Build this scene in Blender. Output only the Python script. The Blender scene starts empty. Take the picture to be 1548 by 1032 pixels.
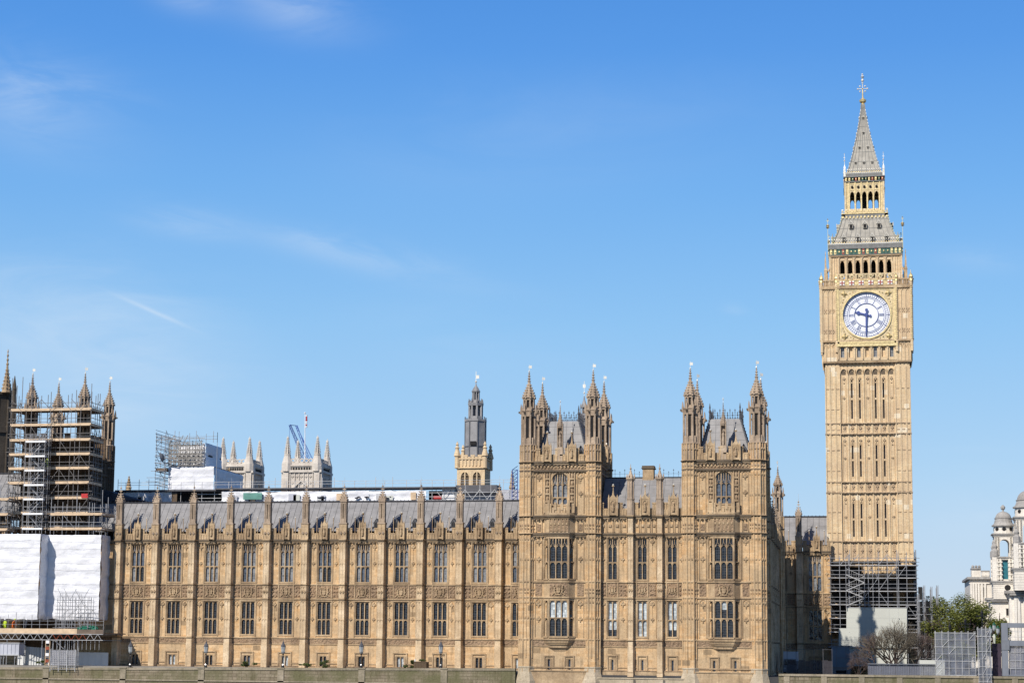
import bpy, math, random
from math import sin, cos, tan, pi, sqrt, radians, degrees
from mathutils import Vector, Matrix, noise

S = bpy.context.scene
COL = S.collection
# ------------------------------------------------------------------ camera
CF, CCX, CCY = 2837.37, 745.18, 620.44          # focal length and principal point, in pixels of a 1548 x 1032 frame
YAW, PITCH, ROLL = 0.193135, 0.126626, 0.009377
CP = Vector((100.53, -252.648, 1.739))
fw = Vector((-sin(YAW)*cos(PITCH), cos(YAW)*cos(PITCH), sin(PITCH)))
rt = Vector((cos(YAW), sin(YAW), 0)); up = rt.cross(fw)
rt, up = cos(ROLL)*rt + sin(ROLL)*up, -sin(ROLL)*rt + cos(ROLL)*up
cd = bpy.data.cameras.new("camera"); cam = bpy.data.objects.new("camera", cd); COL.objects.link(cam)
cam.matrix_world = Matrix(((rt.x, up.x, -fw.x, CP.x), (rt.y, up.y, -fw.y, CP.y), (rt.z, up.z, -fw.z, CP.z), (0, 0, 0, 1)))
cd.sensor_width = 36; cd.lens = 36*CF/1548
cd.shift_x = (774-CCX)/1548; cd.shift_y = (CCY-516)/1548
cd.clip_start = 1; cd.clip_end = 20000
S.camera = cam
def ray(x, y):
    return (fw + rt*((x-CCX)/CF) - up*((y-CCY)/CF))
def at(x, y, Y):
    d = ray(x, y); return CP + d*((Y-CP.y)/d.y)
# ------------------------------------------------------------------ light
SUN = Vector((0.45, 1.0, -0.88)).normalized()
sl = bpy.data.lights.new("sun", 'SUN'); so = bpy.data.objects.new("sun", sl); COL.objects.link(so)
sl.energy = 5.0; sl.angle = radians(0.53); sl.color = (1.0, 0.935, 0.85)
so.rotation_euler = SUN.to_track_quat('-Z', 'Y').to_euler(); so.location = (-40, -150, 120)
S.view_settings.view_transform = 'Standard'; S.view_settings.look = 'None'
S.view_settings.exposure = 0.0; S.view_settings.gamma = 1.0; S.view_settings.use_curve_mapping = False
W = bpy.data.worlds.new("World"); S.world = W; W.use_nodes = True
nt = W.node_tree; nt.nodes.clear()
def N(nt, t, **k):
    n = nt.nodes.new(t)
    for a, b in k.items():
        if a.startswith('i_'):
            n.inputs[a[2:].replace('_', ' ')].default_value = b
        elif a.startswith('n_'): n.inputs[int(a[2:])].default_value = b
        else: setattr(n, a, b)
    return n
def L(nt, a, ai, b, bi): nt.links.new(a.outputs[ai], b.inputs[bi])
wo = N(nt, 'ShaderNodeOutputWorld'); bg = N(nt, 'ShaderNodeBackground'); bg.inputs['Strength'].default_value = 0.115
sky = N(nt, 'ShaderNodeTexSky'); sky.sky_type = 'NISHITA'; sky.sun_disc = False
sky.sun_elevation = math.asin(-SUN.z); sky.sun_rotation = math.atan2(-SUN.x, -SUN.y)
sky.air_density = 1.0; sky.dust_density = 0.35; sky.ozone_density = 2.2; sky.altitude = 0
# thin cirrus and one vapour trail, laid out by direction on the sky
geo = N(nt, 'ShaderNodeTexCoord')
def cloud(x0, y0, x1, y1, wid, amt, soft=1.0, nscale=14.0, seed=0.0):
    a = ray(x0, y0).normalized(); b = ray(x1, y1).normalized()
    c = ((a+b)/2).normalized(); e1 = (b-a); hl = e1.length/2; e1 = e1.normalized(); e2 = c.cross(e1).normalized()
    wv = wid/CF
    d1 = N(nt, 'ShaderNodeVectorMath', operation='DOT_PRODUCT'); d1.inputs[1].default_value = e1/hl
    d2 = N(nt, 'ShaderNodeVectorMath', operation='DOT_PRODUCT'); d2.inputs[1].default_value = e2/wv
    s1 = N(nt, 'ShaderNodeMath', operation='SUBTRACT'); s2 = N(nt, 'ShaderNodeMath', operation='SUBTRACT')
    s1.inputs[1].default_value = c.dot(e1)/hl; s2.inputs[1].default_value = c.dot(e2)/wv
    mp = N(nt, 'ShaderNodeMapping'); mp.inputs['Scale'].default_value = (nscale*1.1, nscale*1.1, nscale*4.2); mp.inputs['Location'].default_value = (seed, seed*.7, 0); mp.inputs['Rotation'].default_value = (0, .22, 0)
    nz = N(nt, 'ShaderNodeTexNoise'); nz.inputs['Scale'].default_value = 1.0; nz.inputs['Detail'].default_value = 10; nz.inputs['Roughness'].default_value = .62; nz.inputs['Distortion'].default_value = .9
    L(nt, geo, 'Generated', d1, 0); L(nt, geo, 'Generated', d2, 0); L(nt, geo, 'Generated', mp, 0); L(nt, mp, 0, nz, 0)
    L(nt, d1, 'Value', s1, 0); L(nt, d2, 'Value', s2, 0)
    # warp the cross distance a little
    w = N(nt, 'ShaderNodeMath', operation='MULTIPLY_ADD'); w.inputs[1].default_value = 1.6*soft; 
    nn = N(nt, 'ShaderNodeMath', operation='SUBTRACT'); nn.inputs[1].default_value = .5
    L(nt, nz, 0, nn, 0); L(nt, nn, 0, w, 0); L(nt, s2, 0, w, 2)
    p1 = N(nt, 'ShaderNodeMath', operation='MULTIPLY'); p2 = N(nt, 'ShaderNodeMath', operation='MULTIPLY')
    L(nt, s1, 0, p1, 0); L(nt, s1, 0, p1, 1); L(nt, w, 0, p2, 0); L(nt, w, 0, p2, 1)
    ad = N(nt, 'ShaderNodeMath', operation='ADD'); L(nt, p1, 0, ad, 0); L(nt, p2, 0, ad, 1)
    ng = N(nt, 'ShaderNodeMath', operation='MULTIPLY'); ng.inputs[1].default_value = -1.3; L(nt, ad, 0, ng, 0)
    ex = N(nt, 'ShaderNodeMath', operation='EXPONENT'); L(nt, ng, 0, ex, 0)
    m = N(nt, 'ShaderNodeMath', operation='MULTIPLY'); L(nt, ex, 0, m, 0)
    mr = N(nt, 'ShaderNodeMapRange'); mr.inputs[1].default_value = .36; mr.inputs[2].default_value = .72; mr.inputs[3].default_value = 1-.85*soft; mr.inputs[4].default_value = 1; mr.clamp = True
    L(nt, nz, 0, mr, 0); L(nt, mr, 0, m, 1)
    o = N(nt, 'ShaderNodeMath', operation='MULTIPLY'); o.inputs[1].default_value = amt; L(nt, m, 0, o, 0)
    return o
cl = [cloud(340, 0, 550, 45, 40, .34, .9, 13, 1), cloud(-90, 130, 190, 200, 72, .36, .85, 11, 3.3), cloud(190, 325, 360, 352, 22, .36, .9, 15, 5),
      cloud(340, 340, 710, 430, 26, .32, .9, 12, 7.7), cloud(178, 447, 284, 494, 3.6, .36, .25, 60, 2), cloud(-160, 480, 330, 540, 105, .46, .7, 8, 4),
      cloud(-60, 640, 380, 600, 80, .36, .8, 10, 9), cloud(1090, 465, 1130, 470, 9, .16, .8, 30, 6), cloud(500, 260, 1150, 180, 90, .12, .8, 7, 8), cloud(220, -15, 340, 10, 26, .3, .8, 16, 11),
      cloud(1380, 800, 1600, 740, 70, .22, .8, 9, 14), cloud(1400, 390, 1560, 400, 22, .14, .8, 14, 17), cloud(500, 480, 900, 560, 80, .10, .8, 8, 21)]
mix = None; prev = None
for c in cl:
    if prev is None: prev = c
    else:
        a = N(nt, 'ShaderNodeMath', operation='ADD'); L(nt, prev, 0, a, 0); L(nt, c, 0, a, 1); prev = a
sx = N(nt, 'ShaderNodeSeparateXYZ'); L(nt, geo, 'Generated', sx, 0)
rp = N(nt, 'ShaderNodeValToRGB'); el = rp.color_ramp.elements
def s2l(c): return tuple(((v/255+.055)/1.055)**2.4 if v > 10 else v/3294 for v in c)+(1,)
stops = [(0.0, (196, 211, 232)), (.035, (190, 212, 238)), (.09, (171, 209, 243)), (.17, (142, 197, 245)), (.24, (112, 178, 243)), (.31, (83, 155, 236)), (.38, (66, 138, 224)), (.5, (38, 86, 165)), (.7, (20, 54, 118)), (1.0, (12, 36, 88))]
el[0].position = stops[0][0]; el[0].color = s2l(stops[0][1]); el[1].position = 1.0; el[1].color = s2l(stops[-1][1])
for p_, c_ in stops[1:-1]: e_ = el.new(p_); e_.color = s2l(c_)
L(nt, sx, 'Z', rp, 0)
rs = N(nt, 'ShaderNodeVectorMath', operation='SCALE'); rs.inputs['Scale'].default_value = 1/.115; L(nt, rp, 0, rs, 0)
sm = N(nt, 'ShaderNodeMixRGB'); sm.inputs[0].default_value = .86; L(nt, sky, 0, sm, 1); L(nt, rs, 0, sm, 2)
cm = N(nt, 'ShaderNodeMixRGB'); cm.inputs[2].default_value = (6.3, 7.2, 8.2, 1)
L(nt, prev, 0, cm, 0); L(nt, sm, 0, cm, 1); L(nt, cm, 0, bg, 'Color'); L(nt, bg, 0, wo, 0)

# ------------------------------------------------------------------ materials
MAT = {}
def newmat(name):
    m = bpy.data.materials.new(name); m.use_nodes = True; MAT[name] = m
    return m, m.node_tree, m.node_tree.nodes['Principled BSDF']
def simple(name, col, rough=.7, metal=0.0, var=.25, nscale=2.0, bump=0.0, bscale=8.0, spec=None):
    m, t, b = newmat(name)
    g = N(t, 'ShaderNodeNewGeometry')
    nz = N(t, 'ShaderNodeTexNoise'); nz.inputs['Scale'].default_value = nscale; nz.inputs['Detail'].default_value = 6
    L(t, g, 'Position', nz, 'Vector')
    mr = N(t, 'ShaderNodeMapRange'); mr.inputs[1].default_value = .3; mr.inputs[2].default_value = .7; mr.inputs[3].default_value = 1-var; mr.inputs[4].default_value = 1+var*.6
    L(t, nz, 0, mr, 0)
    mx = N(t, 'ShaderNodeVectorMath', operation='SCALE'); mx.inputs[0].default_value = col[:3]; L(t, mr, 0, mx, 'Scale')
    L(t, mx, 0, b, 'Base Color'); b.inputs['Roughness'].default_value = rough; b.inputs['Metallic'].default_value = metal
    if spec is not None: b.inputs['Specular IOR Level'].default_value = spec
    if bump:
        n2 = N(t, 'ShaderNodeTexNoise'); n2.inputs['Scale'].default_value = bscale; n2.inputs['Detail'].default_value = 5; L(t, g, 'Position', n2, 'Vector')
        bp = N(t, 'ShaderNodeBump'); bp.inputs['Strength'].default_value = bump; bp.inputs['Distance'].default_value = .1; L(t, n2, 0, bp, 'Height'); L(t, bp, 0, b, 'Normal')
    return m
def stone(name, c1, c2, c3, dirt=(.12, .09, .06), dirtamt=.45, bw=.95, bh=.34, bump=.25, mortar=.012, patch=None, carved=0.0):
    """coursed ashlar: each block its own tone, broad tone drift, soot streaks running down, weathered bump"""
    m, t, b = newmat(name)
    g = N(t, 'ShaderNodeNewGeometry')
    sp = N(t, 'ShaderNodeSeparateXYZ'); L(t, g, 'Position', sp, 0)
    ad = N(t, 'ShaderNodeMath', operation='ADD'); L(t, sp, 'X', ad, 0); L(t, sp, 'Y', ad, 1)
    cb = N(t, 'ShaderNodeCombineXYZ'); L(t, ad, 0, cb, 'X'); L(t, sp, 'Z', cb, 'Y')
    br = N(t, 'ShaderNodeTexBrick'); br.inputs['Scale'].default_value = 1; br.inputs['Mortar Size'].default_value = mortar
    br.inputs['Brick Width'].default_value = bw; br.inputs['Row Height'].default_value = bh; br.inputs['Bias'].default_value = 0
    br.inputs['Color1'].default_value = (*c1, 1); br.inputs['Color2'].default_value = (*c2, 1); br.inputs['Mortar'].default_value = (c1[0]*.62, c1[1]*.6, c1[2]*.58, 1)
    L(t, cb, 0, br, 'Vector')
    n1 = N(t, 'ShaderNodeTexNoise'); n1.inputs['Scale'].default_value = .35; n1.inputs['Detail'].default_value = 8; n1.inputs['Roughness'].default_value = .6; L(t, g, 'Position', n1, 'Vector')
    r1 = N(t, 'ShaderNodeMapRange'); r1.inputs[1].default_value = .38; r1.inputs[2].default_value = .62; L(t, n1, 0, r1, 0)
    m1 = N(t, 'ShaderNodeMixRGB'); m1.inputs[2].default_value = (*c3, 1); L(t, r1, 0, m1, 0); L(t, br, 'Color', m1, 1)
    last = m1
    if patch:
        v = N(t, 'ShaderNodeTexBrick'); v.inputs['Scale'].default_value = 1; v.inputs['Brick Width'].default_value = bw*1.1; v.inputs['Row Height'].default_value = bh*2; v.inputs['Mortar Size'].default_value = 0
        v.inputs['Color1'].default_value = (0, 0, 0, 1); v.inputs['Color2'].default_value = (1, 1, 1, 1); v.inputs['Mortar'].default_value = (0, 0, 0, 1); v.inputs['Bias'].default_value = 0
        L(t, cb, 0, v, 'Vector')
        rv = N(t, 'ShaderNodeMapRange'); rv.inputs[1].default_value = .965; rv.inputs[2].default_value = .97; L(t, v, 'Color', rv, 0)
        mp_ = N(t, 'ShaderNodeMixRGB'); mp_.inputs[2].default_value = (*patch, 1); L(t, rv, 0, mp_, 0); L(t, last, 0, mp_, 1); last = mp_
    mp = N(t, 'ShaderNodeMapping'); mp.inputs['Scale'].default_value = (2.2, 2.2, .28); L(t, g, 'Position', mp, 0)
    n2 = N(t, 'ShaderNodeTexNoise'); n2.inputs['Scale'].default_value = 1; n2.inputs['Detail'].default_value = 9; n2.inputs['Roughness'].default_value = .65; L(t, mp, 0, n2, 'Vector')
    r2 = N(t, 'ShaderNodeMapRange'); r2.inputs[1].default_value = .5; r2.inputs[2].default_value = .78; r2.inputs[3].default_value = 0; r2.inputs[4].default_value = dirtamt; L(t, n2, 0, r2, 0)
    m2 = N(t, 'ShaderNodeMixRGB'); m2.inputs[2].default_value = (*dirt, 1); L(t, r2, 0, m2, 0); L(t, last, 0, m2, 1)
    n3 = N(t, 'ShaderNodeTexNoise'); n3.inputs['Scale'].default_value = 5; n3.inputs['Detail'].default_value = 8; n3.inputs['Roughness'].default_value = .7; L(t, g, 'Position', n3, 'Vector')
    r3 = N(t, 'ShaderNodeMapRange'); r3.inputs[1].default_value = .3; r3.inputs[2].default_value = .7; r3.inputs[3].default_value = .74; r3.inputs[4].default_value = 1.16; L(t, n3, 0, r3, 0)
    sc = N(t, 'ShaderNodeVectorMath', operation='SCALE'); L(t, m2, 0, sc, 0); L(t, r3, 0, sc, 'Scale')
    L(t, sc, 0, b, 'Base Color'); b.inputs['Roughness'].default_value = .92; b.inputs['Specular IOR Level'].default_value = .2
    ns = N(t, 'ShaderNodeTexNoise'); ns.inputs['Scale'].default_value = 3.5; ns.inputs['Detail'].default_value = 9; ns.inputs['Roughness'].default_value = .7; L(t, g, 'Position', ns, 'Vector')
    bp = N(t, 'ShaderNodeBump'); bp.inputs['Strength'].default_value = bump; bp.inputs['Distance'].default_value = .12
    if carved:
        vo = N(t, 'ShaderNodeTexVoronoi'); vo.feature = 'SMOOTH_F1'; vo.inputs['Scale'].default_value = 4.2; L(t, g, 'Position', vo, 'Vector')
        a2 = N(t, 'ShaderNodeMath', operation='MULTIPLY_ADD'); a2.inputs[1].default_value = -carved; L(t, vo, 0, a2, 0); L(t, ns, 0, a2, 2); L(t, a2, 0, bp, 'Height')
        bp.inputs['Distance'].default_value = .22
    else: L(t, ns, 0, bp, 'Height')
    L(t, bp, 0, b, 'Normal')
    return m
stone('limestone_wall', (.57, .35, .165), (.72, .515, .30), (.50, .365, .22), dirtamt=.65, mortar=.006, patch=(.33, .235, .14))
stone('limestone_pale', (.67, .51, .325), (.77, .615, .42), (.52, .385, .24), dirtamt=.65, bw=1.2, bh=.5, mortar=.004)
stone('limestone_trim', (.52, .375, .22), (.59, .445, .28), (.31, .22, .135), dirtamt=.7, bw=2, bh=.4, mortar=.003)
stone('limestone_soot_shade', (.17, .13, .09), (.22, .17, .12), (.12, .095, .07), dirtamt=.6, bw=2, bh=.4)
stone('limestone_carved', (.36, .24, .145), (.43, .305, .195), (.27, .19, .125), dirtamt=.5, bw=3, bh=3, mortar=0, bump=.8, carved=1.2)
stone('limestone_weathered', (.44, .34, .245), (.51, .40, .295), (.30, .23, .17), dirtamt=.65, bw=1.2, bh=.4, bump=.4, mortar=.003)
stone('limestone_cleaned', (.67, .50, .30), (.74, .585, .375), (.60, .45, .285), dirtamt=.34, bw=.62, bh=.36, patch=(.76, .65, .48), bump=.25, mortar=.004)
stone('limestone_cleaned_carved', (.52, .38, .235), (.58, .44, .29), (.46, .34, .225), dirtamt=.4, bw=3, bh=3, mortar=0, bump=.7, carved=.9)
stone('portland_white', (.80, .75, .665), (.84, .79, .70), (.72, .665, .58), dirt=(.24, .22, .2), dirtamt=.3, bw=1.6, bh=.5, bump=.15)
stone('portland_soot', (.40, .38, .355), (.46, .44, .41), (.3, .285, .265), dirt=(.1, .09, .085), dirtamt=.5, bw=2, bh=.5)
stone('abbey_stone', (.66, .60, .52), (.72, .66, .58), (.56, .50, .43), dirt=(.2, .17, .14), dirtamt=.4, bw=1.6, bh=.6, bump=.2)
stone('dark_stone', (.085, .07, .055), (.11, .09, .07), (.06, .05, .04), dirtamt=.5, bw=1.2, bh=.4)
stone('river_stone', (.22, .18, .125), (.31, .26, .185), (.15, .14, .075), dirt=(.095, .085, .04), dirtamt=.95, bw=1.3, bh=.42, bump=.6, mortar=.035)
stone('plinth_stone', (.52, .43, .31), (.60, .51, .38), (.42, .35, .25), dirt=(.2, .18, .1), dirtamt=.5, bw=2.0, bh=.5, bump=.3)
stone('river_cap', (.33, .28, .20), (.40, .34, .255), (.23, .20, .14), dirt=(.13, .12, .07), dirtamt=.6, bw=2.2, bh=.6, bump=.4)
simple('lead_roof', (.255, .25, .25), .6, 0, .22, .9, .12, 3)
simple('lead_seam', (.045, .045, .05), .6, 0, .2, 2)
simple('lead_dark', (.085, .088, .10), .55, 0, .3, 2)
simple('slate_dark', (.05, .055, .075), .6, 0, .3, 1.4, .2, 6)
simple('cast_iron_roof', (.33, .31, .265), .6, .1, .22, 1.3, .15, 5)
simple('cast_iron_rib', (.19, .19, .18), .55, .1, .25, 2)
simple('gilding', (.76, .60, .30), .45, .5, .35, 3, .2, 7)
simple('gilded_stone', (.62, .50, .30), .6, .15, .3, 3, .5, 6)
simple('gold_leaf', (.95, .78, .42), .3, .8, .1, 3)
simple('pale_gilt', (.80, .76, .66), .4, .3, .15, 3)
simple('opal_glass', (.80, .82, .86), .25, 0, .05, 3)
simple('dial_blue', (.055, .085, .27), .4, 0, .15, 4)
simple('green_enamel', (.05, .12, .085), .4, 0, .3, 4)
simple('shield_white', (.8, .78, .74), .5, 0, .08, 4)
simple('cross_red', (.34, .08, .06), .5, 0, .1, 4)
simple('void_dark', (.012, .011, .011), .9, 0, .2, 1)
simple('scaffold_steel', (.27, .275, .29), .5, .3, .3, 3)
simple('scaffold_mid', (.16, .15, .145), .6, .2, .35, 3)
simple('scaffold_pale', (.46, .46, .46), .5, .2, .25, 2)
simple('scaffold_dark', (.10, .10, .11), .6, .2, .3, 2)
simple('deck_timber', (.62, .46, .30), .8, 0, .22, 1.6)
simple('deck_dark', (.16, .12, .09), .9, 0, .3, 1.5)
simple('alloy_white', (.80, .80, .79), .4, .1, .08, 2)
simple('sheet_white', (.74, .745, .77), .55, 0, .10, .7, .8, 1.8)
simple('sheet_grey', (.46, .47, .52), .5, 0, .15, .6, .4, 1.4)
simple('hoarding_white', (.62, .63, .62), .6, 0, .06, .6)
simple('hoarding_pale', (.54, .55, .49), .6, 0, .05, .3)
simple('cabin_blue', (.13, .20, .27), .5, 0, .12, 1)
simple('steel_grey', (.17, .18, .20), .5, .2, .2, 1)
simple('paint_black', (.012, .012, .013), .45, 0, .2, 3)
simple('paint_green', (.02, .09, .05), .45, 0, .2, 3)
simple('crane_blue', (.02, .07, .30), .5, 0, .15, 1)
simple('paint_white', (.75, .75, .75), .5, 0, .05, 1)
simple('flag_red', (.5, .05, .05), .8, 0, .2, 3)
simple('truss_red', (.32, .07, .03), .7, .1, .4, 2)
simple('green_net', (.015, .16, .10), .8, 0, .4, 4)
simple('hi_vis', (.50, .65, .03), .7, 0, .1, 4)
simple('hi_vis_orange', (.75, .16, .02), .7, 0, .1, 4)
simple('red_board', (.5, .02, .02), .6, 0, .2, 4)
simple('teal_glazing', (.03, .16, .20), .3, 0, .3, 2)
simple('bark', (.07, .05, .042), .9, 0, .4, 4, .5, 12)
simple('twig', (.12, .085, .075), .9, 0, .4, 2)
simple('twig_olive', (.16, .135, .10), .9, 0, .4, 2)
simple('planter_timber', (.10, .065, .035), .8, 0, .25, 5)
simple('paving', (.26, .24, .21), .9, 0, .2, .4, .2, 3)
simple('grass_green', (.05, .075, .025), 1, 0, .4, .6)
simple('asphalt', (.055, .055, .057), .95, 0, .2, 1, .2, 6)
simple('lamp_glass', (.34, .36, .36), .2, 0, .1, 5)
simple('blind_white', (.62, .64, .63), .7, 0, .06, 1)
simple('shade_backing', (.014, .014, .015), .8, 0, .4, .8, .4, 2)
simple('scaffold_brown', (.32, .30, .27), .7, .1, .4, 3)
simple('cabin_pale', (.42, .46, .50), .5, 0, .08, 1)
simple('fence_dark', (.045, .04, .05), .7, 0, .3, 3)
simple('frame_grey', (.19, .205, .235), .5, .1, .12, 1)
simple('purple_dark', (.035, .022, .04), .7, 0, .4, 2)
simple('lamp_stone', (.5, .52, .42), .6, 0, .2, 4)
simple('teal_net', (.12, .30, .25), .7, 0, .3, 1)
simple('cloth_dark', (.03, .035, .05), .9)
def leaf(name, c1, c2):
    m, t, b = newmat(name)
    oi = N(t, 'ShaderNodeNewGeometry'); nz = N(t, 'ShaderNodeTexNoise'); nz.inputs['Scale'].default_value = .5; nz.inputs['Detail'].default_value = 4; L(t, oi, 'Position', nz, 'Vector')
    mr = N(t, 'ShaderNodeMapRange'); mr.inputs[1].default_value = .35; mr.inputs[2].default_value = .65; L(t, nz, 0, mr, 0)
    mx = N(t, 'ShaderNodeMixRGB'); mx.inputs[1].default_value = (*c1, 1); mx.inputs[2].default_value = (*c2, 1); L(t, mr, 0, mx, 0); L(t, mx, 0, b, 'Base Color')
    b.inputs['Roughness'].default_value = .7
    tr = N(t, 'ShaderNodeBsdfTranslucent'); L(t, mx, 0, tr, 'Color'); ms = N(t, 'ShaderNodeMixShader'); ms.inputs[0].default_value = .3
    out = t.nodes['Material Output']; L(t, b, 0, ms, 1); L(t, tr, 0, ms, 2); L(t, ms, 0, out, 0)
leaf('leaf_green', (.12, .14, .025), (.25, .265, .06)); leaf('leaf_shrub', (.05, .08, .015), (.10, .13, .03))
def glass(name, col, rough, bump=.7, leaded=.12, line=(.14, .14, .15)):
    m, t, b = newmat(name)
    g = N(t, 'ShaderNodeNewGeometry'); sp = N(t, 'ShaderNodeSeparateXYZ'); L(t, g, 'Position', sp, 0)
    ad = N(t, 'ShaderNodeMath', operation='ADD'); L(t, sp, 'X', ad, 0); L(t, sp, 'Y', ad, 1)
    cb = N(t, 'ShaderNodeCombineXYZ'); L(t, ad, 0, cb, 'X'); L(t, sp, 'Z', cb, 'Y')
    br = N(t, 'ShaderNodeTexBrick'); br.offset = 0; br.inputs['Scale'].default_value = 1; br.inputs['Mortar Size'].default_value = .016; br.inputs['Brick Width'].default_value = .25; br.inputs['Row Height'].default_value = .33
    c = col
    br.inputs['Color1'].default_value = (*[x*.6 for x in c], 1); br.inputs['Color2'].default_value = (*[x*1.5 for x in c], 1); br.inputs['Mortar'].default_value = (*line, 1)
    L(t, cb, 0, br, 'Vector'); L(t, br, 'Color', b, 'Base Color'); b.inputs['Roughness'].default_value = rough
    nz = N(t, 'ShaderNodeTexNoise'); nz.inputs['Scale'].default_value = 1.6; nz.inputs['Detail'].default_value = 2; L(t, g, 'Position', nz, 'Vector')
    bp = N(t, 'ShaderNodeBump'); bp.inputs['Strength'].default_value = bump; bp.inputs['Distance'].default_value = .15; L(t, nz, 0, bp, 'Height'); L(t, bp, 0, b, 'Normal')
glass('glass_dark', (.013, .015, .019), .1, line=(.09, .09, .095)); glass('glass_blue', (.07, .09, .12), .1); glass('glass_grey', (.17, .18, .19), .15, line=(.3, .3, .3)); glass('glass_blind', (.42, .47, .49), .5, line=(.25, .27, .28))
def net(name, col, alpha):
    m, t, b = newmat(name)
    b.inputs['Base Color'].default_value = (*col, 1); b.inputs['Roughness'].default_value = .6
    g = N(t, 'ShaderNodeNewGeometry'); nz = N(t, 'ShaderNodeTexNoise'); nz.inputs['Scale'].default_value = 1.2; nz.inputs['Detail'].default_value = 5; L(t, g, 'Position', nz, 'Vector')
    mr = N(t, 'ShaderNodeMapRange'); mr.inputs[1].default_value = .3; mr.inputs[2].default_value = .7; mr.inputs[3].default_value = alpha-.13; mr.inputs[4].default_value = alpha+.13; L(t, nz, 0, mr, 0)
    L(t, mr, 0, b, 'Alpha')
net('debris_net', (.23, .25, .30), .30); net('debris_net_dense', (.18, .19, .23), .66); net('mesh_net', (.42, .42, .46), .5)
# water
m, t, b = newmat('river_water'); b.inputs['Base Color'].default_value = (.06, .055, .035, 1); b.inputs['Roughness'].default_value = .12
g = N(t, 'ShaderNodeNewGeometry'); nz = N(t, 'ShaderNodeTexNoise'); nz.inputs['Scale'].default_value = .5; nz.inputs['Detail'].default_value = 6; L(t, g, 'Position', nz, 'Vector')
bp = N(t, 'ShaderNodeBump'); bp.inputs['Strength'].default_value = .6; bp.inputs['Distance'].default_value = .3; L(t, nz, 0, bp, 'Height'); L(t, bp, 0, b, 'Normal')

# ------------------------------------------------------------------ mesh building
class MB:
    def __init__(s): s.v = []; s.f = []; s.m = []
    def add(s, vs, fs, mi=0):
        k = len(s.v); s.v += [tuple(p) for p in vs]; s.f += [tuple(i+k for i in f) for f in fs]; s.m += [mi]*len(fs)
    def box(s, x0, x1, y0, y1, z0, z1, mi=0):
        if x0 > x1: x0, x1 = x1, x0
        if y0 > y1: y0, y1 = y1, y0
        if z0 > z1: z0, z1 = z1, z0
        s.add([(x0, y0, z0), (x1, y0, z0), (x1, y1, z0), (x0, y1, z0), (x0, y0, z1), (x1, y0, z1), (x1, y1, z1), (x0, y1, z1)],
              [(0, 3, 2, 1), (4, 5, 6, 7), (0, 1, 5, 4), (1, 2, 6, 5), (2, 3, 7, 6), (3, 0, 4, 7)], mi)
    def prism(s, poly, z0, z1, mi=0, top=1.0, c=None):
        n = len(poly)
        if c is None: c = (sum(p[0] for p in poly)/n, sum(p[1] for p in poly)/n)
        t = [(c[0]+(p[0]-c[0])*top, c[1]+(p[1]-c[1])*top) for p in poly]
        s.add([(x, y, z0) for x, y in poly]+[(x, y, z1) for x, y in t], [tuple(range(n-1, -1, -1)), tuple(range(n, 2*n))]+[(i, (i+1) % n, n+(i+1) % n, n+i) for i in range(n)], mi)
    def fr(s, x, y, r0, r1, z0, z1, n=8, mi=0, rot=None):
        if rot is None: rot = pi/n
        a = [rot+2*pi*i/n for i in range(n)]
        s.add([(x+r0*cos(q), y+r0*sin(q), z0) for q in a]+[(x+r1*cos(q), y+r1*sin(q), z1) for q in a],
              [tuple(range(n-1, -1, -1)), tuple(range(n, 2*n))]+[(i, (i+1) % n, n+(i+1) % n, n+i) for i in range(n)], mi)
    def lathe(s, x, y, prof, n=8, mi=0, rot=None):
        if rot is None: rot = pi/n
        vs = []; fs = []
        for r, z in prof: vs += [(x+r*cos(rot+2*pi*i/n), y+r*sin(rot+2*pi*i/n), z) for i in range(n)]
        for k in range(len(prof)-1):
            for i in range(n): fs.append((k*n+i, k*n+(i+1) % n, (k+1)*n+(i+1) % n, (k+1)*n+i))
        fs.append(tuple(range(n-1, -1, -1))); fs.append(tuple(range((len(prof)-1)*n, len(prof)*n)))
        s.add(vs, fs, mi)
    def ex(s, poly, y0, y1, mi=0):      # polygon in xz pushed along y
        n = len(poly)
        s.add([(x, y0, z) for x, z in poly]+[(x, y1, z) for x, z in poly], [tuple(range(n)), tuple(range(2*n-1, n-1, -1))]+[(i, n+i, n+(i+1) % n, (i+1) % n) for i in range(n)], mi)
    def tube(s, p, q, r, n=4, mi=0, r2=None):
        p = Vector(p); q = Vector(q); d = q-p
        if d.length < 1e-6: return
        d.normalize(); a = d.orthogonal().normalized(); b = d.cross(a); r2 = r if r2 is None else r2
        vs = [p+(a*cos(2*pi*i/n)+b*sin(2*pi*i/n))*r for i in range(n)]+[q+(a*cos(2*pi*i/n)+b*sin(2*pi*i/n))*r2 for i in range(n)]
        s.add(vs, [(i, (i+1) % n, n+(i+1) % n, n+i) for i in range(n)]+[tuple(range(n-1, -1, -1)), tuple(range(n, 2*n))], mi)
    def ball(s, x, y, z, r, mi=0, n=6, sz=1.0):
        s.lathe(x, y, [(r*.05, z-r*sz), (r*.72, z-r*.7*sz), (r, z), (r*.72, z+r*.7*sz), (r*.05, z+r*sz)], n, mi)
    def merge(s, o, M=None):
        k = len(s.v)
        s.v += [tuple(M @ Vector(p)) for p in o.v] if M else list(o.v)
        s.f += [tuple(i+k for i in f) for f in o.f]; s.m += o.m
    def mesh(s, name, mats):
        me = bpy.data.meshes.new(name); me.from_pydata(s.v, [], s.f)
        for a in mats: me.materials.append(MAT[a])
        if len(mats) > 1: me.polygons.foreach_set('material_index', s.m)
        me.update(); return me
def RZ(a, x=0, y=0, z=0): return Matrix.Translation((x, y, z)) @ Matrix.Rotation(a, 4, 'Z')
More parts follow.
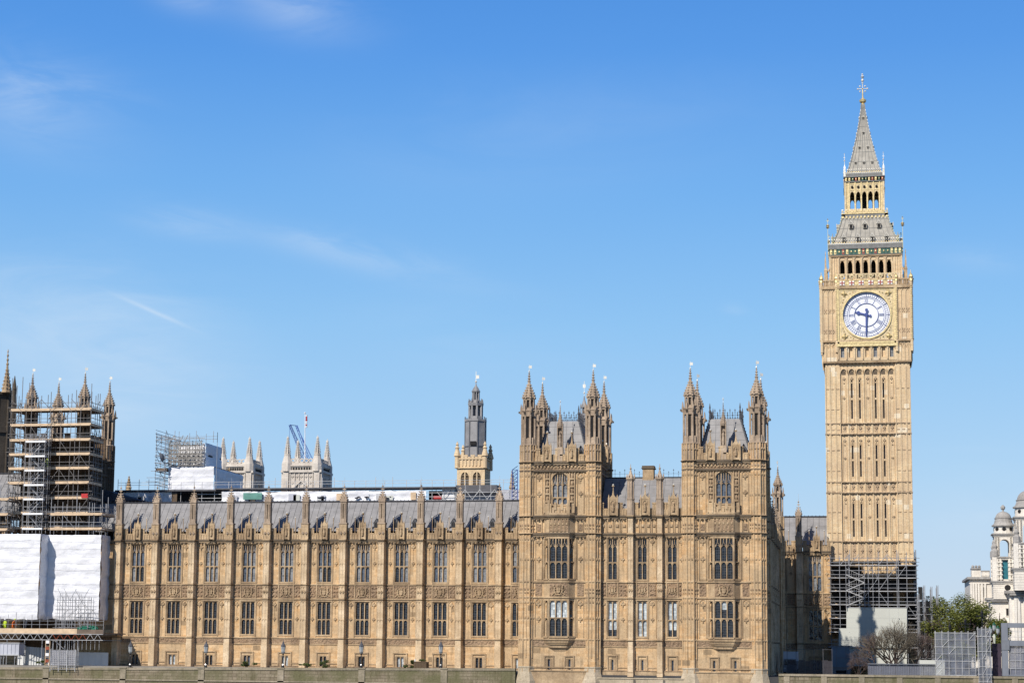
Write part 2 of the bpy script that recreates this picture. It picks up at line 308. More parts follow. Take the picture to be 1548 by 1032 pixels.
def props(o, label=None, cat=None, group=None, kind=None):
    if label: o['label'] = label
    if cat: o['category'] = cat
    if group: o['group'] = group
    if kind: o['kind'] = kind
    return o
def thing(name, label, cat, loc=(0, 0, 0), rz=0.0, group=None):
    o = bpy.data.objects.new(name, None); COL.objects.link(o); o.location = loc; o.rotation_euler = (0, 0, rz); o.empty_display_size = .5
    return props(o, label, cat, group)
def part(name, mb, mats, parent=None, loc=(0, 0, 0), rz=0.0, label=None):
    if isinstance(mats, str): mats = [mats]
    me = mb if isinstance(mb, bpy.types.Mesh) else mb.mesh(name, mats)
    o = bpy.data.objects.new(name, me); COL.objects.link(o); o.location = loc; o.rotation_euler = (0, 0, rz)
    if parent: o.parent = parent
    if label: o['label'] = label
    return o
def single(name, mb, mats, label, cat, loc=(0, 0, 0), rz=0, group=None): return props(part(name, mb, mats, None, loc, rz), label, cat, group)
def struct(name, mb, mats): o = part(name, mb, mats); o['kind'] = 'structure'; return o
def dupe(o, parent=None, loc=None, label=None, group=None):
    c = o.copy(); COL.objects.link(c); c.parent = parent
    if loc is not None: c.location = loc
    if label: c['label'] = label
    if group: c['group'] = group
    for ch in list(o.children): dupe(ch, c)
    return c
rnd = random.Random(4)

# ------------------------------------------------------------------ setting
g = MB(); g.box(-4000, 4000, -12.4, 6000, -6, -1.3); struct('ground', g, 'asphalt')
g = MB(); g.box(-120, 57.6, -12.3, 0.4, -1.295, -.95); struct('terrace', g, 'paving')
g = MB(); g.add([(-4000, -3000, -6.5), (4000, -3000, -6.5), (4000, -12.3, -6.5), (-4000, -12.3, -6.5)], [(0, 1, 2, 3)]); struct('river_water', g, 'river_water')
g = MB(); g.box(150, 4000, -12.3, 40, -1.29, -1.15); struct('road', g, 'asphalt')

# ------------------------------------------------------------------ gothic pieces
def arch_pts(x0, x1, z0, z1, n=4, pointed=1.0):
    """left half of a pointed arch from the springing (x0, z0) to the crown"""
    xc = (x0+x1)/2; w = xc-x0; h = z1-z0; out = []
    for i in range(n+1):
        a = i/n; out.append((x0+w*(1-cos(a*pi/2))**.9, z0+h*sin(a*pi/2)**.85))
    return out
def arch_fill(mb, x0, x1, z0, z1, y0, y1, mi=0, n=4):
    """two spandrels that turn a rectangular head into a pointed arch"""
    xc = (x0+x1)/2; L_ = arch_pts(x0, x1, z0, z1, n)
    mb.ex([(x0, z1)]+L_, y0, y1, mi) if False else mb.ex([(p[0], p[1]) for p in L_]+[(x0, z1)], y0, y1, mi)
    R_ = [(2*xc-p[0], p[1]) for p in L_]
    mb.ex([(x1, z1)]+R_[::-1], y0, y1, mi)
def fleur(mb, x, y, z, s=.28, mi=0):
    for dx, dz, r in ((0, .9, .38), (-.75, .1, .36), (.75, .1, .36), (0, -.2, .42), (0, -1.2, .22)):
        mb.box(x+dx*s-r*s, x+dx*s+r*s, y-.13, y, z+dz*s-r*s*1.2, z+dz*s+r*s*1.2, mi)
def blind(mb, x0, x1, z0, z1, y, d=.09, w=.09, mi=0, head=True, mid=False):
    mb.box(x0, x0+w, y-d, y, z0, z1, mi); mb.box(x1-w, x1, y-d, y, z0, z1, mi)
    if head:
        hh = (x1-x0)*.55; arch_fill(mb, x0+w, x1-w, z1-hh, z1, y-d, y, mi, 3)
    if mid:
        xc = (x0+x1)/2; mb.box(xc-w/2, xc+w/2, y-d, y, z0, z1, mi)
def wall_cells(mb, x0, x1, z0, z1, ops, y=0, depth=.5, mi=0, back=True, bmi=None):
    """wall front at y with real openings cut through, reveals going back by depth"""
    xs = sorted({x0, x1} | {o[0] for o in ops} | {o[1] for o in ops}); zs = sorted({z0, z1} | {o[2] for o in ops} | {o[3] for o in ops})
    for j in range(len(zs)-1):
        run = None
        for i in range(len(xs)-1):
            xa, xb, za, zb = xs[i], xs[i+1], zs[j], zs[j+1]
            hole = any(o[0] <= xa+1e-6 and xb <= o[1]+1e-6 and o[2] <= za+1e-6 and zb <= o[3]+1e-6 for o in ops)
            if not hole: mb.add([(xa, y, za), (xb, y, za), (xb, y, zb), (xa, y, zb)], [(0, 1, 2, 3)], mi)
    for a, b_, c, d in ops:
        y1 = y+depth
        mb.add([(a, y, c), (a, y1, c), (a, y1, d), (a, y, d)], [(0, 1, 2, 3)], mi); mb.add([(b_, y, c), (b_, y, d), (b_, y1, d), (b_, y1, c)], [(0, 1, 2, 3)], mi)
        mb.add([(a, y, d), (a, y1, d), (b_, y1, d), (b_, y, d)], [(0, 1, 2, 3)], mi); mb.add([(a, y, c), (b_, y, c), (b_, y1, c), (a, y1, c)], [(0, 1, 2, 3)], mi)
WC = {}
def window(parent, x, y, z, w, h, n, tr=None, tracery=0.0, style='dark', seed=0, rz=0, wide=None, arched=False, label=None):
    """stone framed window of n lights in one or two tiers; origin at sill centre, glass 0.32 behind y. wide: list of light edges"""
    key = (round(w, 3), round(h, 3), n, tr, tracery, tuple(wide) if wide else None, arched)
    if key not in WC:
        m = MB(); f = .11; md = .055
        m.box(-w/2, -w/2+f, 0, .34, 0, h); m.box(w/2-f, w/2, 0, .34, 0, h); m.box(-w/2, w/2, -.10, .34, -.14, .07); m.box(-w/2+f, w/2-f, .01, .34, h-.1, h)
        ed = wide or [-w/2+f+(w-2*f)*i/n for i in range(n+1)]
        for e in ed[1:-1]: m.box(e-md, e+md, .03, .33, .07, h-.1)
        tiers = [(.07, h-.1-tracery)] if not tr else [(.07, tr-.06), (tr+.06, h-.1-tracery)]
        if tr: m.box(-w/2+f, w/2-f, .04, .32, tr-.06, tr+.06)
        for za, zb in tiers:
            for i in range(n):
                a, b_ = ed[i]+(md if i else 0), ed[i+1]-(md if i < n-1 else 0)
                arch_fill(m, a, b_, zb-(b_-a)*.8, zb, .1, .3, 0, 4)
        if tracery:
            zb = h-.1-tracery
            for i in range(n):
                a, b_ = ed[i], ed[i+1]; c = (a+b_)/2; ht = h-.1-zb
                m.tube((a, .12, zb-.05), (c, .12, zb+ht*.36), .028, 4); m.tube((b_, .12, zb-.05), (c, .12, zb+ht*.36), .028, 4)
                m.box(c-.028, c+.028, .08, .2, zb+ht*.36, h-.1)
                arch_fill(m, a+md, c-.03, h-.1-(c-a)*.7, h-.1, .1, .3, 0, 2); arch_fill(m, c+.03, b_-md, h-.1-(c-a)*.7, h-.1, .1, .3, 0, 2)
        if arched: arch_fill(m, -w/2-.01, w/2+.01, h-w*.46, h+.02, -.12, .35, 0, 7)
        WC[key] = (m.mesh('window', ['limestone_trim']), ed, tiers)
    fm, ed, tiers = WC[key]
    o = part('window', fm, None, parent, (x, y, z), rz, label)
    pk = key+(style, seed % 5)
    if pk not in WC:
        r = random.Random(hash((style, seed % 5, n)) & 255 if False else seed*7+len(style)); p = MB()
        full = [(0, h)] if not tr else [(0, tr), (tr, h)]
        for ti, (za, zb) in enumerate(full):
            for i in range(n):
                if style == 'dark': mi = 0
                elif style == 'mix': mi = r.choice((1, 1, 2, 0)) if ti else r.choice((1, 0, 0, 2))
                elif style == 'grey': mi = 2 if r.random() < .75 else 1
                elif style == 'blind': mi = 3
                elif style == 'halfblind': mi = 3
                elif style == 'topblind': mi = 3 if ti else 0
                elif style == 'swag': mi = 3 if ti and 0 < i < n-1 else 0
                else: mi = 1
                a, b_ = ed[i], ed[i+1]
                def q(za, zb, mi): p.add([(a, 0, za), (b_, 0, za), (b_, 0, zb), (a, 0, zb)], [(0, 1, 2, 3)], mi)
                if style == 'halfblind' and ti == 0 and tr: q(za, za+(zb-za)*.42, 0); q(za+(zb-za)*.42, zb, 3)
                elif style == 'swag' and mi == 3:
                    q(za, zb-(zb-za)*.5, 0); q(zb-(zb-za)*.5, zb, 3)
                elif style == 'topblind' and ti == 0 and False: pass
                else: q(za, zb, mi)
        WC[pk] = p.mesh('pane', ['glass_dark', 'glass_blue', 'glass_grey', 'glass_blind'])
    part('pane', WC[pk], None, o, (0, .30, 0))
    return o
def crest(w, h):
    """royal arms in relief: shield, crown, two upright beasts, ribbon"""
    m = MB(); s = w/2.2
    m.ex([(-.26*s, -.1*s), (-.22*s, -.34*s), (0, -.52*s), (.22*s, -.34*s), (.26*s, -.1*s), (.26*s, .22*s), (-.26*s, .22*s)], -.2, 0)
    m.box(-.02*s, .02*s, -.24, -.2, -.45*s, .2*s); m.box(-.24*s, .24*s, -.24, -.2, -.1*s, -.05*s)
    m.box(-.2*s, .2*s, -.2, 0, .28*s, .38*s)
    for k in (-1, 0, 1): m.ball(k*.15*s, -.12, .48*s+(.08*s if k == 0 else 0), .09*s)
    m.ball(0, -.12, .68*s, .05*s)
    for k in (-1, 1):
        pts = [(.42, -.5), (.55, -.2), (.52, .15), (.62, .42)]
        for i in range(3): m.tube((k*pts[i][0]*s, -.12, pts[i][1]*s), (k*pts[i+1][0]*s, -.12, pts[i+1][1]*s), (.13, .14, .12)[i]*s, 6, 0, (.14, .12, .08)[i]*s)
        m.ball(k*.62*s, -.14, .5*s, .13*s)
        m.tube((k*.54*s, -.14, .2*s), (k*.32*s, -.16, .34*s), .05*s, 5); m.tube((k*.54*s, -.14, .02*s), (k*.30*s, -.16, .0*s), .05*s, 5)
        m.tube((k*.44*s, -.12, -.45*s), (k*.32*s, -.15, -.62*s), .07*s, 5); m.tube((k*.55*s, -.12, -.4*s), (k*.72*s, -.15, -.64*s), .07*s, 5)
        m.tube((k*.6*s, -.1, -.2*s), (k*.85*s, -.1, .05*s), .04*s, 5); m.tube((k*.85*s, -.1, .05*s), (k*.8*s, -.1, .35*s), .05*s, 5)
        m.box(k*.8*s-.12*s, k*.8*s+.12*s, -.14, 0, -.72*s, -.58*s)
    for i in range(5): m.box((-.5+i*.2)*s, (-.32+i*.2)*s, -.13-.03*(i % 2), 0, -.74*s-.02*(i % 2), -.6*s-.02*(i % 2))
    return m
def corbels(mb, x0, x1, y, z, step=.42, s=.17, mi=0, d=.22):
    n = max(1, int((x1-x0)/step)); st = (x1-x0)/n
    for i in range(n):
        c = x0+st*(i+.5); mb.box(c-s*.55, c+s*.55, y-d, y, z-s*1.1, z, mi)
def spire_cap(mb, x, y, r, z0, z1, n=8, crock=5, mi=0, ogee=True):
    h = z1-z0
    prof = [(r*1.12, z0), (r*1.14, z0+.02*h), (r*.98, z0+.05*h), (r*.86, z0+.16*h), (r*.66, z0+.28*h), (r*.42, z0+.42*h), (r*.27, z0+.55*h), (r*.17, z0+.70*h), (r*.10, z0+.86*h), (r*.07, z1)]
    mb.lathe(x, y, prof, n, mi)
    def rad(t):
        for k in range(len(prof)-1):
            a = (prof[k][1]-z0)/h; b_ = (prof[k+1][1]-z0)/h
            if a <= t <= b_: return prof[k][0]+(prof[k+1][0]-prof[k][0])*(t-a)/(b_-a+1e-9)
        return prof[-1][0]
    for k in range(crock):
        t = .1+.5*k/crock; rr = rad(t); q = r*.105*(1.25-.5*k/crock)
        for i in range(n):
            a = pi/n+2*pi*i/n; cx_, cy_ = x+(rr+q*.4)*cos(a), y+(rr+q*.4)*sin(a); mb.box(cx_-q, cx_+q, cy_-q, cy_+q, z0+t*h-q*.7, z0+t*h+q*1.1, mi)
    for t, q in ((.66, .30), (.76, .25), (.86, .22), (.95, .15)): mb.fr(x, y, r*q*.6, r*q*1.15, z0+t*h-.035*h, z0+t*h, n, mi); mb.fr(x, y, r*q*1.15, r*q*.5, z0+t*h, z0+t*h+.03*h, n, mi)

TUR = {}
def turret(parent, x, y, zbody0, zp, ztop, R=1.06, mat='limestone_weathered', vane=True, mat_low='limestone_wall', key='a'):
    """octagonal corner turret; zp parapet cornice level. parts: turret (> finial)"""
    k = (zbody0, zp, ztop, R, mat, key)
    if k not in TUR:
        m = MB(); H = ztop-zp; s = H/12.0
        zz = [zp, zp+2.35*s, zp+6.8*s, zp+8.6*s]
        m.fr(x*0, 0, R*1.03, R*1.03, zbody0, zp, 8, 1)
        for i in range(8):       # angle shafts and panel ribs all the way down
            a = pi/8+i*pi/4; m.tube((R*1.05*cos(a), R*1.05*sin(a), zbody0), (R*1.05*cos(a), R*1.05*sin(a), zz[1]), .10, 5, 1)
        for i in range(8):
            a = i*pi/4; rr = R*.965
            m.tube((rr*cos(a), rr*sin(a), zbody0+5), (rr*cos(a), rr*sin(a), zz[1]), .075, 5, 1)
        m.fr(0, 0, R*1.0, R*1.0, zp, zz[1], 8, 0)
        if key == 'a':
            for z, q, mi_ in ((ZP, .14, 4), (ZS2, .14, 4), (ZS1, .14, 4), (ZC+.1, .3, 2), (18.95, .3, 2), (zp-1.0, .22, 2), (zp+.1, .34, 2)):
                m.fr(0, 0, R*1.05, R+q, z-.16, z, 8, mi_); m.fr(0, 0, R+q, R*1.05, z, z+.13, 8, 4)
            for i in range(8):
                a0, a1 = pi/8+i*pi/4, pi/8+(i+1)*pi/4; am = (a0+a1)/2
                for t, zl in ((.27, 0), (.73, 0)):
                    px = R*1.04*(cos(a0)*(1-t)+cos(a1)*t); py = R*1.04*(sin(a0)*(1-t)+sin(a1)*t)
                    for zc_ in (9.55, 17.8, 25.35, 27.5):
                        m.ball(px, py, zc_, .15, 5 if zc_ < 20 else 0, 4); m.ball(px, py, zc_-.45, .12, 5, 4) if zc_ < 20 else None
                    for za in (7.9, 5.9, 16.0, 13.4, 24.2, 21.6): m.ball(px, py, za, .13, 4, 4, 1.5)
                    for za in (6.3, 13.9, 22.1): m.ball(px, py, za-.45, .10, 2, 4, .8)
        for zc, q in ((zp, 1.24), (zp-1.05, 1.16), (zz[1], 1.12)): m.fr(0, 0, R*1.04, R*q, zc-.16, zc, 8, 2 if q > 1.2 else 0); m.fr(0, 0, R*q, R*1.02, zc, zc+.12, 8, 0)
        # lantern tiers: stone core, dark strips painted as shaded slots, eight posts
        def tier(z0, z1, r, band):
            m.fr(0, 0, r*.74, r*.74, z0, z1, 8, 0)
            for i in range(8):
                a = i*pi/4; ca, sa = cos(a), sin(a); w_ = r*.13; rr_ = r*.74*cos(pi/8)+.015; zb_, zt_ = z0+(z1-z0)*.2, z1-(z1-z0)*.18
                m.add([(rr_*ca-w_*sa*-1, rr_*sa+w_*ca*-1, zb_), (rr_*ca-w_*sa, rr_*sa+w_*ca, zb_), (rr_*ca-w_*sa, rr_*sa+w_*ca, zt_), (rr_*ca+w_*sa, rr_*sa-w_*ca, zt_)], [(0, 1, 2, 3)], 3)
            for i in range(8):
                a = pi/8+i*pi/4; m.tube((r*cos(a), r*sin(a), z0), (r*cos(a), r*sin(a), z1), r*.17, 4, 0)
                a2 = i*pi/4; c1 = r*.93
                if i % 2: m.tube((c1*cos(a2), c1*sin(a2), z0), (c1*cos(a2), c1*sin(a2), z0+(z1-z0)*.2), r*.2, 4, 0)
            m.fr(0, 0, r*1.0, r*1.0, z0, z0+(z1-z0)*.17, 8, 0); m.fr(0, 0, r*1.0, r*1.06, z1-(z1-z0)*band, z1, 8, 0)
        tier(zz[1]+.12, zz[2], R*.86, .16); tier(zz[2]+.25, zz[3], R*.66, .2)
        m.fr(0, 0, R*.9, R*1.02, zz[2]-.1, zz[2]+.08, 8, 0); m.fr(0, 0, R*1.0, R*.72, zz[2]+.08, zz[2]+.3, 8, 0)
        for i in range(8):
            a = pi/8+i*pi/4; q = .09; cx_, cy_ = R*1.0*cos(a), R*1.0*sin(a)
            m.lathe(cx_, cy_, [(.13, zz[2]-.35), (.15, zz[2]+.1), (.12, zz[2]+.45), (.03, zz[2]+1.0)], 4, 0); m.box(cx_*1.22-q, cx_*1.22+q, cy_*1.22-q, cy_*1.22+q, zz[2]-.25, zz[2]-.02, 2)
            cx_, cy_ = R*.66*cos(a), R*.66*sin(a); m.box(cx_*1.2-q, cx_*1.2+q, cy_*1.2-q, cy_*1.2+q, zz[3]-.12, zz[3]+.16, 0)
        spire_cap(m, 0, 0, R*.74, zz[3], ztop, 8, 5, 0)
        TUR[k] = m.mesh('turret', [mat, mat_low, 'limestone_soot_shade', 'void_dark', 'limestone_trim', 'limestone_carved'])
        f = MB(); f.tube((0, 0, ztop), (0, 0, ztop+1.05), .035, 4); f.ball(0, 0, ztop+.12, .12); f.box(.02, .34, -.02, .02, ztop+.55, ztop+.92); f.box(-.12, .0, -.02, .02, ztop+.68, ztop+.76)
        TUR[k+('f',)] = f.mesh('finial', ['pale_gilt'])
    o = part('turret', TUR[k], None, parent, (x, y, 0))
    if vane: part('finial', TUR[k+('f',)], None, o, (0, 0, 0), rnd.uniform(0, .6))
    return o

def ball_finial(mb, x, y, z0, z1, r=.16, mi=0, mb_i=1):
    mb.lathe(x, y, [(.17, z0), (.1, z0+.25*(z1-z0)), (.05, z0+.5*(z1-z0)), (.045, z1-r*2.2), (r*1.15, z1-r*1.7), (r*1.1, z1-r*1.2)], 6, mi); mb.ball(x, y, z1-r*.5, r*.75, mb_i)
def gablet(mb, x, y, z0, z1, zf, w=1.1, d=.4, mi=0, bi=1):
    mb.box(x-w/2, x+w/2, y-d, y, z0, z1-.6, mi); mb.ex([(x-w/2-.08, z1-.6), (x+w/2+.08, z1-.6), (x+.1, z1), (x-.1, z1)], y-d-.05, y, mi)
    mb.box(x-w*.2, x+w*.2, y-d-.015, y-d, z0+.3, z1-1.0, 2)                                    # darker plate painting the shade of the niche behind the figure
    mb.lathe(x, y-d-.1, [(.13, z0+.45), (.17, z0+.9), (.12, z0+1.2), (.1, z0+1.3), (.13, z0+1.45), (.03, z0+1.6)], 6, mi)
    for k in (-1, 1): mb.box(x+k*w/2-.1, x+k*w/2+.1, y-d-.12, y-d+.1, z0-.1, z1-.35, mi); mb.lathe(x+k*w/2, y-d, [(.12, z1-.35), (.03, z1+.05)], 4, mi)
    arch_fill(mb, x-w*.3, x+w*.3, z1-1.3, z1-.75, y-d-.08, y-d+.02, mi, 3)
    ball_finial(mb, x, y-d/2, z1-.05, zf, .17, mi, bi)

PM = {}
def parapet_bay(w, gx=(0,), z=16.85, ztop=19.05, zg=19.75, zf=20.75, small=True, key=None, gw=1.1):
    """one bay of pierced battlement with gabled niches; origin centre, wall face y=0"""
    k = (w, gx, z, ztop, zg, zf, small, gw)
    if k in PM: return PM[k]
    m = MB(); h = ztop-z
    m.box(-w/2, w/2, -.12, .18, z, z+h*.44, 0)
    n = max(2, int(w/.36)); st = w/n
    for i in range(n):
        x0 = -w/2+st*i; c = x0+st/2
        m.box(c-.05, c+.05, -.2, -.12, z, z+h*.44)
    step = [1, 1, 0, 1, 1]   # merlons
    nm = max(3, int(round(w/.62))); sm = w/nm
    for i in range(nm):
        x0 = -w/2+sm*i
        if i % 2 == 0:
            m.box(x0+.04, x0+sm-.04, -.1, .16, z+h*.44, z+h*.9); m.box(x0-.0, x0+sm, -.17, .2, z+h*.9, ztop); m.box(x0+sm*.5-.05, x0+sm*.5+.05, -.16, -.1, z+h*.44, z+h*.9)
        else:
            m.box(x0, x0+sm, -.15, .18, z+h*.44, z+h*.54)
    for g_ in gx: gablet(m, g_, -.1, z, zg, zf, gw)
    if small:
        for s in (-1, 1): m.tube((s*w*.27, -.1, z+h*.5), (s*w*.27, -.1, zf-.75), .05, 4, 0); m.ball(s*w*.27, -.1, zf-.72, .11, 1)
    PM[k] = m.mesh('parapet', ['limestone_trim', 'pale_gilt', 'limestone_carved']); return PM[k]
def buttress_mesh(w, d, z0, z1, strings, corn, mats=('limestone_pale', 'limestone_trim', 'limestone_soot_shade'), dark_base=True):
    m = MB(); a = w*.17
    P = [(-w/2, 0), (-w/2+a*.9, -d), (w/2-a*.9, -d), (w/2, 0)]
    def prof(k, dy=0): return [(-w/2-k, .0), (-w/2+a*.9-k*.5, -d-k), (w/2-a*.9+k*.5, -d-k), (w/2+k, .0)]
    m.prism(prof(0), z0, z1, 0)
    m.prism(prof(.12), z0, z0+.5, 0); m.prism(prof(.06), z0+.5, strings[0]-.85, 0); m.prism(prof(.14), z0+.5, z0+.62, 1)
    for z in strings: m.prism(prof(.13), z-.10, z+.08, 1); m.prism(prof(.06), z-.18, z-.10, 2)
    for z in corn: m.prism(prof(.17), z-.12, z+.12, 2); m.prism(prof(.24), z+.02, z+.16, 1)
    edges = [P[0], P[1], (0, -d), P[2], P[3]]
    zs = strings+[corn[0]]
    for i in range(len(zs)-1):
        a0, a1 = zs[i]+.2, zs[i+1]-.3
        for ex_, ey in (P[1], P[2], (0, -d)): m.tube((ex_, ey, a0), (ex_, ey, a1), .05, 4, 0)
        for xx0, xx1 in ((P[1][0], 0), (0, P[2][0])):
            arch_fill(m, xx0+.03, xx1-.03, a1-.3, a1, -d-.06, -d, 1, 2)
            if a1-a0 > 3:
                zm = (a0+a1)/2-.1; arch_fill(m, xx0+.03, xx1-.03, zm-.3, zm, -d-.06, -d, 1, 2)
        if a1-a0 < 3: fleur(m, (P[1][0])/2, -d, (a0+a1)/2, .15, 1); fleur(m, (P[2][0])/2, -d, (a0+a1)/2, .15, 1)
    return m.mesh('buttress', list(mats))
def pinnacle_mesh(w, z0, z1, z2, z3, ztip, mats=('limestone_weathered', 'limestone_trim', 'limestone_soot_shade', 'pale_gilt')):
    """shaft standing on a buttress: square stage, slotted stage, gabled cap and cross finial"""
    m = MB(); h = w/2; yc = -h*.9
    def sq(r): return [(-r, yc-r), (r, yc-r), (r, yc+r), (-r, yc+r)]
    m.prism(sq(h), z0, z1, 1); m.prism(sq(h*1.14), z1-.1, z1+.1, 0)
    for s in (-1, 0, 1): m.tube((s*h, yc-h, z0), (s*h, yc-h, z1), .05, 4, 1)
    fleur(m, -h*.5, yc-h, z0+.9, .15, 0); fleur(m, h*.5, yc-h, z0+.9, .15, 0)
    r = h*.86; m.prism(sq(r*.7), z1, z2, 0)
    for sx in (-1, 1):
        for sy in (-1, 1): m.tube((sx*r*.86, yc+sy*r*.86, z1), (sx*r*.86, yc+sy*r*.86, z2), r*.2, 4, 0)
        m.box(sx*r*.55-.02, sx*r*.55+.02+r*.2*sx*0, yc-r, yc-r*.7, z1, z2, 0)
    for s in (-1, 1): m.box(s*r*.36-.06, s*r*.36+.06, yc-r*.92, yc, z1, z2, 0)
    m.box(-r*.24, r*.24, yc-r*.72, yc-r*.70, z1+.7, z2-.3, 2)  # dark strip painted as the shade of the slot
    m.box(-r*.86, r*.86, yc-r*.95, yc+r, z1, z1+.65, 0); m.box(-r*.9, r*.9, yc-r*.95, yc+r, z2-.35, z2, 0); m.prism(sq(r*1.18), z2-.06, z2+.1, 0)
    m.prism(sq(r*1.05), z2+.1, z3-.35, 0, .16)
    for a in range(4):
        M = RZ(a*pi/2, 0, yc); t = MB(); t.ex([(-r*.8, z2), (r*.8, z2), (0, z2+r*1.9)], -r*1.1, -r*.8, 0); m.merge(t, M @ Matrix.Translation((0, 0, 0)))
    H = z3-z2
    for k in range(4):
        t = .15+.2*k; rr = r*1.05*(1-t)+.1
        for sx in (-1, 1):
            for sy in (-1, 1): m.box(sx*rr-.07, sx*rr+.07, yc+sy*rr-.07, yc+sy*rr+.07, z2+t*H, z2+t*H+.16, 0)
    m.tube((0, yc, z3-.4), (0, yc, ztip), .06, 4, 0, .03); m.box(-.22, .22, yc-.05, yc+.05, z3-.05+.1, z3+.18, 0); m.fr(0, yc, .06, .17, z3+.42, z3+.5, 6, 0); m.fr(0, yc, .17, .05, z3+.5, z3+.66, 6, 0)
    m.tube((0, yc, ztip), (0, yc, ztip+.9), .016, 3, 3)
    return m.mesh('pinnacle', list(mats))
Z0, ZP, ZS2, ZS1, ZC = -1.2, 3.15, 8.52, 10.52, 16.6        # base, plinth string, lower and upper strings, cornice
def side_panels(m, xa, xb, y, ribs=2):
    """niche-like blind panel between window and buttress on the two main storeys"""
    for z0, z1 in ((ZP+.3, ZS2-.25), (ZS1+.3, ZC-.35)):
        blind(m, xa, xb, z0, z1, y, .08, .07, 0, True)
        c = (xa+xb)/2; fleur(m, c, y, (z0+z1)/2-.1, .2, 0); fleur(m, c, y, z1-.55, .26, 0); m.tube((c, y-.03, (z0+z1)/2+.3), (c, y-.03, z1-.8), .03, 3, 0)
def roof_mesh(x0, x1, ye, ze, yr, zr, step=.86, yb=None, zb=None, mats=('lead_roof', 'lead_seam'), hz=2, seam=.028):
    m = MB(); yb = yb if yb is not None else 2*yr-ye; zb = zb if zb is not None else ze
    m.add([(x0, ye, ze), (x1, ye, ze), (x1, yr, zr), (x0, yr, zr), (x1, yb, zb), (x0, yb, zb)], [(0, 1, 2, 3), (3, 2, 4, 5), (0, 3, 5), (1, 4, 2)], 0)
    n = int((x1-x0)/step); L_ = sqrt((yr-ye)**2+(zr-ze)**2); ny, nz_ = -(zr-ze)/L_, (yr-ye)/L_
    for i in range(n+1):
        x = x0+(x1-x0)*i/n; m.tube((x, ye+ny*.01, ze+nz_*.01), (x, yr+ny*.01, zr+nz_*.01), seam, 4, 1)
    rr = random.Random(3)
    for i in range(n):
        xa = x0+(x1-x0)*i/n
        for k in range(hz):
            t = (k+.35+.25*(i % 2))/hz
            if t < 1: m.tube((xa, ye+(yr-ye)*t, ze+(zr-ze)*t), (xa+(x1-x0)/n, ye+(yr-ye)*t, ze+(zr-ze)*t), .015, 3, 1)
    m.tube((x0, yr, zr+.03), (x1, yr, zr+.03), .1, 6, 1)
    return m
def cresting(x0, x1, y, z, h=.55, step=.5, r=.022, big=0):
    m = MB(); m.tube((x0, y, z+.12), (x1, y, z+.12), r, 3); m.tube((x0, y, z+h*.62), (x1, y, z+h*.62), r*.7, 3)
    n = max(1, int((x1-x0)/step))
    for i in range(n+1):
        x = x0+(x1-x0)*i/n; hh = h*(1.35 if big and i % big == 0 else 1)
        m.tube((x, y, z), (x, y, z+hh), r, 3); m.box(x-.07, x+.07, y-.02, y+.02, z+hh*.8, z+hh*.88); m.ball(x, y, z+hh*.5, .05, 0, 4)
    return m

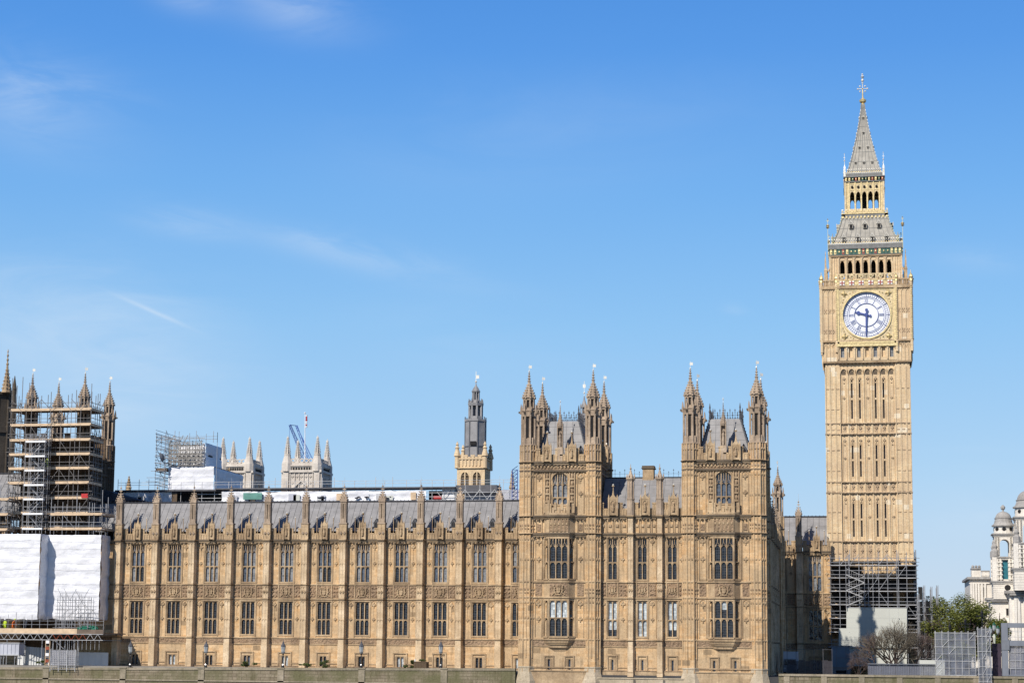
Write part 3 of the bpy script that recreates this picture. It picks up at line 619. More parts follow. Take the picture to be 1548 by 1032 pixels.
def gothic_range(name, label, loc, rz, x0, x1, wins, buts, bw=1.12, nl=3, ww=2.05, attic=False, roof=None, styles=('mix', 'dark'), base='pair', pin='main', z_roofmat=('lead_roof', 'lead_seam'), seeds=None, crestmat='scaffold_dark', butt_d=.72, gables=True, rooftop=None, wallmat='limestone_wall', lowstyle=None, group=None):
    T = thing(name, label, 'building', loc, rz, group)
    zt = 18.9 if attic else ZC
    ops = []
    zlo, hlo, zup, hup = 3.55, 4.6, 10.82, 5.35
    for i, x in enumerate(wins):
        ops += [(x-ww/2, x+ww/2, zlo, zlo+hlo), (x-ww/2, x+ww/2, zup, zup+hup)]
        bwid = 1.15 if base == 'pair' else .5
        ops.append((x-bwid/2, x+bwid/2, -.85 if base == 'pair' else -.75, .75))
    m = MB(); wall_cells(m, x0, x1, Z0-3, zt, ops, 0, .36)
    m.add([(x0, .5, Z0), (x0, .5, zt), (x1, .5, zt), (x1, .5, Z0)], [(0, 1, 2, 3)], 0)
    m.box(x0, x1, .05, .6, zt-.2, zt)
    part('wall', m, wallmat, T)
    # strings, bands, hood moulds
    m = MB()
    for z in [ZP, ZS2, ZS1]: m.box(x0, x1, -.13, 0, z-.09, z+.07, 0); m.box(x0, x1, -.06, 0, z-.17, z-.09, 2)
    m.box(x0, x1, -.05, 0, 2.35, 2.98, 1); m.box(x0, x1, -.10, 0, 2.22, 2.35, 0)
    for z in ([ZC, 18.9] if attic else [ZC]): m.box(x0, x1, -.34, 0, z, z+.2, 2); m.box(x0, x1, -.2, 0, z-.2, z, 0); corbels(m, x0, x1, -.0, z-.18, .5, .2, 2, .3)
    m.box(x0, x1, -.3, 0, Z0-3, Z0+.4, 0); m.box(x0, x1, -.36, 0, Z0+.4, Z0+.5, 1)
    part('string_course', m, ['limestone_trim', 'limestone_carved', 'limestone_soot_shade'], T)
    # blind tracery between windows and buttresses
    m = MB(); xs = sorted(buts)
    for i, x in enumerate(wins):
        lb = max([b_ for b_ in buts if b_ < x] or [x0-bw/2]); rb = min([b_ for b_ in buts if b_ > x] or [x1+bw/2])
        for s, e in ((lb+bw/2+.06, x-ww/2-.12), (x+ww/2+.12, rb-bw/2-.06)):
            if e-s > .35: side_panels(m, s, e, 0)
        for z0_, h_ in ((zlo, hlo), (zup, hup)):
            for s in (-1, 1): m.box(x+s*(ww/2+.09)-.07, x+s*(ww/2+.09)+.07, -.1, 0, z0_-.2, z0_+h_+.1, 0)
            m.box(x-ww/2-.2, x+ww/2+.2, -.14, 0, z0_+h_+.02, z0_+h_+.17, 0)
        bwid = (1.15 if base == 'pair' else .5)/2
        for s in (-1, 1): m.box(x+s*(bwid+.34)-.09, x+s*(bwid+.34)+.09, -.13, 0, -.95, .98+.1, 0); m.box(x+s*(bwid+.1)-.09, x+s*(bwid+.1)+.09, -.03, 0, -.95, .75, 0)
        m.box(x-bwid-.43, x+bwid+.43, -.16, 0, 1.08, 1.22, 0)
        m.box(lb, x-bwid-.43, -.09, 0, -.42, -.28, 0); m.box(x+bwid+.43, rb, -.09, 0, -.42, -.28, 0)
        if attic:
            for k in range(nl+2):
                w_ = (rb-lb-bw)/(nl+2); xa = lb+bw/2+w_*k; blind(m, xa+.06, xa+w_-.06, ZC+.35, 18.6, 0, .12, .09, 0, True); m.box(xa+w_*.3, xa+w_*.7, -.15, 0, ZC+1.0, ZC+1.35, 0)
    part('blind_tracery', m, 'limestone_trim', T)
    for i, x in enumerate(wins):
        sd = seeds[i] if seeds else i
        st0 = styles[0][i % len(styles[0])] if isinstance(styles[0], (list, tuple)) else styles[0]
        st1 = styles[1][i % len(styles[1])] if isinstance(styles[1], (list, tuple)) else styles[1]
        window(T, x, .02, zlo, ww, hlo, nl, 2.15, 0, st1, sd)
        window(T, x, .02, zup, ww, hup, nl, 2.2, .95, st0, sd+3)
        if base == 'pair': window(T, x, .02, -.85, 1.15, 1.6, 2, None, 0, ('halfblind' if i % 3 == 1 else 'blue' if i % 4 == 3 else 'dark'), i)
        else: window(T, x, .02, -.75, .5, 1.5, 1, None, 0, 'blue', i)
        # carved arms between the storeys, flanked by diapered panels
        cz = (ZS2+ZS1)/2; key = ('crest', ww)
        if key not in PM:
            c = crest(ww, 1.7); c.box(-ww/2, ww/2, -.03, 0, -.88, .88, 1); c.box(-ww/2-.12, -ww/2, -.12, 0, -.9, .9, 2); c.box(ww/2, ww/2+.12, -.12, 0, -.9, .9, 2); PM[key] = c.mesh('carved_panel', ['limestone_trim', 'limestone_carved', 'limestone_trim'])
        part('carved_panel', PM[key], None, T, (x, -.02, cz))
    for i, x in enumerate(wins):
        lb = max([b_ for b_ in buts if b_ < x] or [x0-bw/2]); rb = min([b_ for b_ in buts if b_ > x] or [x1+bw/2])
        for s, e in ((lb+bw/2+.05, x-ww/2-.15), (x+ww/2+.15, rb-bw/2-.05)):
            if e-s > .3:
                m = MB(); m.box(s, e, -.04, 0, ZS2+.15, ZS1-.2)
                n = 2
                for k in range(n):
                    for q in range(3): m.ball((s+(e-s)*(k+.5)/n), -.05, ZS2+.45+q*.55, .15, 0, 4)
                part('carved_band', m, 'limestone_carved', T)
    bm = buttress_mesh(bw, butt_d, Z0-.3, zt, [ZP, ZS2, ZS1], [ZC, 18.9] if attic else [ZC])
    if pin == 'main': pm = pinnacle_mesh(.98, ZC+.1, 18.95, 22.0, 23.6, 24.5)
    elif pin == 'link':
        m = MB(); yc = -.35
        m.fr(0, yc, .52, .5, 18.95, 21.2, 8, 0); m.fr(0, yc, .56, .56, 21.1, 21.25, 8, 0); m.fr(0, yc, .42, .38, 21.2, 23.6, 8, 0)
        for i in range(8): a = pi/8+i*pi/4; m.tube((.42*cos(a), yc+.42*sin(a), 21.2), (.42*cos(a), yc+.42*sin(a), 23.6), .05, 4, 0)
        m.fr(0, yc, .42, .62, 23.5, 23.75, 8, 0); m.fr(0, yc, .62, .62, 23.75, 23.9, 8, 0)
        for i in range(8): a = pi/8+i*pi/4; m.lathe(.52*cos(a), yc+.52*sin(a), [(.09, 23.9), (.1, 24.15), (.02, 24.4)], 4, 0)
        m.lathe(0, yc, [(.4, 23.9), (.2, 24.5), (.08, 25.0), (.16, 25.1), (.05, 25.3), (.03, 25.7)], 8, 0)
        pm = m.mesh('pinnacle', ['limestone_weathered'])
    else: pm = None
    for x in buts:
        part('buttress', bm, None, T, (x, 0, 0))
        if pm: part('pinnacle', pm, None, T, (x, 0, 0))
    bs = sorted(buts)
    for i, x in enumerate(wins):
        lb = max([b_ for b_ in buts if b_ < x] or [x0-bw/2]); rb = min([b_ for b_ in buts if b_ > x] or [x1+bw/2]); c = (lb+rb)/2; w_ = round(rb-lb-bw, 2)
        if attic: me = parapet_bay(w_, (0,), 19.1, 20.75, 21.7, 23.1, False)
        else: me = parapet_bay(w_, (0,), 16.8, 18.35, 19.2, 20.55, True, gw=.78)
        part('parapet', me, None, T, (c, -.12, 0))
    if roof:
        ye, ze, yr, zr = roof
        rm = roof_mesh(x0, x1, ye, ze, yr, zr, mats=z_roofmat, hz=3 if attic else 2, step=.86 if not attic else 1.0, seam=.018 if attic else .02)
        R = part('roof', rm, list(z_roofmat), T)
        part('roof_cresting', cresting(x0, x1, yr, zr, .9 if attic else .3, .62 if attic else .55, .02 if attic else .05, 2 if attic else 0), 'lead_seam' if attic else 'lead_dark', R)
    return T

# ------------------------------------------------------------------ main river range (left of the pavilions)
P_ = 5.5
wins = [P_*i for i in range(0, 11)]; buts = [P_*i-2.75 for i in range(0, 11)]
mainR = gothic_range('palace_range', 'long honey stone palace range with eleven bays of tall windows between scaffolded tower and pavilion', (0, -.1, 0), 0, -9.3, 57.4, wins, buts,
                     roof=(1.2, 18.0, 5.0, 22.35), styles=(['mix', 'mix', 'grey', 'grey', 'grey', 'mix', 'grey', 'mix', 'grey', 'grey', 'grey'], 'dark'), butt_d=.92)
rf = [c for c in mainR.children if c.name.startswith('roof') and 'crest' not in c.name][0]
def dormer_mesh(s=1.0):
    m = MB(); w = .36*s
    m.ex([(-w, 0), (w, 0), (w, .5*s), (0, 1.1*s), (-w, .5*s)], -.1, 1.2, 0); m.ex([(-w*.66, .08), (w*.66, .08), (w*.66, .48*s), (0, .85*s), (-w*.66, .48*s)], -.115, -.1, 1)
    m.box(-.03, .03, -.14, -.1, .05, .8*s, 0); m.ex([(-w-.06, .46*s), (0, 1.12*s), (w+.06, .46*s), (w+.06, .56*s), (0, 1.24*s), (-w-.06, .56*s)], -.16, 1.2, 0)
    return m.mesh('dormer', ['lead_dark', 'void_dark'])
dm = dormer_mesh()
for i in range(11):
    if i >= 6: part('dormer', dm, None, rf, (P_*i-1.25, 1.55, 18.55)); part('dormer', dm, None, rf, (P_*i+1.4, 1.55, 18.55))

# ------------------------------------------------------------------ pavilions
def pavilion_tower(label, X, Y, lowstyle, upstyle, topstyle, lantern=False, group='pavilion towers at the end of the river front'):
    T = thing('pavilion_tower', label, 'tower', (X, Y, 0), 0, group)
    SX, SY = 8.49, 10.63; xc = SX/2; yf = -.55; R = 1.06; zc2, zc3 = 18.85, 25.9
    # wall with openings (front), plain other sides
    wl, wr = .7, SX-.7
    bx = (-1.33, 1.33)
    ops = [(xc-1.05, xc+1.05, 20.45, 24.6)]+[(xc+b_-.25, xc+b_+.25, -.75, .75) for b_ in bx]+[(xc-1.4, xc+1.4, 3.5, 8.25), (xc-1.4, xc+1.4, 10.85, 16.2)]
    m = MB(); wall_cells(m, wl, wr, Z0-3, 26.6, ops, yf, .4)
    m.box(wl, wr, yf+.55, SY+.5, Z0-3, 26.4)
    m.box(-.45, SX+.45, .3, SY-.3, Z0-3, 26.4); part('wall', m, 'limestone_wall', T)
    # side elevations: string courses, ribs, windows kept shallow
    m = MB()
    for s in (-1, 1):
        xs_ = SX/2+s*(SX/2+.45)
        for z in (ZP, ZS2, ZS1, ZC, zc2, 24.9, zc3): m.box(xs_-.02 if s > 0 else xs_-.2, xs_+.2 if s > 0 else xs_+.02, 1.0, SY-1.0, z-.12, z+.14, 0)
        for k in range(9): y_ = 1.4+k*(SY-2.8)/8; m.box(xs_-.01 if s > 0 else xs_-.12, xs_+.12 if s > 0 else xs_+.01, y_-.07, y_+.07, 0, 25.8, 0)
    part('side_moulding', m, 'limestone_weathered', T)
    # front mouldings
    m = MB()
    for z in (ZP, ZS2, ZS1): m.box(wl, wr, yf-.15, yf, z-.09, z+.09, 0)
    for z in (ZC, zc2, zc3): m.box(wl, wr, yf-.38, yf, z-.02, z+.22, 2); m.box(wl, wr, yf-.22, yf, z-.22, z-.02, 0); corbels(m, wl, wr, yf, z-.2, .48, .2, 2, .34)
    m.box(wl, wr, yf-.3, yf, 24.75, 24.95, 2); corbels(m, wl, wr, yf, 24.75, .4, .14, 2, .2)
    m.box(wl, wr, yf-.07, yf, 2.35, 3.0, 1); m.box(wl, wr, yf-.12, yf, 2.24, 2.35, 0); m.box(wl, wr, yf-.07, yf, 25.0, 25.68, 1)
    for i in range(16): m.ball(wl+(wr-wl)*(i+.5)/16, yf-.08, 25.34, .2, 0, 4)
    m.box(wl, wr, yf-.14, yf, -.46, -.3, 0); m.box(wl-.4, wr+.4, yf-.35, yf, Z0-3, Z0+.3, 0); m.box(wl-.4, wr+.4, yf-.45, yf, Z0+.3, Z0+.42, 0)
    for b_ in bx:
        x = xc+b_
        for s in (-1, 1): m.box(x+s*.58-.09, x+s*.58+.09, yf-.13, yf, -.5, 1.06, 0); m.box(x+s*.34-.06, x+s*.34+.06, yf-.04, yf, -.75, .75, 0)
        m.box(x-.67, x+.67, yf-.16, yf, .98, 1.12, 0)
    for z0_, z1_ in ((ZP+.3, ZS2-.25), (ZS1+.3, ZC-.35), (zc2+.5, 24.6)):
        for xa, xb in ((1.05, 2.0), (SX-2.0, SX-1.05)):
            blind(m, xa, xb, z0_, z1_, yf, .09, .08, 0, True); fleur(m, (xa+xb)/2, yf, (z0_+z1_)/2-.1, .26, 0); fleur(m, (xa+xb)/2, yf, z1_-.6, .3, 0)
    for xa, xb in ((1.1, 1.95), (SX-1.95, SX-1.1)):
        m.box(xa, xb, yf-.05, yf, ZS2+.2, ZS1-.2, 1); blind(m, xa, xb, ZC+.35, zc2-.3, yf, .12, .1, 0); m.box(xa+.2, xb-.2, yf-.1, yf, ZC+.5, zc2-.9, 1)
    for s in (-1, 1):           # niches with figures beside the arched window
        x = xc+s*1.62
        m.box(x-.3, x+.3, yf-.06, yf, 20.6, 24.5, 1)
        for k in (-1, 1): m.box(x+k*.33-.06, x+k*.33+.06, yf-.2, yf, 20.4, 24.6, 0)
        for q in range(4): m.box(x-.24, x+.24, yf-.26, yf, 20.75+q*.98, 20.98+q*.98, 0); m.lathe(x, yf-.15, [(.1, 21.0+q*.98), (.15, 21.25+q*.98), (.1, 21.45+q*.98), (.04, 21.6+q*.98)], 6, 0)
    part('string_course', m, ['limestone_trim', 'limestone_carved', 'limestone_soot_shade'], T)
    # oriel: canted bay over both main storeys on a moulded corbel
    yo = yf-.75; wo_, wi = 2.08, 1.3; oy = yo
    pl = lambda k, y2=yf+.02: [(xc-wo_-k, y2), (xc-wi-k*.6, oy-k), (xc+wi+k*.6, oy-k), (xc+wo_+k, y2)]
    m = MB()
    for z0_, z1_, k in ((ZS2-.27, ZS2-.1, -.02), (ZS2-.1, ZS2+.1, .12), (ZS2+.1, ZS1-.1, -.03), (ZS1-.1, ZS1+.1, .12), (ZS1+.1, 10.88, -.0), (8.2, ZS2-.27, -.02), (16.15, ZC-.2, -.0), (2.95, 3.5, 0), (ZP-.09, ZP+.1, .13), (ZC+.22, zc2-.25, -.03)): m.prism(pl(k), z0_, z1_, 0)
    for z in (ZC, zc2): m.prism(pl(.12), z-.2, z, 0); m.prism(pl(.3), z, z+.2, 2)
    for za, zb, ka, kb in ((2.95, 2.7, 0, -.1), (2.7, 2.45, -.1, -.35), (2.45, 2.1, -.35, -.6), (2.1, 1.55, -.6, -1.3)):
        a = pl(ka); b_ = [(x_, min(y_+.0, yf+.02)) for x_, y_ in pl(kb)]
        b_ = [(p[0], yf+.02 if i in (0, 3) else min(yf+.01, oy-kb*.62)) for i, p in enumerate(b_)]
        m.add([(x_, y_, za) for x_, y_ in a]+[(x_, y_, zb) for x_, y_ in b_], [(0, 1, 2, 3), (7, 6, 5, 4)]+[(i, i+4, (i+1) % 4+4, (i+1) % 4) for i in range(4)], 0)
    for q in range(5): blind(m, xc-wi+q*2*wi/5+.03, xc-wi+(q+1)*2*wi/5-.03, ZC+.35, zc2-.3, oy, .1, .07, 0); m.box(xc-wi+(q+.3)*2*wi/5, xc-wi+(q+.7)*2*wi/5, oy-.12, oy, ZC+1.2, ZC+1.5, 0)
    m.box(xc-wi+.1, xc+wi-.1, oy-.03, oy+.05, ZC+.4, zc2-.4, 1)
    for z0_, z1_ in ((3.5, 8.3), (10.85, 16.2)):
        for s in (-1, 1): m.tube((xc+s*wi, oy, z0_), (xc+s*wi, oy, z1_), .13, 6, 0); m.tube((xc+s*wo_, yf-.02, z0_), (xc+s*wo_, yf-.02, z1_), .13, 6, 0)
    m.box(xc-1.15, xc+1.15, oy-.02, oy, ZS2+.15, ZS1-.15, 1); cr = crest(2.1, 1.7); m.merge(cr, Matrix.Translation((xc, oy, (ZS1+ZS2)/2)))
    # balcony above
    m.prism(pl(.25), zc2+.22, 19.35, 0)
    for q in range(7):
        x0_ = xc-wi+q*2*wi/7; m.box(x0_+.04, x0_+2*wi/7-.04, oy-.2, oy-.02, 19.35, 20.55 if q % 2 == 0 else 20.05, 0)
    for s in (-1, 1): m.box(xc+s*1.75-.28, xc+s*1.75+.28, yf-.62, yf-.4, 19.35, 20.6, 0); m.box(xc+s*1.35-.1, xc+s*1.35+.1, oy-.3, oy, 19.2, 21.0, 0); m.box(xc+s*.45-.14, xc+s*.45+.14, oy-.3, oy-.19, 19.7, 20.7, 0)
    O = part('oriel', m, ['limestone_trim', 'limestone_carved', 'limestone_soot_shade'], T)
    sidew = sqrt((wo_-wi)**2+(yf-oy)**2); ang = math.atan2(yf-oy, wo_-wi)
    for z0_, hh, tr, tc, stl in ((3.5, 4.7, 2.4, 0, lowstyle), (10.85, 5.3, 2.2, .9, upstyle)):
        window(O, xc, oy-.03, z0_, 2*wi-.1, hh, 3, tr, tc, stl, 2)
        for s in (-1, 1):
            px, py = xc+s*(wi+wo_)/2, (oy+yf)/2
            window(O, px, py, z0_, sidew-.12, hh, 1, tr, tc, 'dark', 1, rz=s*ang)
    window(T, xc, yf+.04, 20.45, 2.1, 4.15, 3, .95, 1.35, topstyle, 1, arched=True)
    for b_ in bx: window(T, xc+b_, yf+.02, -.75, .5, 1.5, 1, None, 0, 'blue', 0)
    # battlements on all sides
    zp = zc3+.15
    me = parapet_bay(round(SX-2.1, 2), (-1.62, 1.62), zp, zp+1.75, zp+2.4, zp+3.95, False, gw=1.0)
    part('parapet', me, None, T, (xc, yf-.12, 0)); part('parapet', me, None, T, (xc, SY+.55, 0), pi)
    me = parapet_bay(round(SY-2.1, 2), (-1.9, 1.9), zp, zp+1.75, zp+2.4, zp+3.2, False, gw=1.0)
    part('parapet', me, None, T, (SX+.5, SY/2, 0), pi/2); part('parapet', me, None, T, (-.5, SY/2, 0), -pi/2)
    # canopied figure in the middle of the parapet
    m = MB(); y_ = yf-.15
    m.box(xc-.4, xc+.4, y_-.12, y_+.5, zp, zp+1.9, 0)
    m.box(xc-.38, xc-.26, y_-.15, y_+.4, zp+1.9, zp+5.0, 0); m.box(xc+.26, xc+.38, y_-.15, y_+.4, zp+1.9, zp+5.0, 0); m.box(xc-.38, xc+.38, y_+.25, y_+.45, zp+1.9, zp+5, 0)
    m.lathe(xc, y_, [(.16, zp+1.9), (.22, zp+2.4), (.16, zp+3.0), (.2, zp+3.3), (.08, zp+3.55), (.13, zp+3.75), (.03, zp+3.95)], 8, 0)
    m.fr(xc, y_+.12, .34, .46, zp+4.4, zp+4.7, 8); spire_cap(m, xc, y_+.12, .36, zp+4.7, zp+7.4, 8, 5)
    cn = part('canopied_statue', m, 'limestone_weathered', T); f = MB(); f.tube((xc, y_+.12, zp+7.4), (xc, y_+.12, zp+8.1), .03, 4); f.ball(xc, y_+.12, zp+7.85, .1); part('finial', f, 'pale_gilt', cn)
    # steep truncated roof with ironwork
    b0 = (.8, 1.0, SX-.8, SY-1.0); tp = (xc-1.95, 2.7, xc+1.95, SY-2.7); z0_, z1_ = 26.5, 31.75
    m = MB(); A = [(b0[0], b0[1], z0_), (b0[2], b0[1], z0_), (b0[2], b0[3], z0_), (b0[0], b0[3], z0_)]; B = [(tp[0], tp[1], z1_), (tp[2], tp[1], z1_), (tp[2], tp[3], z1_), (tp[0], tp[3], z1_)]
    m.add(A+B, [(0, 1, 5, 4), (1, 2, 6, 5), (2, 3, 7, 6), (3, 0, 4, 7), (4, 5, 6, 7)], 0)
    for i in range(4):
        a0, a1, b0_, b1_ = Vector(A[i]), Vector(A[(i+1) % 4]), Vector(B[i]), Vector(B[(i+1) % 4])
        m.tube(a0, b0_, .09, 6, 1)
        for k in range(1, 5): t = k/5; m.tube(a0.lerp(a1, .14+.72*t*.999) if False else b0_.lerp(b1_, t)+(a0.lerp(a1, .5)-b0_.lerp(b1_, .5)), b0_.lerp(b1_, t), .025, 4, 1)
        for t in (.25, .45, .65, .85): m.tube(a0.lerp(b0_, t), a1.lerp(b1_, t), .018, 4, 1)
        for k in range(9): p = a0.lerp(b0_, .3+.7*k/9); m.box(p.x-.08, p.x+.08, p.y-.08, p.y+.08, p.z, p.z+.3, 1)
    RF = part('roof', m, ['lead_roof', 'lead_dark'], T)
    m = MB()
    for i in range(4):
        a, b_ = Vector(B[i]), Vector(B[(i+1) % 4]); n = int((b_-a).length/.32)
        for k in range(n+1):
            p = a.lerp(b_, k/n); hh = 1.35 if k % 2 == 0 else .95; m.tube(p, p+Vector((0, 0, hh)), .028, 3); m.ball(p.x, p.y, p.z+hh*.62, .09, 0, 4); m.box(p.x-.09, p.x+.09, p.y-.06, p.y+.06, p.z+hh*.78, p.z+hh*.86)
        for q in (.08, .45): m.tube(a+Vector((0, 0, q)), b_+Vector((0, 0, q)), .025, 3)
    for i in range(4): p = B[i]; m.lathe(p[0], p[1], [(.16, p[2]), (.12, p[2]+.8), (.2, p[2]+.9), (.08, p[2]+1.3), (.12, p[2]+1.5), (.02, p[2]+2.1)], 6)
    part('roof_cresting', m, 'lead_dark', RF)
    for x in (1.75, SX-1.75): part('dormer', dormer_mesh(1.15), None, RF, (x, .95, 26.9))
    if lantern:
        m = MB(); x, y = xc+1.9, SY-2.6
        m.fr(x, y, .52, .5, 31.6, 33.2, 8); m.fr(x, y, .6, .6, 33.1, 33.3, 8)
        for i in range(8): a = pi/8+i*pi/4; m.tube((x+.5*cos(a), y+.5*sin(a), 31.6), (x+.5*cos(a), y+.5*sin(a), 34.4), .06, 4); m.lathe(x+.5*cos(a), y+.5*sin(a), [(.08, 34.4), (.01, 34.8)], 4)
        m.fr(x, y, .3, .3, 33.3, 34.3, 8); m.fr(x, y, .56, .56, 34.2, 34.4, 8); m.lathe(x, y, [(.45, 34.4), (.28, 34.8), (.12, 35.3), (.06, 35.8)], 8)
        q = part('roof_lantern', m, 'lead_roof', RF); f = MB(); f.tube((x, y, 35.8), (x, y, 37.8), .04, 4); f.ball(x, y, 36.2, .14); f.box(x-.18, x+.18, y-.02, y+.02, 36.9, 37.4); part('finial', f, 'pale_gilt', q)
    for tx, ty in ((0, 0), (SX, 0), (0, SY), (SX, SY)): turret(T, tx, ty, Z0-3, zc3, 37.93 if ty == 0 else 37.9, R)
    # battered turret feet on the river wall
    for tx in (0, SX):
        m = MB(); m.fr(tx, 0, R*1.45, R*1.1, Z0-.9, Z0+.35, 8); m.fr(tx, 0, R*1.5, R*1.5, Z0-3, Z0-.9, 8); m.fr(tx, 0, R*1.18, R*1.18, -.46, -.28, 8); m.fr(tx, 0, R*1.12, R*1.12, Z0, -.4, 8)
        part('turret_foot', m, 'plinth_stone', T)
    return T
PTY = -12.0
pavilion_tower('square pavilion tower nearer the long range, with blinds drawn in its lower oriel', 58.28, PTY, 'topblind', 'dark', 'grey', True)
pavilion_tower('square pavilion tower nearer the clock tower, standing at the building corner', 79.43, PTY, 'swag', 'dark', 'blue')
lw = [at(x, 900, -11.7).x for x in (925.9, 971, 1016.4)]; lb_ = [at(x, 900, -12.2).x for x in (953.3, 997.6)]
link = gothic_range('palace_link', 'three bay stone range with white blinds joining the two pavilion towers', (0, -11.75, 0), 0, 67.6, 78.6, lw, lb_, bw=.85, nl=2, ww=1.32, attic=True,
                    roof=(1.2, 19.6, 5.7, 24.45), styles=('dark', ['halfblind', 'blind', 'halfblind']), base='single', pin='link', butt_d=.7)
rf = [c for c in link.children if c.name.startswith('roof') and 'crest' not in c.name][0]
m = MB(); cx0, cx1 = at(972.5, 715, -5.5).x, at(989, 715, -5.5).x; m.box(cx0, cx1, 5.4, 7.0, 22, 25.65); m.box(cx0-.15, cx1+.15, 5.25, 7.15, 25.65, 25.8, 1); m.box(cx0-.08, cx1+.08, 5.3, 7.1, 25.8, 26.05, 1); part('chimney', m, ['limestone_trim', 'limestone_soot_shade'], rf)

# ------------------------------------------------------------------ north return wing in shade
wy = [3.2+5.0*i for i in range(6)]
wing = gothic_range('palace_wing', 'shaded stone return wing running back from the pavilion towards the clock tower', (88.75, -.4, 0), pi/2, 0, 32.2, wy, [w_-2.5 for w_ in wy]+[wy[-1]+2.5], bw=1.0, styles=('dark', 'dark'), base='pair', pin='wing', roof=(1.0, 18.2, 5, 23.0), z_roofmat=('lead_roof', 'lead_seam'), butt_d=.42)
tw = at(1175.5, 745, 10)
turret(wing, 24.5, -.25, 0, 19.6, 28.6, .82, 'limestone_weathered', True, key='w')
pmw = pinnacle_mesh(.6, 17, 18.7, 20.3, 21.6, 22.2)
for i, x in enumerate([w_-2.5 for w_ in wy]): part('pinnacle', pmw, None, wing, (x, 0, 0))
# ------------------------------------------------------------------ range behind, beside the clock tower
bx_ = [at(1207.8, 840, 31.2).x, at(1207.8, 840, 31.2).x-5.3, at(1207.8, 840, 31.2).x+5.3]
wx_ = [at(1224.7+7.5, 880, 32).x, at(1224.7+7.5, 880, 32).x-5.3]
back = gothic_range('palace_court_range', 'partly shaded stone range tucked between the return wing and clock tower', (0, 32, 0), 0, 84, 96.4, wx_, bx_[:2], styles=('grey', 'dark'), roof=(1.2, 17.8, 5, 22.2), butt_d=.7, z_roofmat=('lead_roof', 'lead_seam'))

# ------------------------------------------------------------------ clock tower
CX, CYF = 102.15, 33.0; HS = 6.22; CYC = CYF+HS
CT = thing('clock_tower', 'tall stone clock tower with gilded dial and pointed iron spire, standing right of the palace', 'clock tower', (CX, CYC, 0))
def four(mb, quarter):
    for a in range(4): mb.merge(quarter, Matrix.Rotation(a*pi/2, 4, 'Z'))
# shaft
q = MB(); h = HS; inner = 4.1
wz = [(36.6, 42.7), (24.2+.3, 30.75), (18.75-.45, 0)]
sl_z = [(36.75, 42.75), (28.0, 33.0), (19.0, 24.2)]
pw = 2*inner/7; sx_ = [-inner+pw*(i+.5) for i in range(7)]; sid = (1, 2, 4, 5)
ops = []
for z0_, z1_ in sl_z:
    for i in sid: ops.append((sx_[i]-.13, sx_[i]+.13, z0_, z1_))
yf = -h+.22
wall_cells(q, -inner-.1, inner+.1, -1.5, 45.2, ops, yf, .5, 0)
for z0_, z1_ in sl_z:
    for i in sid:
        q.add([(sx_[i]-.13, yf+.45, z0_), (sx_[i]+.13, yf+.45, z0_), (sx_[i]+.13, yf+.45, z1_), (sx_[i]-.13, yf+.45, z1_)], [(0, 1, 2, 3)], 3); zm = (z0_+z1_)/2; q.box(sx_[i]-.13, sx_[i]+.13, yf-.02, yf+.4, zm-.14, zm+.14, 4)
for i in range(8): x = -inner+pw*i; q.box(x-.09, x+.09, -h+.05, yf, 2, 43.6, 0); q.box(x-.17, x+.17, -h+.14, yf, 2, 43.6, 0)
for i in range(7):
    x = sx_[i]
    for z0_, z1_ in ((36.2, 43.6), (27.4, 34.2), (18.5, 25.4), (3, 15)):
        q.box(x-.30, x-.25, yf-.1, yf, z0_, z1_-.9, 0); q.box(x+.25, x+.30, yf-.1, yf, z0_, z1_-.9, 0)
        if i in (0, 3, 6): fleur(q, x, yf, (z0_+z1_)/2, .16, 2)
        fleur(q, x, yf-.02, z1_-.75, .2, 2); q.ball(x, yf-.05, z1_-1.4, .14, 2, 4)
    # arched head under the gallery, its recess shade painted as a dark plate
    arch_fill(q, x-pw/2+.08, x+pw/2-.08, 43.4, 44.3, -h-.05, yf, 0, 4); q.box(x-.3, x+.3, yf-.04, yf, 43.45, 44.0, 5)
# corner buttresses (clasping, panelled)
for s in (-1, 1):
    xa, xb = s*inner, s*h
    q.box(min(xa, s*(h-.012)), max(xa, s*(h-.012)), -h, -h+1.5, -1.5, 45.2, 0)
    for k in (.0, .30, .36, .68, .74, 1.0): x = xa+(xb-xa)*k; q.box(x-.06, x+.06, -h-.1, -h, 1, 44.6, 0)
    for z in [4+3.1*k for k in range(13)]:
        for k in (.15, .52, .87): x = xa+(xb-xa)*k; q.box(x-.2, x+.2, -h-.06, -h, z, z+.14, 2)
for z, d in ((45.2, .22), (36.05, .12), (34.45, .15), (27.2, .12), (25.6, .15), (18.3, .15), (15.4, .28)):
    q.box(-h-d+.01, h+d-.01, -h-d, -h+.3, z-.08, z+.07, 2); corbels(q, -h, h, -h, z-.07, .55, .13, 5, d*.9)
for z0_, z1_ in ((34.6, 35.9), (25.75, 27.05), (15.6, 18.1)):
    for i in range(7): q.box(sx_[i]-.28, sx_[i]+.28, yf-.03, yf, z0_+.1, z1_-.15, 1); fleur(q, sx_[i], yf-.03, (z0_+z1_)/2+.1, .2, 2)
m = MB(); four(m, q); m.box(-h+1, h-1, -h+1, h-1, -1.5, 45)
part('shaft', m, ['limestone_cleaned', 'limestone_cleaned_carved', 'limestone_cleaned_carved', 'slate_dark', 'limestone_pale', 'limestone_soot_shade'], CT)
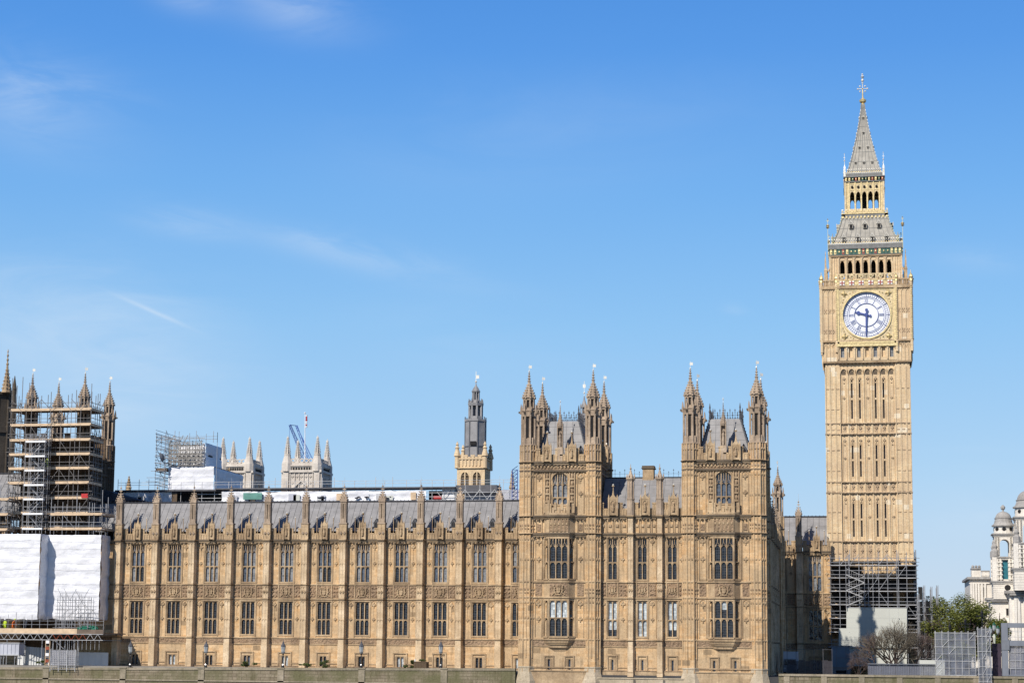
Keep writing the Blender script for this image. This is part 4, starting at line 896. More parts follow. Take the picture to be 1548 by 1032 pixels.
# clock stage: gallery flaring out, dial storey
K = 6.62
q = MB()
q.prism([(-h, -h), (h, -h), (K, -K), (-K, -K)] if False else [(-h, -h), (h, -h), (h, 0), (-h, 0)], 45.1, 45.4, 0)
q.box(-h-.3, h+.3, -h-.32, -h+.3, 45.2, 45.45, 2)
gz0, gz1 = 45.9, 48.2; gw = 8.5/7; ops = [(-4.25+gw*(i+.28), -4.25+gw*(i+.72), 46.0, 47.75) for i in range(7)]
wall_cells(q, -4.4, 4.4, 45.5, 48.6, ops, -h-.38, .5, 0)
for i in range(7):
    x = -4.25+gw*(i+.5); q.box(x-.3, x+.3, -h-.02, -h+.03, 45.95, 47.8, 6 if i % 2 == 0 else 0); arch_fill(q, x-gw/2+.1, x+gw/2-.1, 47.2, 47.95, -h-.55, -h-.38, 0, 3); q.box(x-gw/2-.08, x-gw/2+.08, -h-.55, -h-.38, 45.7, 48.1, 0)
for s in (-1, 1):
    xa, xb = s*4.4, s*K
    q.box(min(xa, s*(K-.012)), max(xa, s*(K-.012)), -K, -K+2.0, 48.4, 56.9, 0)
    q.box(min(xa, s*(h+.26)), max(xa, s*(h+.26)), -h-.28, -h+1, 45.3, 48.45, 0)
    for k in (.05, .33, .62, .92): x = xa+(s*h-xa)*k; q.box(x-.07, x+.07, -h-.38, -h-.28, 45.4, 48.2, 0)
    for k in (.05, .33, .62, .92): x = xa+(xb-xa)*k; q.box(x-.07, x+.07, -K-.12, -K, 48.6, 56.2, 0)
    for k in (.19, .475, .77):
        x = xa+(xb-xa)*k
        for z in (50.0, 53.1):
            for a in (-1, 0, 1):
                for b_ in (-1, 0, 1):
                    if (a+b_) % 2 == 0: q.box(x+a*.16-.09, x+a*.16+.09, -K-.07, -K, z+b_*.22-.1, z+b_*.22+.1, 1)
        arch_fill(q, x-.26, x+.26, 55.7, 56.3, -K-.1, -K, 0, 2); arch_fill(q, x-.26, x+.26, 47.4, 48.0, -h-.38, -h-.28, 0, 2)
    # gilded angle shafts: outer corner and beside the dial
    for x in ((K+.02, 4.45) if s > 0 else (-4.45,)):
        q.fr(x, -K-.05, .24, .24, 46.8, 57.5, 8, 0)
        for k in range(26): q.box(x-.1, x+.1, -K-.36, -K-.1, 48.7+k*.32, 48.86+k*.32, 3)
        q.lathe(x, -K-.05, [(.3, 57.5), (.2, 57.9), (.36, 58.1), (.3, 58.35), (.08, 58.7), (.03, 59.2)], 8, 3)
    for kx in (.25, .7): x = xa+(xb-xa)*kx; q.box(x-.4, x+.4, -K+.05, -K+.15, 57.1, 57.9, 2)
q.box(-K-.1, K+.1, -K-.22, -K+.2, 48.35, 48.62, 2); q.box(-K-.15, K+.15, -K-.3, -K+.3, 56.5, 56.95, 2); pass
for s in (-1, 1):
    xa, xb = s*4.7, s*K
    for k in range(8): x = xa+(xb-xa)*(k+.5)/8; q.box(x-.06, x+.06, -K-.1, -K+.1, 56.95, 57.8, 2)
    q.box(min(xa, xb), max(xa, xb), -K-.15, -K+.15, 57.75, 57.95+.003*s, 2)
m = MB(); four(m, q); m.box(-K+.7, K-.7, -K+.7, K-.7, 45, 57)
part('clock_stage', m, ['limestone_cleaned', 'limestone_cleaned_carved', 'limestone_trim', 'gilding', 'gilded_stone', 'void_dark', 'glass_grey'], CT)
# dial: gilded square frame, opal glass, iron rings, numerals, hands
def ring(mb, r0, r1, y0, y1, n=64, mi=0):
    for i in range(n):
        a, b_ = 2*pi*i/n, 2*pi*(i+1)/n
        mb.add([(r0*cos(a), y0, r0*sin(a)), (r0*cos(b_), y0, r0*sin(b_)), (r1*cos(b_), y0, r1*sin(b_)), (r1*cos(a), y0, r1*sin(a)), (r0*cos(a), y1, r0*sin(a)), (r0*cos(b_), y1, r0*sin(b_)), (r1*cos(b_), y1, r1*sin(b_)), (r1*cos(a), y1, r1*sin(a))], [(0, 1, 2, 3), (0, 4, 5, 1), (3, 2, 6, 7)], mi)
RD = 3.52; FW = 4.2
fr_ = MB(); n = 64
for i in range(n):        # square plate with a round hole
    a, b_ = 2*pi*i/n, 2*pi*(i+1)/n
    def sqp(t):
        c, s_ = cos(t), sin(t); k = FW/max(abs(c), abs(s_)); return (c*k, s_*k)
    pa, pb = sqp(a), sqp(b_)
    fr_.add([(RD*cos(a), -.15, RD*sin(a)), (RD*cos(b_), -.15, RD*sin(b_)), (pb[0], -.15, pb[1]), (pa[0], -.15, pa[1])], [(0, 1, 2, 3)], 1)
ring(fr_, RD-.02, RD+.22, -.32, .5, 64, 0)
for s in (-1, 1):
    fr_.box(s*FW-.12, s*FW+.12, -.3, .1, -FW-.12, FW+.12, 0); fr_.box(-FW-.12, FW+.12, -.3, .1, s*FW-.12, s*FW+.12, 0)
    fr_.box(s*(FW-.35)-.04, s*(FW-.35)+.04, -.2, .1, -FW+.3, FW-.3, 0); fr_.box(-FW+.3, FW-.3, -.2, .1, s*(FW-.35)-.04, s*(FW-.35)+.04, 0)
    for u in (-1, 1):
        cx_, cz_ = s*3.3, u*3.3
        for dx, dz, r in ((0, 0, .3), (.3, 0, .16), (-.3, 0, .16), (0, .3, .16), (0, -.3, .16), (-.5*s*-1, .55*u*-1, .0)):
            if r: fr_.ball(cx_+dx, -.2, cz_+dz, r, 0, 6)
        for k in range(6):
            t_ = pi/4+(k-2.5)*.11; rr = 4.05+.25*(1-abs(k-2.5)/2.5); fr_.ball(s*rr*cos(t_)*1.0 if True else 0, -.18, u*rr*sin(t_), .10, 0, 5)
fr_.box(-FW-.35, FW+.35, -.35, .1, -FW-.62, -FW-.18, 0); fr_.box(-FW-.35, FW+.35, -.3, .1, FW+.15, FW+.25, 0)
# shields with red crosses and gilded lozenges above
sh = MB()
for i in range(6):
    x = -3.55+i*1.42; sh.box(x-.36, x+.36, -.36, -.2, FW+.38, FW+1.02, 0); sh.box(x-.09, x+.09, -.40, -.36, FW+.38, FW+1.02, 1); sh.box(x-.36, x+.36, -.395, -.36, FW+.62, FW+.78, 1)
    sh.ex([(x, FW+1.25), (x+.42, FW+1.72), (x, FW+2.2), (x-.42, FW+1.72)], -.42, -.22, 2); sh.ball(x, -.42, FW+1.72, .16, 3, 5)
for i in range(7): x = -4.26+i*1.42; sh.box(x-.25, x+.25, -.26, -.2, FW+.45, FW+.95, 3); sh.lathe(x, -.3, [(.08, FW+1.2), (.1, FW+1.9), (.02, FW+2.1)], 4, 2)
for i in range(20): x = -4.3+8.6*i/19; sh.box(x-.05, x+.05, -.22, 0, FW+1.15, FW+2.0, 2)
sh.box(-4.45, 4.45, -.2, 0, FW+.3, FW+1.1, 2); sh.box(-4.45, 4.45, -.3, 0, FW+1.06, FW+1.16, 3); sh.box(-4.45, 4.45, -.22, 0, FW+2.0, FW+2.15, 2)
dl = MB(); dl.add([(RD*cos(2*pi*i/n), 0.08, RD*sin(2*pi*i/n)) for i in range(n)], [tuple(range(n))], 0)
tr_ = MB()
for r_, w_ in ((RD-.03, .04), (2.83, .03), (2.62, .025), (1.82, .045), (1.74, .02)): ring(tr_, r_-w_, r_, .0, .08, 64)
for i in range(60):
    a = 2*pi*i/60; r0, r1 = 2.83, RD-.25 if i % 5 else RD; w_ = .02 if i % 5 else .05
    tr_.tube((r0*cos(a), .03, r0*sin(a)), (r1*cos(a), .03, r1*sin(a)), w_, 4)
ring(tr_, RD-.29, RD-.25, .0, .08, 64)
num = MB()
def stroke(mb, i, pts):     # numeral strokes: u across, v outwards (0..1 between r 1.88 and 2.58)
    a = pi/2-2*pi*i/12; er = Vector((cos(a), 0, sin(a))); et = Vector((sin(a), 0, -cos(a)))
    for (u0, v0), (u1, v1), w_ in pts:
        p = er*(1.88+.72*v0)+et*u0; q_ = er*(1.88+.72*v1)+et*u1; mb.tube((p.x, .02, p.z), (q_.x, .02, q_.z), w_, 4)
gl = {'I': (.15, [((0, 0), (0, 1), .026)]), 'V': (.27, [((0, 0), (-.11, 1), .026), ((0, 0), (.11, 1), .016)]), 'X': (.27, [((-.11, 1), (.11, 0), .026), ((.11, 1), (-.11, 0), .016)])}
for i, s_ in enumerate(['XII', 'I', 'II', 'III', 'IIII', 'V', 'VI', 'VII', 'VIII', 'IX', 'X', 'XI']):
    tot = sum(gl[c][0] for c in s_); u = -tot/2; sc = min(1, .85/tot)
    for c in s_:
        w_, st = gl[c]; cx_ = (u+w_/2)*sc; u += w_
        stroke(num, i, [((cx_+a[0]*sc, a[1]), (cx_+b_[0]*sc, b_[1]), t_) for a, b_, t_ in st])
hh = MB(); a = pi/2-2*pi*(9.5/12); d = Vector((cos(a), 0, sin(a))); n_ = Vector((-sin(a), 0, cos(a)))
def hand(mb, ang, spans, y0, y1):
    d = Vector((cos(ang), 0, sin(ang))); n_ = Vector((-sin(ang), 0, cos(ang)))
    l_ = [d*r+n_*w for r, w in spans]; r_ = [d*r-n_*w for r, w in spans[::-1]]
    mb.ex([(p.x, p.z) for p in l_+r_], y0, y1)
hand(hh, a, [(-.75, .05), (-.7, .18), (-.55, .2), (-.45, .1), (0, .13), (.75, .12), (.95, .13), (1.2, .3), (1.35, .28), (1.5, .12), (1.8, .05)], -.12, -.04); ring(hh, 0, .3, -.16, -.02, 16)
mh = MB(); hand(mh, -pi/2-.035, [(-.95, .08), (-.9, .2), (-.62, .22), (-.5, .1), (0, .15), (1.5, .1), (3.1, .07), (3.3, .02)], -.24, -.17); ring(mh, 0, .2, -.26, -.1, 16)
me_f, me_s, me_d, me_t, me_n, me_h, me_m = fr_.mesh('dial_frame', ['gilding', 'gilded_stone']), sh.mesh('shield_frieze', ['shield_white', 'cross_red', 'gilded_stone', 'gilding']), dl.mesh('clock_face', ['opal_glass']), tr_.mesh('dial_tracery', ['dial_blue']), num.mesh('numerals', ['dial_blue']), hh.mesh('hour_hand', ['dial_blue']), mh.mesh('minute_hand', ['dial_blue'])
def onface(name, me, k, rad, z, parent):
    a = k*pi/2; p = Vector((sin(a)*rad, -cos(a)*rad, z)) if True else None
    return part(name, me, None, parent, p, a)
for k in range(4):
    D = onface('clock_face', me_d, k, K-.05, 52.45, CT)
    for nm, me_ in (('dial_frame', me_f), ('dial_tracery', me_t), ('numerals', me_n), ('hour_hand', me_h), ('minute_hand', me_m)): part(nm, me_, None, D)
    onface('shield_frieze', me_s, k, K-.0, 52.45, CT)
# belfry
B_ = 5.3; q = MB(); bw_ = 8.15/7
ops = [(-4.07+bw_*(i+.2), -4.07+bw_*(i+.8), 58.35, 61.15) for i in range(7)]
wall_cells(q, -4.15, 4.15, 56.9, 61.9, ops, -B_, .7, 0)
for i in range(7):
    x = -4.07+bw_*(i+.5); arch_fill(q, x-bw_*.3, x+bw_*.3, 60.3, 61.15, -B_+.1, -B_+.5, 0, 4); arch_fill(q, x-bw_/2+.06, x+bw_/2-.06, 60.9, 61.75, -B_-.12, -B_, 4, 3); q.box(x-bw_/2-.09, x-bw_/2+.09, -B_-.2, -B_, 57.6, 61.6, 0); q.ball(x-bw_/2, -B_-.2, 58.9, .12, 3, 5)
for s in (-1, 1):
    q.box(min(s*4.15, s*(B_-.012)), max(s*4.15, s*(B_-.012)), -B_, -B_+1.2, 56.9, 61.9, 0)
    for k in (.2, .5, .8): x = s*4.15+s*(B_-4.15)*k; q.box(x-.05, x+.05, -B_-.1, -B_, 57.2, 61.6, 0)
    if s > 0: q.box(s*(B_+.05)-.12, s*(B_+.05)+.12, -B_-.17, -B_+.1, 57, 61.9, 0)
    # free-standing pinnacles at the corners of the stage
    x = s*5.95
    if s > 0: q.lathe(x, -6.0, [(.32, 56.9), (.3, 59.4), (.36, 59.5), (.2, 59.9), (.16, 61.2), (.05, 61.9), (.1, 62.0), (.02, 62.5)], 4, 2)
    if s > 0: q.tube((x, -6.0, 58.8), (s*B_, -B_, 60.2), .12, 4, 2)
q.box(-B_-.15, B_+.15, -B_-.25, -B_+.3, 61.75, 61.95, 2)
m = MB(); four(m, q); m.box(-B_+1.4, B_-1.4, -B_+1.4, B_-1.4, 56.5, 57.6, 5); m.box(-B_+2.3, B_-2.3, -B_+2.3, B_-2.3, 57.6, 62, 5); m.box(-B_+.6, B_-.6, -B_+.6, B_-.6, 61.2, 61.9, 5)
part('belfry', m, ['limestone_cleaned', 'limestone_cleaned_carved', 'limestone_trim', 'gilding', 'limestone_cleaned_carved', 'void_dark'], CT)
def cornice_sq(hw, z0, z1, mats_i, teeth):
    q = MB(); q.box(-hw+.012, hw-.012, -hw, -hw+.5, z0, z1, 0)
    n = teeth
    for i in range(n):
        x = -hw+2*hw*(i+.5)/n; q.box(x-hw/n*.55, x+hw/n*.55, -hw-.06, -hw, z0+.12, z1-.12, (1, 1, 0, 2, 1, 0, 0, 1)[i % 8] if i != 8 else 2); q.ball(x, -hw-.08, (z0+z1)/2, hw/n*.42, 1, 4)
    q.box(-hw-.12, hw+.12, -hw-.15, -hw+.3, z1-.08, z1+.06, 3); q.box(-hw-.05, hw+.05, -hw-.1, -hw+.3, z0-.05, z0+.07, 3)
    return q
def crest_gold(hw, z, n, h_=.75):
    q = MB(); q.box(-hw+.012, hw-.012, -hw, -hw+.1, z, z+h_*.45, 3)
    for i in range(n):
        x = -hw+2*hw*(i+.5)/n; q.box(x-.03, x+.03, -hw-.02, -hw+.04, z, z+h_, 3); q.ball(x, -hw-.03, z+h_*.62, .1, 1, 4); q.ball(x, -hw-.03, z+h_, .09, 4, 4)
    q.box(-hw, hw, -hw-.03, -hw+.05, z+h_*.45, z+h_*.55, 4)
    return q
m = MB(); four(m, cornice_sq(5.45, 61.95, 62.85, None, 18)); four(m, crest_gold(5.55, 62.9, 30, 1.15))
part('gilded_cornice', m, ['green_enamel', 'gilding', 'cross_red', 'cast_iron_rib', 'pale_gilt'], CT)
# lower iron roof: concave pyramid, ribs, crockets, little gilded dormers
def iron_roof(prof, ribs, name, step=None):
    m = MB(); q = MB()
    for i in range(len(prof)-1):
        (r0, z0_), (r1, z1_) = prof[i], prof[i+1]
        q.add([(-r0, -r0, z0_), (r0, -r0, z0_), (r1, -r1, z1_), (-r1, -r1, z1_)], [(0, 1, 2, 3)], 0)
        for k in range(ribs+1):
            t = -1+2*k/ribs; q.tube((r0*t, -r0-.01, z0_), (r1*t, -r1-.01, z1_), .045 if 0 < k < ribs else .11, 4, 1)
        for t in (.5,): q.tube((-(r0+(r1-r0)*t), -(r0+(r1-r0)*t)-.01, z0_+(z1_-z0_)*t), ((r0+(r1-r0)*t), -(r0+(r1-r0)*t)-.01, z0_+(z1_-z0_)*t), .03, 4, 1)
    four(m, q); return m
pr = [(5.25, 62.95), (4.72, 64.0), (4.15, 65.3), (3.68, 66.6), (3.35, 67.9)]
def rad_at(prof, z):
    for i in range(len(prof)-1):
        if prof[i][1] <= z <= prof[i+1][1]: t = (z-prof[i][1])/(prof[i+1][1]-prof[i][1]); return prof[i][0]+(prof[i+1][0]-prof[i][0])*t
    return prof[-1][0]
m = iron_roof(pr, 12, 'lower_roof'); RFc = part('lower_roof', m, ['cast_iron_roof', 'cast_iron_rib'], CT)
c = MB()
for k in range(12):
    z = 63.5+k*.37; r = rad_at(pr, z)
    for sx in (-1, 1):
        for sy in (-1, 1): c.box(sx*r-.08+sx*.07, sx*r+.08+sx*.07, sy*r-.08+sy*.07, sy*r+.08+sy*.07, z, z+.17)
for sx in (-1, 1):
    for sy in (-1, 1):
        x, y = sx*5.6, sy*5.6; c.tube((x, y, 62.6), (x, y, 67.0), .05, 4); c.ball(x, y, 66.1, .28, 0, 8, .7); c.fr(x, y, .12, .3, 65.7, 65.85, 8); c.ball(x, y, 67.0, .1); c.box(x-.2, x+.2, y-.03, y+.03, 66.75, 66.83)
        x, y = sx*4.9, sy*5.0; c.lathe(x, y, [(.2, 62.9), (.22, 64.3), (.1, 64.6), (.03, 65.1)], 6)
part('gilded_finials', c, 'gold_leaf', RFc)
def dorm(w=.30):
    m = MB(); k = w/.3; m.box(-w, w, -.3*k, .7*k, 0, .65*k, 0); m.ex([(-w-.07, .6*k), (w+.07, .6*k), (0, 1.15*k)], -.36*k, .7*k, 0); m.box(-w*.66, w*.66, -.32*k, -.29*k, .04, .7*k, 1); m.ball(0, -.34*k, 1.2*k, .07*k, 2); m.ex([(-w-.07, .58*k), (0, 1.12*k), (w+.07, .58*k), (w+.07, .64*k), (0, 1.2*k), (-w-.07, .64*k)], -.39*k, -.35*k, 2)
    return m.mesh('dormer', ['cast_iron_roof', 'void_dark', 'pale_gilt'])
dme = dorm()
for k in range(4):
    for z, xs_ in ((63.9, (-3.2, -1.07, 1.07, 3.2)), (65.9, (-2.1, 0, 2.1))):
        r = rad_at(pr, z)
        for x in xs_:
            a = k*pi/2; p = Matrix.Rotation(a, 4, 'Z') @ Vector((x, -r, z)); part('dormer', dme, None, RFc, p, a)
# lantern
q = MB(); LH = 2.9
q.box(-3.45, 3.45, -3.45, -3.0, 67.75, 68.1, 3); q.box(-3.5, 3.5, -3.55, -3.3, 68.1, 68.22, 1)
for i in range(13): x = -3.3+6.6*i/12; q.box(x-.12, x+.12, -3.6, -3.4, 67.5, 67.8, 1); q.ball(x, -3.45, 68.75, .1, 4, 4); q.box(x-.03, x+.03, -3.47, -3.41, 68.2, 68.75, 1)
q.box(-3.4, 3.4, -3.47, -3.42, 68.4, 68.5, 1)
ops = [(-2.3+.92*(i)+.14, -2.3+.92*(i+1)-.14, 69.0, 71.6) for i in range(5)]
wall_cells(q, -LH, LH, 68.2, 73.1, ops, -LH, .35, 2)
for i in range(5): arch_fill(q, -2.3+.92*i+.13, -2.3+.92*(i+1)-.13, 70.9, 71.6, -LH-.05, -LH+.3, 2, 3)
for i in range(6): x = -2.3+.92*i; q.box(x-.07, x+.07, -LH-.14, -LH, 68.6, 73, 1)
for i in range(5): x = -1.84+.92*i; q.ball(x, -LH-.05, 72.3, .22, 5, 6); q.box(x-.28, x+.28, -LH-.06, -LH, 71.8, 71.9, 1); q.box(x-.28, x+.28, -LH-.06, -LH, 72.7, 72.8, 1)
for s in (1,): q.box(s*LH-.14, s*LH+.14, -LH-.14, -LH+.14, 68, 73.1, 2); q.box(s*2.6-.05, s*2.6+.05, -LH-.06, -LH, 68.4, 73, 1); q.box(-2.65, -2.55, -LH-.06, -LH, 68.4, 73, 1)
m = MB(); four(m, q); m.box(-.5, .5, -.5, .5, 68, 73, 5); m.box(-3.2, 3.2, -3.2, 3.2, 67.7, 68.15, 3)
part('lantern', m, ['cast_iron_roof', 'gilding', 'gilded_stone', 'cast_iron_rib', 'pale_gilt', 'void_dark'], CT)
m = MB(); four(m, cornice_sq(3.0, 73.1, 73.85, None, 12)); four(m, crest_gold(3.05, 73.9, 18, 1.0)); m.box(-3, 3, -3, 3, 73.2, 73.9, 3)
part('gilded_cornice', m, ['green_enamel', 'gilding', 'cross_red', 'cast_iron_rib', 'pale_gilt'], CT)
pr2 = [(2.72, 74.0), (2.2, 75.6), (1.82, 77.0), (1.42, 78.6), (.95, 80.7), (.54, 83.0), (.28, 84.7), (.24, 85.4)]
m = iron_roof(pr2, 7, 'spire'); SP = part('spire', m, ['cast_iron_roof', 'cast_iron_rib'], CT)
c = MB()
for k in range(20):
    z = 74.5+k*.52; r = rad_at(pr2, z)
    for sx in (-1, 1):
        for sy in (-1, 1): c.box(sx*r-.055+sx*.05, sx*r+.055+sx*.05, sy*r-.055+sy*.05, sy*r+.055+sy*.05, z, z+.13)
for sx in (-1, 1):
    for sy in (-1, 1): x, y = sx*2.95, sy*2.95; c.tube((x, y, 73.8), (x, y, 77.3), .04, 4); c.ball(x, y, 76.3, .13, 0, 6); c.ball(x, y, 77.3, .07); c.box(x-.14, x+.14, y-.02, y+.02, 76.7, 76.78); c.lathe(x, y, [(.22, 73.9), (.2, 75.2), (.05, 75.6)], 4)
part('gilded_finials', c, 'pale_gilt', SP)
dme2 = dorm(.15)
for k in range(4):
    for z, xs_ in ((75.9, (-1.25, 0, 1.25)), (78.3, (-.65, .65)), (80.6, (0,)), (83.0, (0,))):
        r = rad_at(pr2, z)
        for x in xs_: a = k*pi/2; p = Matrix.Rotation(a, 4, 'Z') @ Vector((x, -r+.05, z)); part('dormer', dme2, None, SP, p, a)
f = MB()
f.lathe(0, 0, [(.3, 85.3), (.32, 85.9), (.3, 86.6), (.14, 86.7), (.5, 86.95), (.58, 87.2), (.3, 87.4), (.12, 87.6), (.1, 88.9), (.06, 89.0)], 8, 0)
f.tube((0, 0, 85.3), (0, 0, 91.2), .07, 5, 1); f.tube((-.75, 0, 89.0), (.75, 0, 89.0), .06, 5, 1); f.tube((0, -.75, 89.0), (0, .75, 89.0), .06, 5, 1)
for x, z in ((-.75, 89), (.75, 89), (0, 89.9), (-.4, 88.6), (.4, 88.6), (-.4, 89.4), (.4, 89.4)): f.ball(x, 0, z, .15, 1)
f.ball(0, 0, 90.3, .24, 1, 8); f.fr(0, 0, .1, .3, 90.6, 90.85, 6, 1); f.ball(0, 0, 91.25, .14, 1); f.box(-.2, .2, -.03, .03, 91.0, 91.06, 1)
f2 = MB(); f2.merge(f, Matrix.Translation((0, 0, -1.15)))
part('orb_and_cross', f2, ['gilding', 'pale_gilt'], CT)
def lift(z):
    P = [(61.9, .0), (63, .2), (68, .7), (74, .95), (80, 1.4), (85, 1.65), (93, 2.0)]
    for (a, fa), (b_, fb) in zip(P[:-1], P[1:]):
        if a <= z <= b_: return fa+(fb-fa)*(z-a)/(b_-a)
    return 0
done = set()
for o in CT.children_recursive:
    if o.location.z > 61.9: o.location.z += lift(o.location.z)
    elif o.location.z == 0 and o.data.name not in done:
        done.add(o.data.name)
        for v in o.data.vertices: v.co.z += lift(v.co.z)

# ------------------------------------------------------------------ people
def person(name, label, loc, rz, top, pants, group=None, lean=0.0):
    me = bpy.data.meshes.new(name)
    V = [(0, 0, .98), (0, 0, 1.22), (0, -.02-lean*.3, 1.45), (0, -.02-lean*.4, 1.56), (0, -.04-lean*.5, 1.70), (.1, 0, .93), (.11, -.03, .50), (.12, .02, .08), (.12, -.13, .04), (-.1, 0, .93), (-.12, .06, .50), (-.13, .1, .08), (-.13, -.03, .04),
         (.19, -.01-lean*.3, 1.43), (.26, -.04-lean*.3, 1.15), (.24, -.22-lean*.4, .98), (-.19, -.01-lean*.3, 1.43), (-.27, .02-lean*.2, 1.15), (-.26, -.08-lean*.3, .90)]
    Ed = [(0, 1), (1, 2), (2, 3), (3, 4), (0, 5), (5, 6), (6, 7), (7, 8), (0, 9), (9, 10), (10, 11), (11, 12), (2, 13), (13, 14), (14, 15), (2, 16), (16, 17), (17, 18)]
    R_ = [.15, .15, .16, .06, .11, .1, .07, .05, .045, .1, .07, .05, .045, .07, .05, .04, .07, .05, .04]
    me.from_pydata(V, Ed, []); o = bpy.data.objects.new(name, me); COL.objects.link(o)
    md = o.modifiers.new('skin', 'SKIN')
    for i, r in enumerate(R_): me.skin_vertices[0].data[i].radius = (r, r*.85)
    me.skin_vertices[0].data[0].use_root = True
    o.modifiers.new('sub', 'SUBSURF').levels = 1; me.materials.append(MAT[top])
    o.location = loc; o.rotation_euler = (0, 0, rz); props(o, label, 'person', group)
    h = MB(); h.ball(0, -.04-lean*.5, 1.78, .135, 0, 8, .75); h.fr(0, -.07-lean*.5, .17, .16, 1.735, 1.75, 8); part('helmet', h, 'paint_white' if top != 'hi_vis_orange' else 'hi_vis', o)
    return o

# ------------------------------------------------------------------ scaffolding
def scaffold(name, label, x0, x1, y0, y1, z0, lifts, sides='FRLB', w=1.3, bay=1.9, top=2.0, spikes=3.0, pole='scaffold_steel', deck='deck_timber', seed=1, diag=.35, rail=True, decks=True, r=.045, dt=.28, group=None):
    T = thing(name, label, 'scaffold', (0, 0, 0), 0, group); rr = random.Random(seed); m = MB()
    def line(ax, a0, a1, fixed, inner):
        n = max(1, int(round((a1-a0)/bay)))
        for off in (0, inner):
            for i in range(n+1):
                t = a0+(a1-a0)*i/n+rr.uniform(-.12, .12)*(0 < i < n); zt = lifts[-1]+top+rr.uniform(0, spikes)*(1 if rr.random() < .5 else .2)
                p = (t, fixed+off) if ax == 'x' else (fixed+off, t); m.tube((p[0], p[1], z0), (p[0]+rr.uniform(-.05, .05), p[1], zt), r, 4)
            for z in lifts:
                for dz in ((.0, .5, 1.05) if rail else (.0,)):
                    e0, e1 = a0-rr.uniform(.1, .6), a1+rr.uniform(.1, .6)
                    if off and dz: continue
                    if ax == 'x': m.tube((e0, fixed+off, z+dz+rr.uniform(-.05, .05)), (e1, fixed+off, z+dz+rr.uniform(-.05, .05)), r*.85, 4)
                    else: m.tube((fixed+off, e0, z+dz), (fixed+off, e1, z+dz+rr.uniform(-.05, .05)), r*.85, 4)
        for k in range(len(lifts)):
            za = lifts[k]; zb = lifts[k+1] if k+1 < len(lifts) else za+1.6
            for i in range(n):
                if rr.random() < diag:
                    p, q = a0+(a1-a0)*i/n, a0+(a1-a0)*(i+1)/n
                    if rr.random() < .5: p, q = q, p
                    if ax == 'x': m.tube((p, fixed-.06, za), (q, fixed-.06, zb), r*.85, 4)
                    else: m.tube((fixed-.06, p, za), (fixed-.06, q, zb), r*.85, 4)
        for z in lifts:
            for i in range(n+1):
                t = a0+(a1-a0)*i/n
                if ax == 'x': m.tube((t, fixed-.1, z+.03), (t, fixed+inner+.1, z+.03), r*.8, 4)
                else: m.tube((fixed-.1 if inner > 0 else fixed+.1, t, z+.03), (fixed+inner, t, z+.03), r*.8, 4)
    if 'F' in sides: line('x', x0, x1, y0, w)
    if 'B' in sides: line('x', x0, x1, y1, -w)
    if 'L' in sides: line('y', y0, y1, x0, w)
    if 'R' in sides: line('y', y0, y1, x1, -w)
    part('pole_frame', m, pole, T)
    if decks:
        for z in lifts:
            d = MB()
            if 'F' in sides: d.box(x0-.05, x1+.05, y0-.08, y0-.03, z-.06, z+dt*.75, 0); d.box(x0, x1, y0, y0+w, z-.06, z, 1)
            if 'B' in sides: d.box(x0, x1, y1-w, y1, z-.06, z, 1)
            if 'L' in sides: d.box(x0, x0+w, y0+w, y1-(w if 'B' in sides else 0), z-.062, z-.002, 1)
            if 'R' in sides: d.box(x1-w, x1, y0+w, y1-(w if 'B' in sides else 0), z-.062, z-.002, 1); d.box(x1+.03, x1+.08, y0, y1, z-.06, z+dt*.75, 0)
            part('deck', d, [deck, 'deck_dark'], T)
    return T
def zat(y, Y, x=80): return at(x, y, Y).z
def xat(x, Y, y=700): return at(x, y, Y).x
# central tower under repair, shade behind the scaffold painted into its brown stone
def dark_tower():
    X, Y, SX, SY = -18.2, 2.2, 8.2, 9.2
    T = thing('scaffolded_tower', 'stone tower painted dark as if in shade, with four pinnacled turrets wrapped in scaffolding at the far left', 'tower', (X, Y, 0)); m = MB()
    ops = []
    for z0_, z1_ in ((21.5, 25.5), (11, 16)): ops.append((SX/2-1, SX/2+1, z0_, z1_))
    wall_cells(m, .5, SX-.5, Z0, 31.0, ops, -.4, .5, 0); m.box(.5, SX-.5, .2, SY+.3, Z0, 31.0, 0); m.box(-.4, SX+.4, .5, SY-.5, Z0, 29.3, 0)
    for z in (16.6, 18.9, 26.9, 29.0): m.box(-.6, SX+.6, -.7, SY+.7, z-.15, z+.15, 0)
    for k in range(7): y_ = .9+k*(SY-1.8)/6; m.box(SX+.38, SX+.52, y_-.08, y_+.08, 0, 29, 0)
    for k in range(3): y_ = 2.2+k*2.3; m.box(SX+.39, SX+.41, y_-.5, y_+.5, 20, 25, 1); m.box(SX+.39, SX+.5, y_-.06, y_+.06, 20, 25, 0)
    part('wall', m, ['limestone_brown_shade', 'void_dark'], T)
    for k in range(9):
        for j, (px, py) in enumerate(((SX*(k+.5)/9, -.4), (SX*(k+.5)/9, SY+.4), (SX+.4, SY*(k+.5)/9), (-.4, SY*(k+.5)/9))): 
            if k % 2 == 0: b_ = MB(); b_.box(px-.38, px+.38, py-.14, py+.14, 29.15, 32.2); b_.box(px-.42, px+.42, py-.2, py+.2, 32.2, 32.4); part('merlon', b_, 'limestone_brown_shade', T)
    for tx, ty in ((0, 0), (SX, 0), (0, SY), (SX, SY)): turret(T, tx, ty, Z0, 29.2, 41.1, .98, 'limestone_weathered', True, 'limestone_brown_shade', 'd')
    for x in (xat(49, 2.2)-X, xat(128, 2.2)-X): pass
stone('limestone_brown_shade', (.13, .09, .058), (.17, .12, .08), (.10, .072, .05), dirtamt=.6, bw=1.2, bh=.4, bump=.4)  # limestone darkened to carry the shade cast by the scaffold decks
dark_tower()
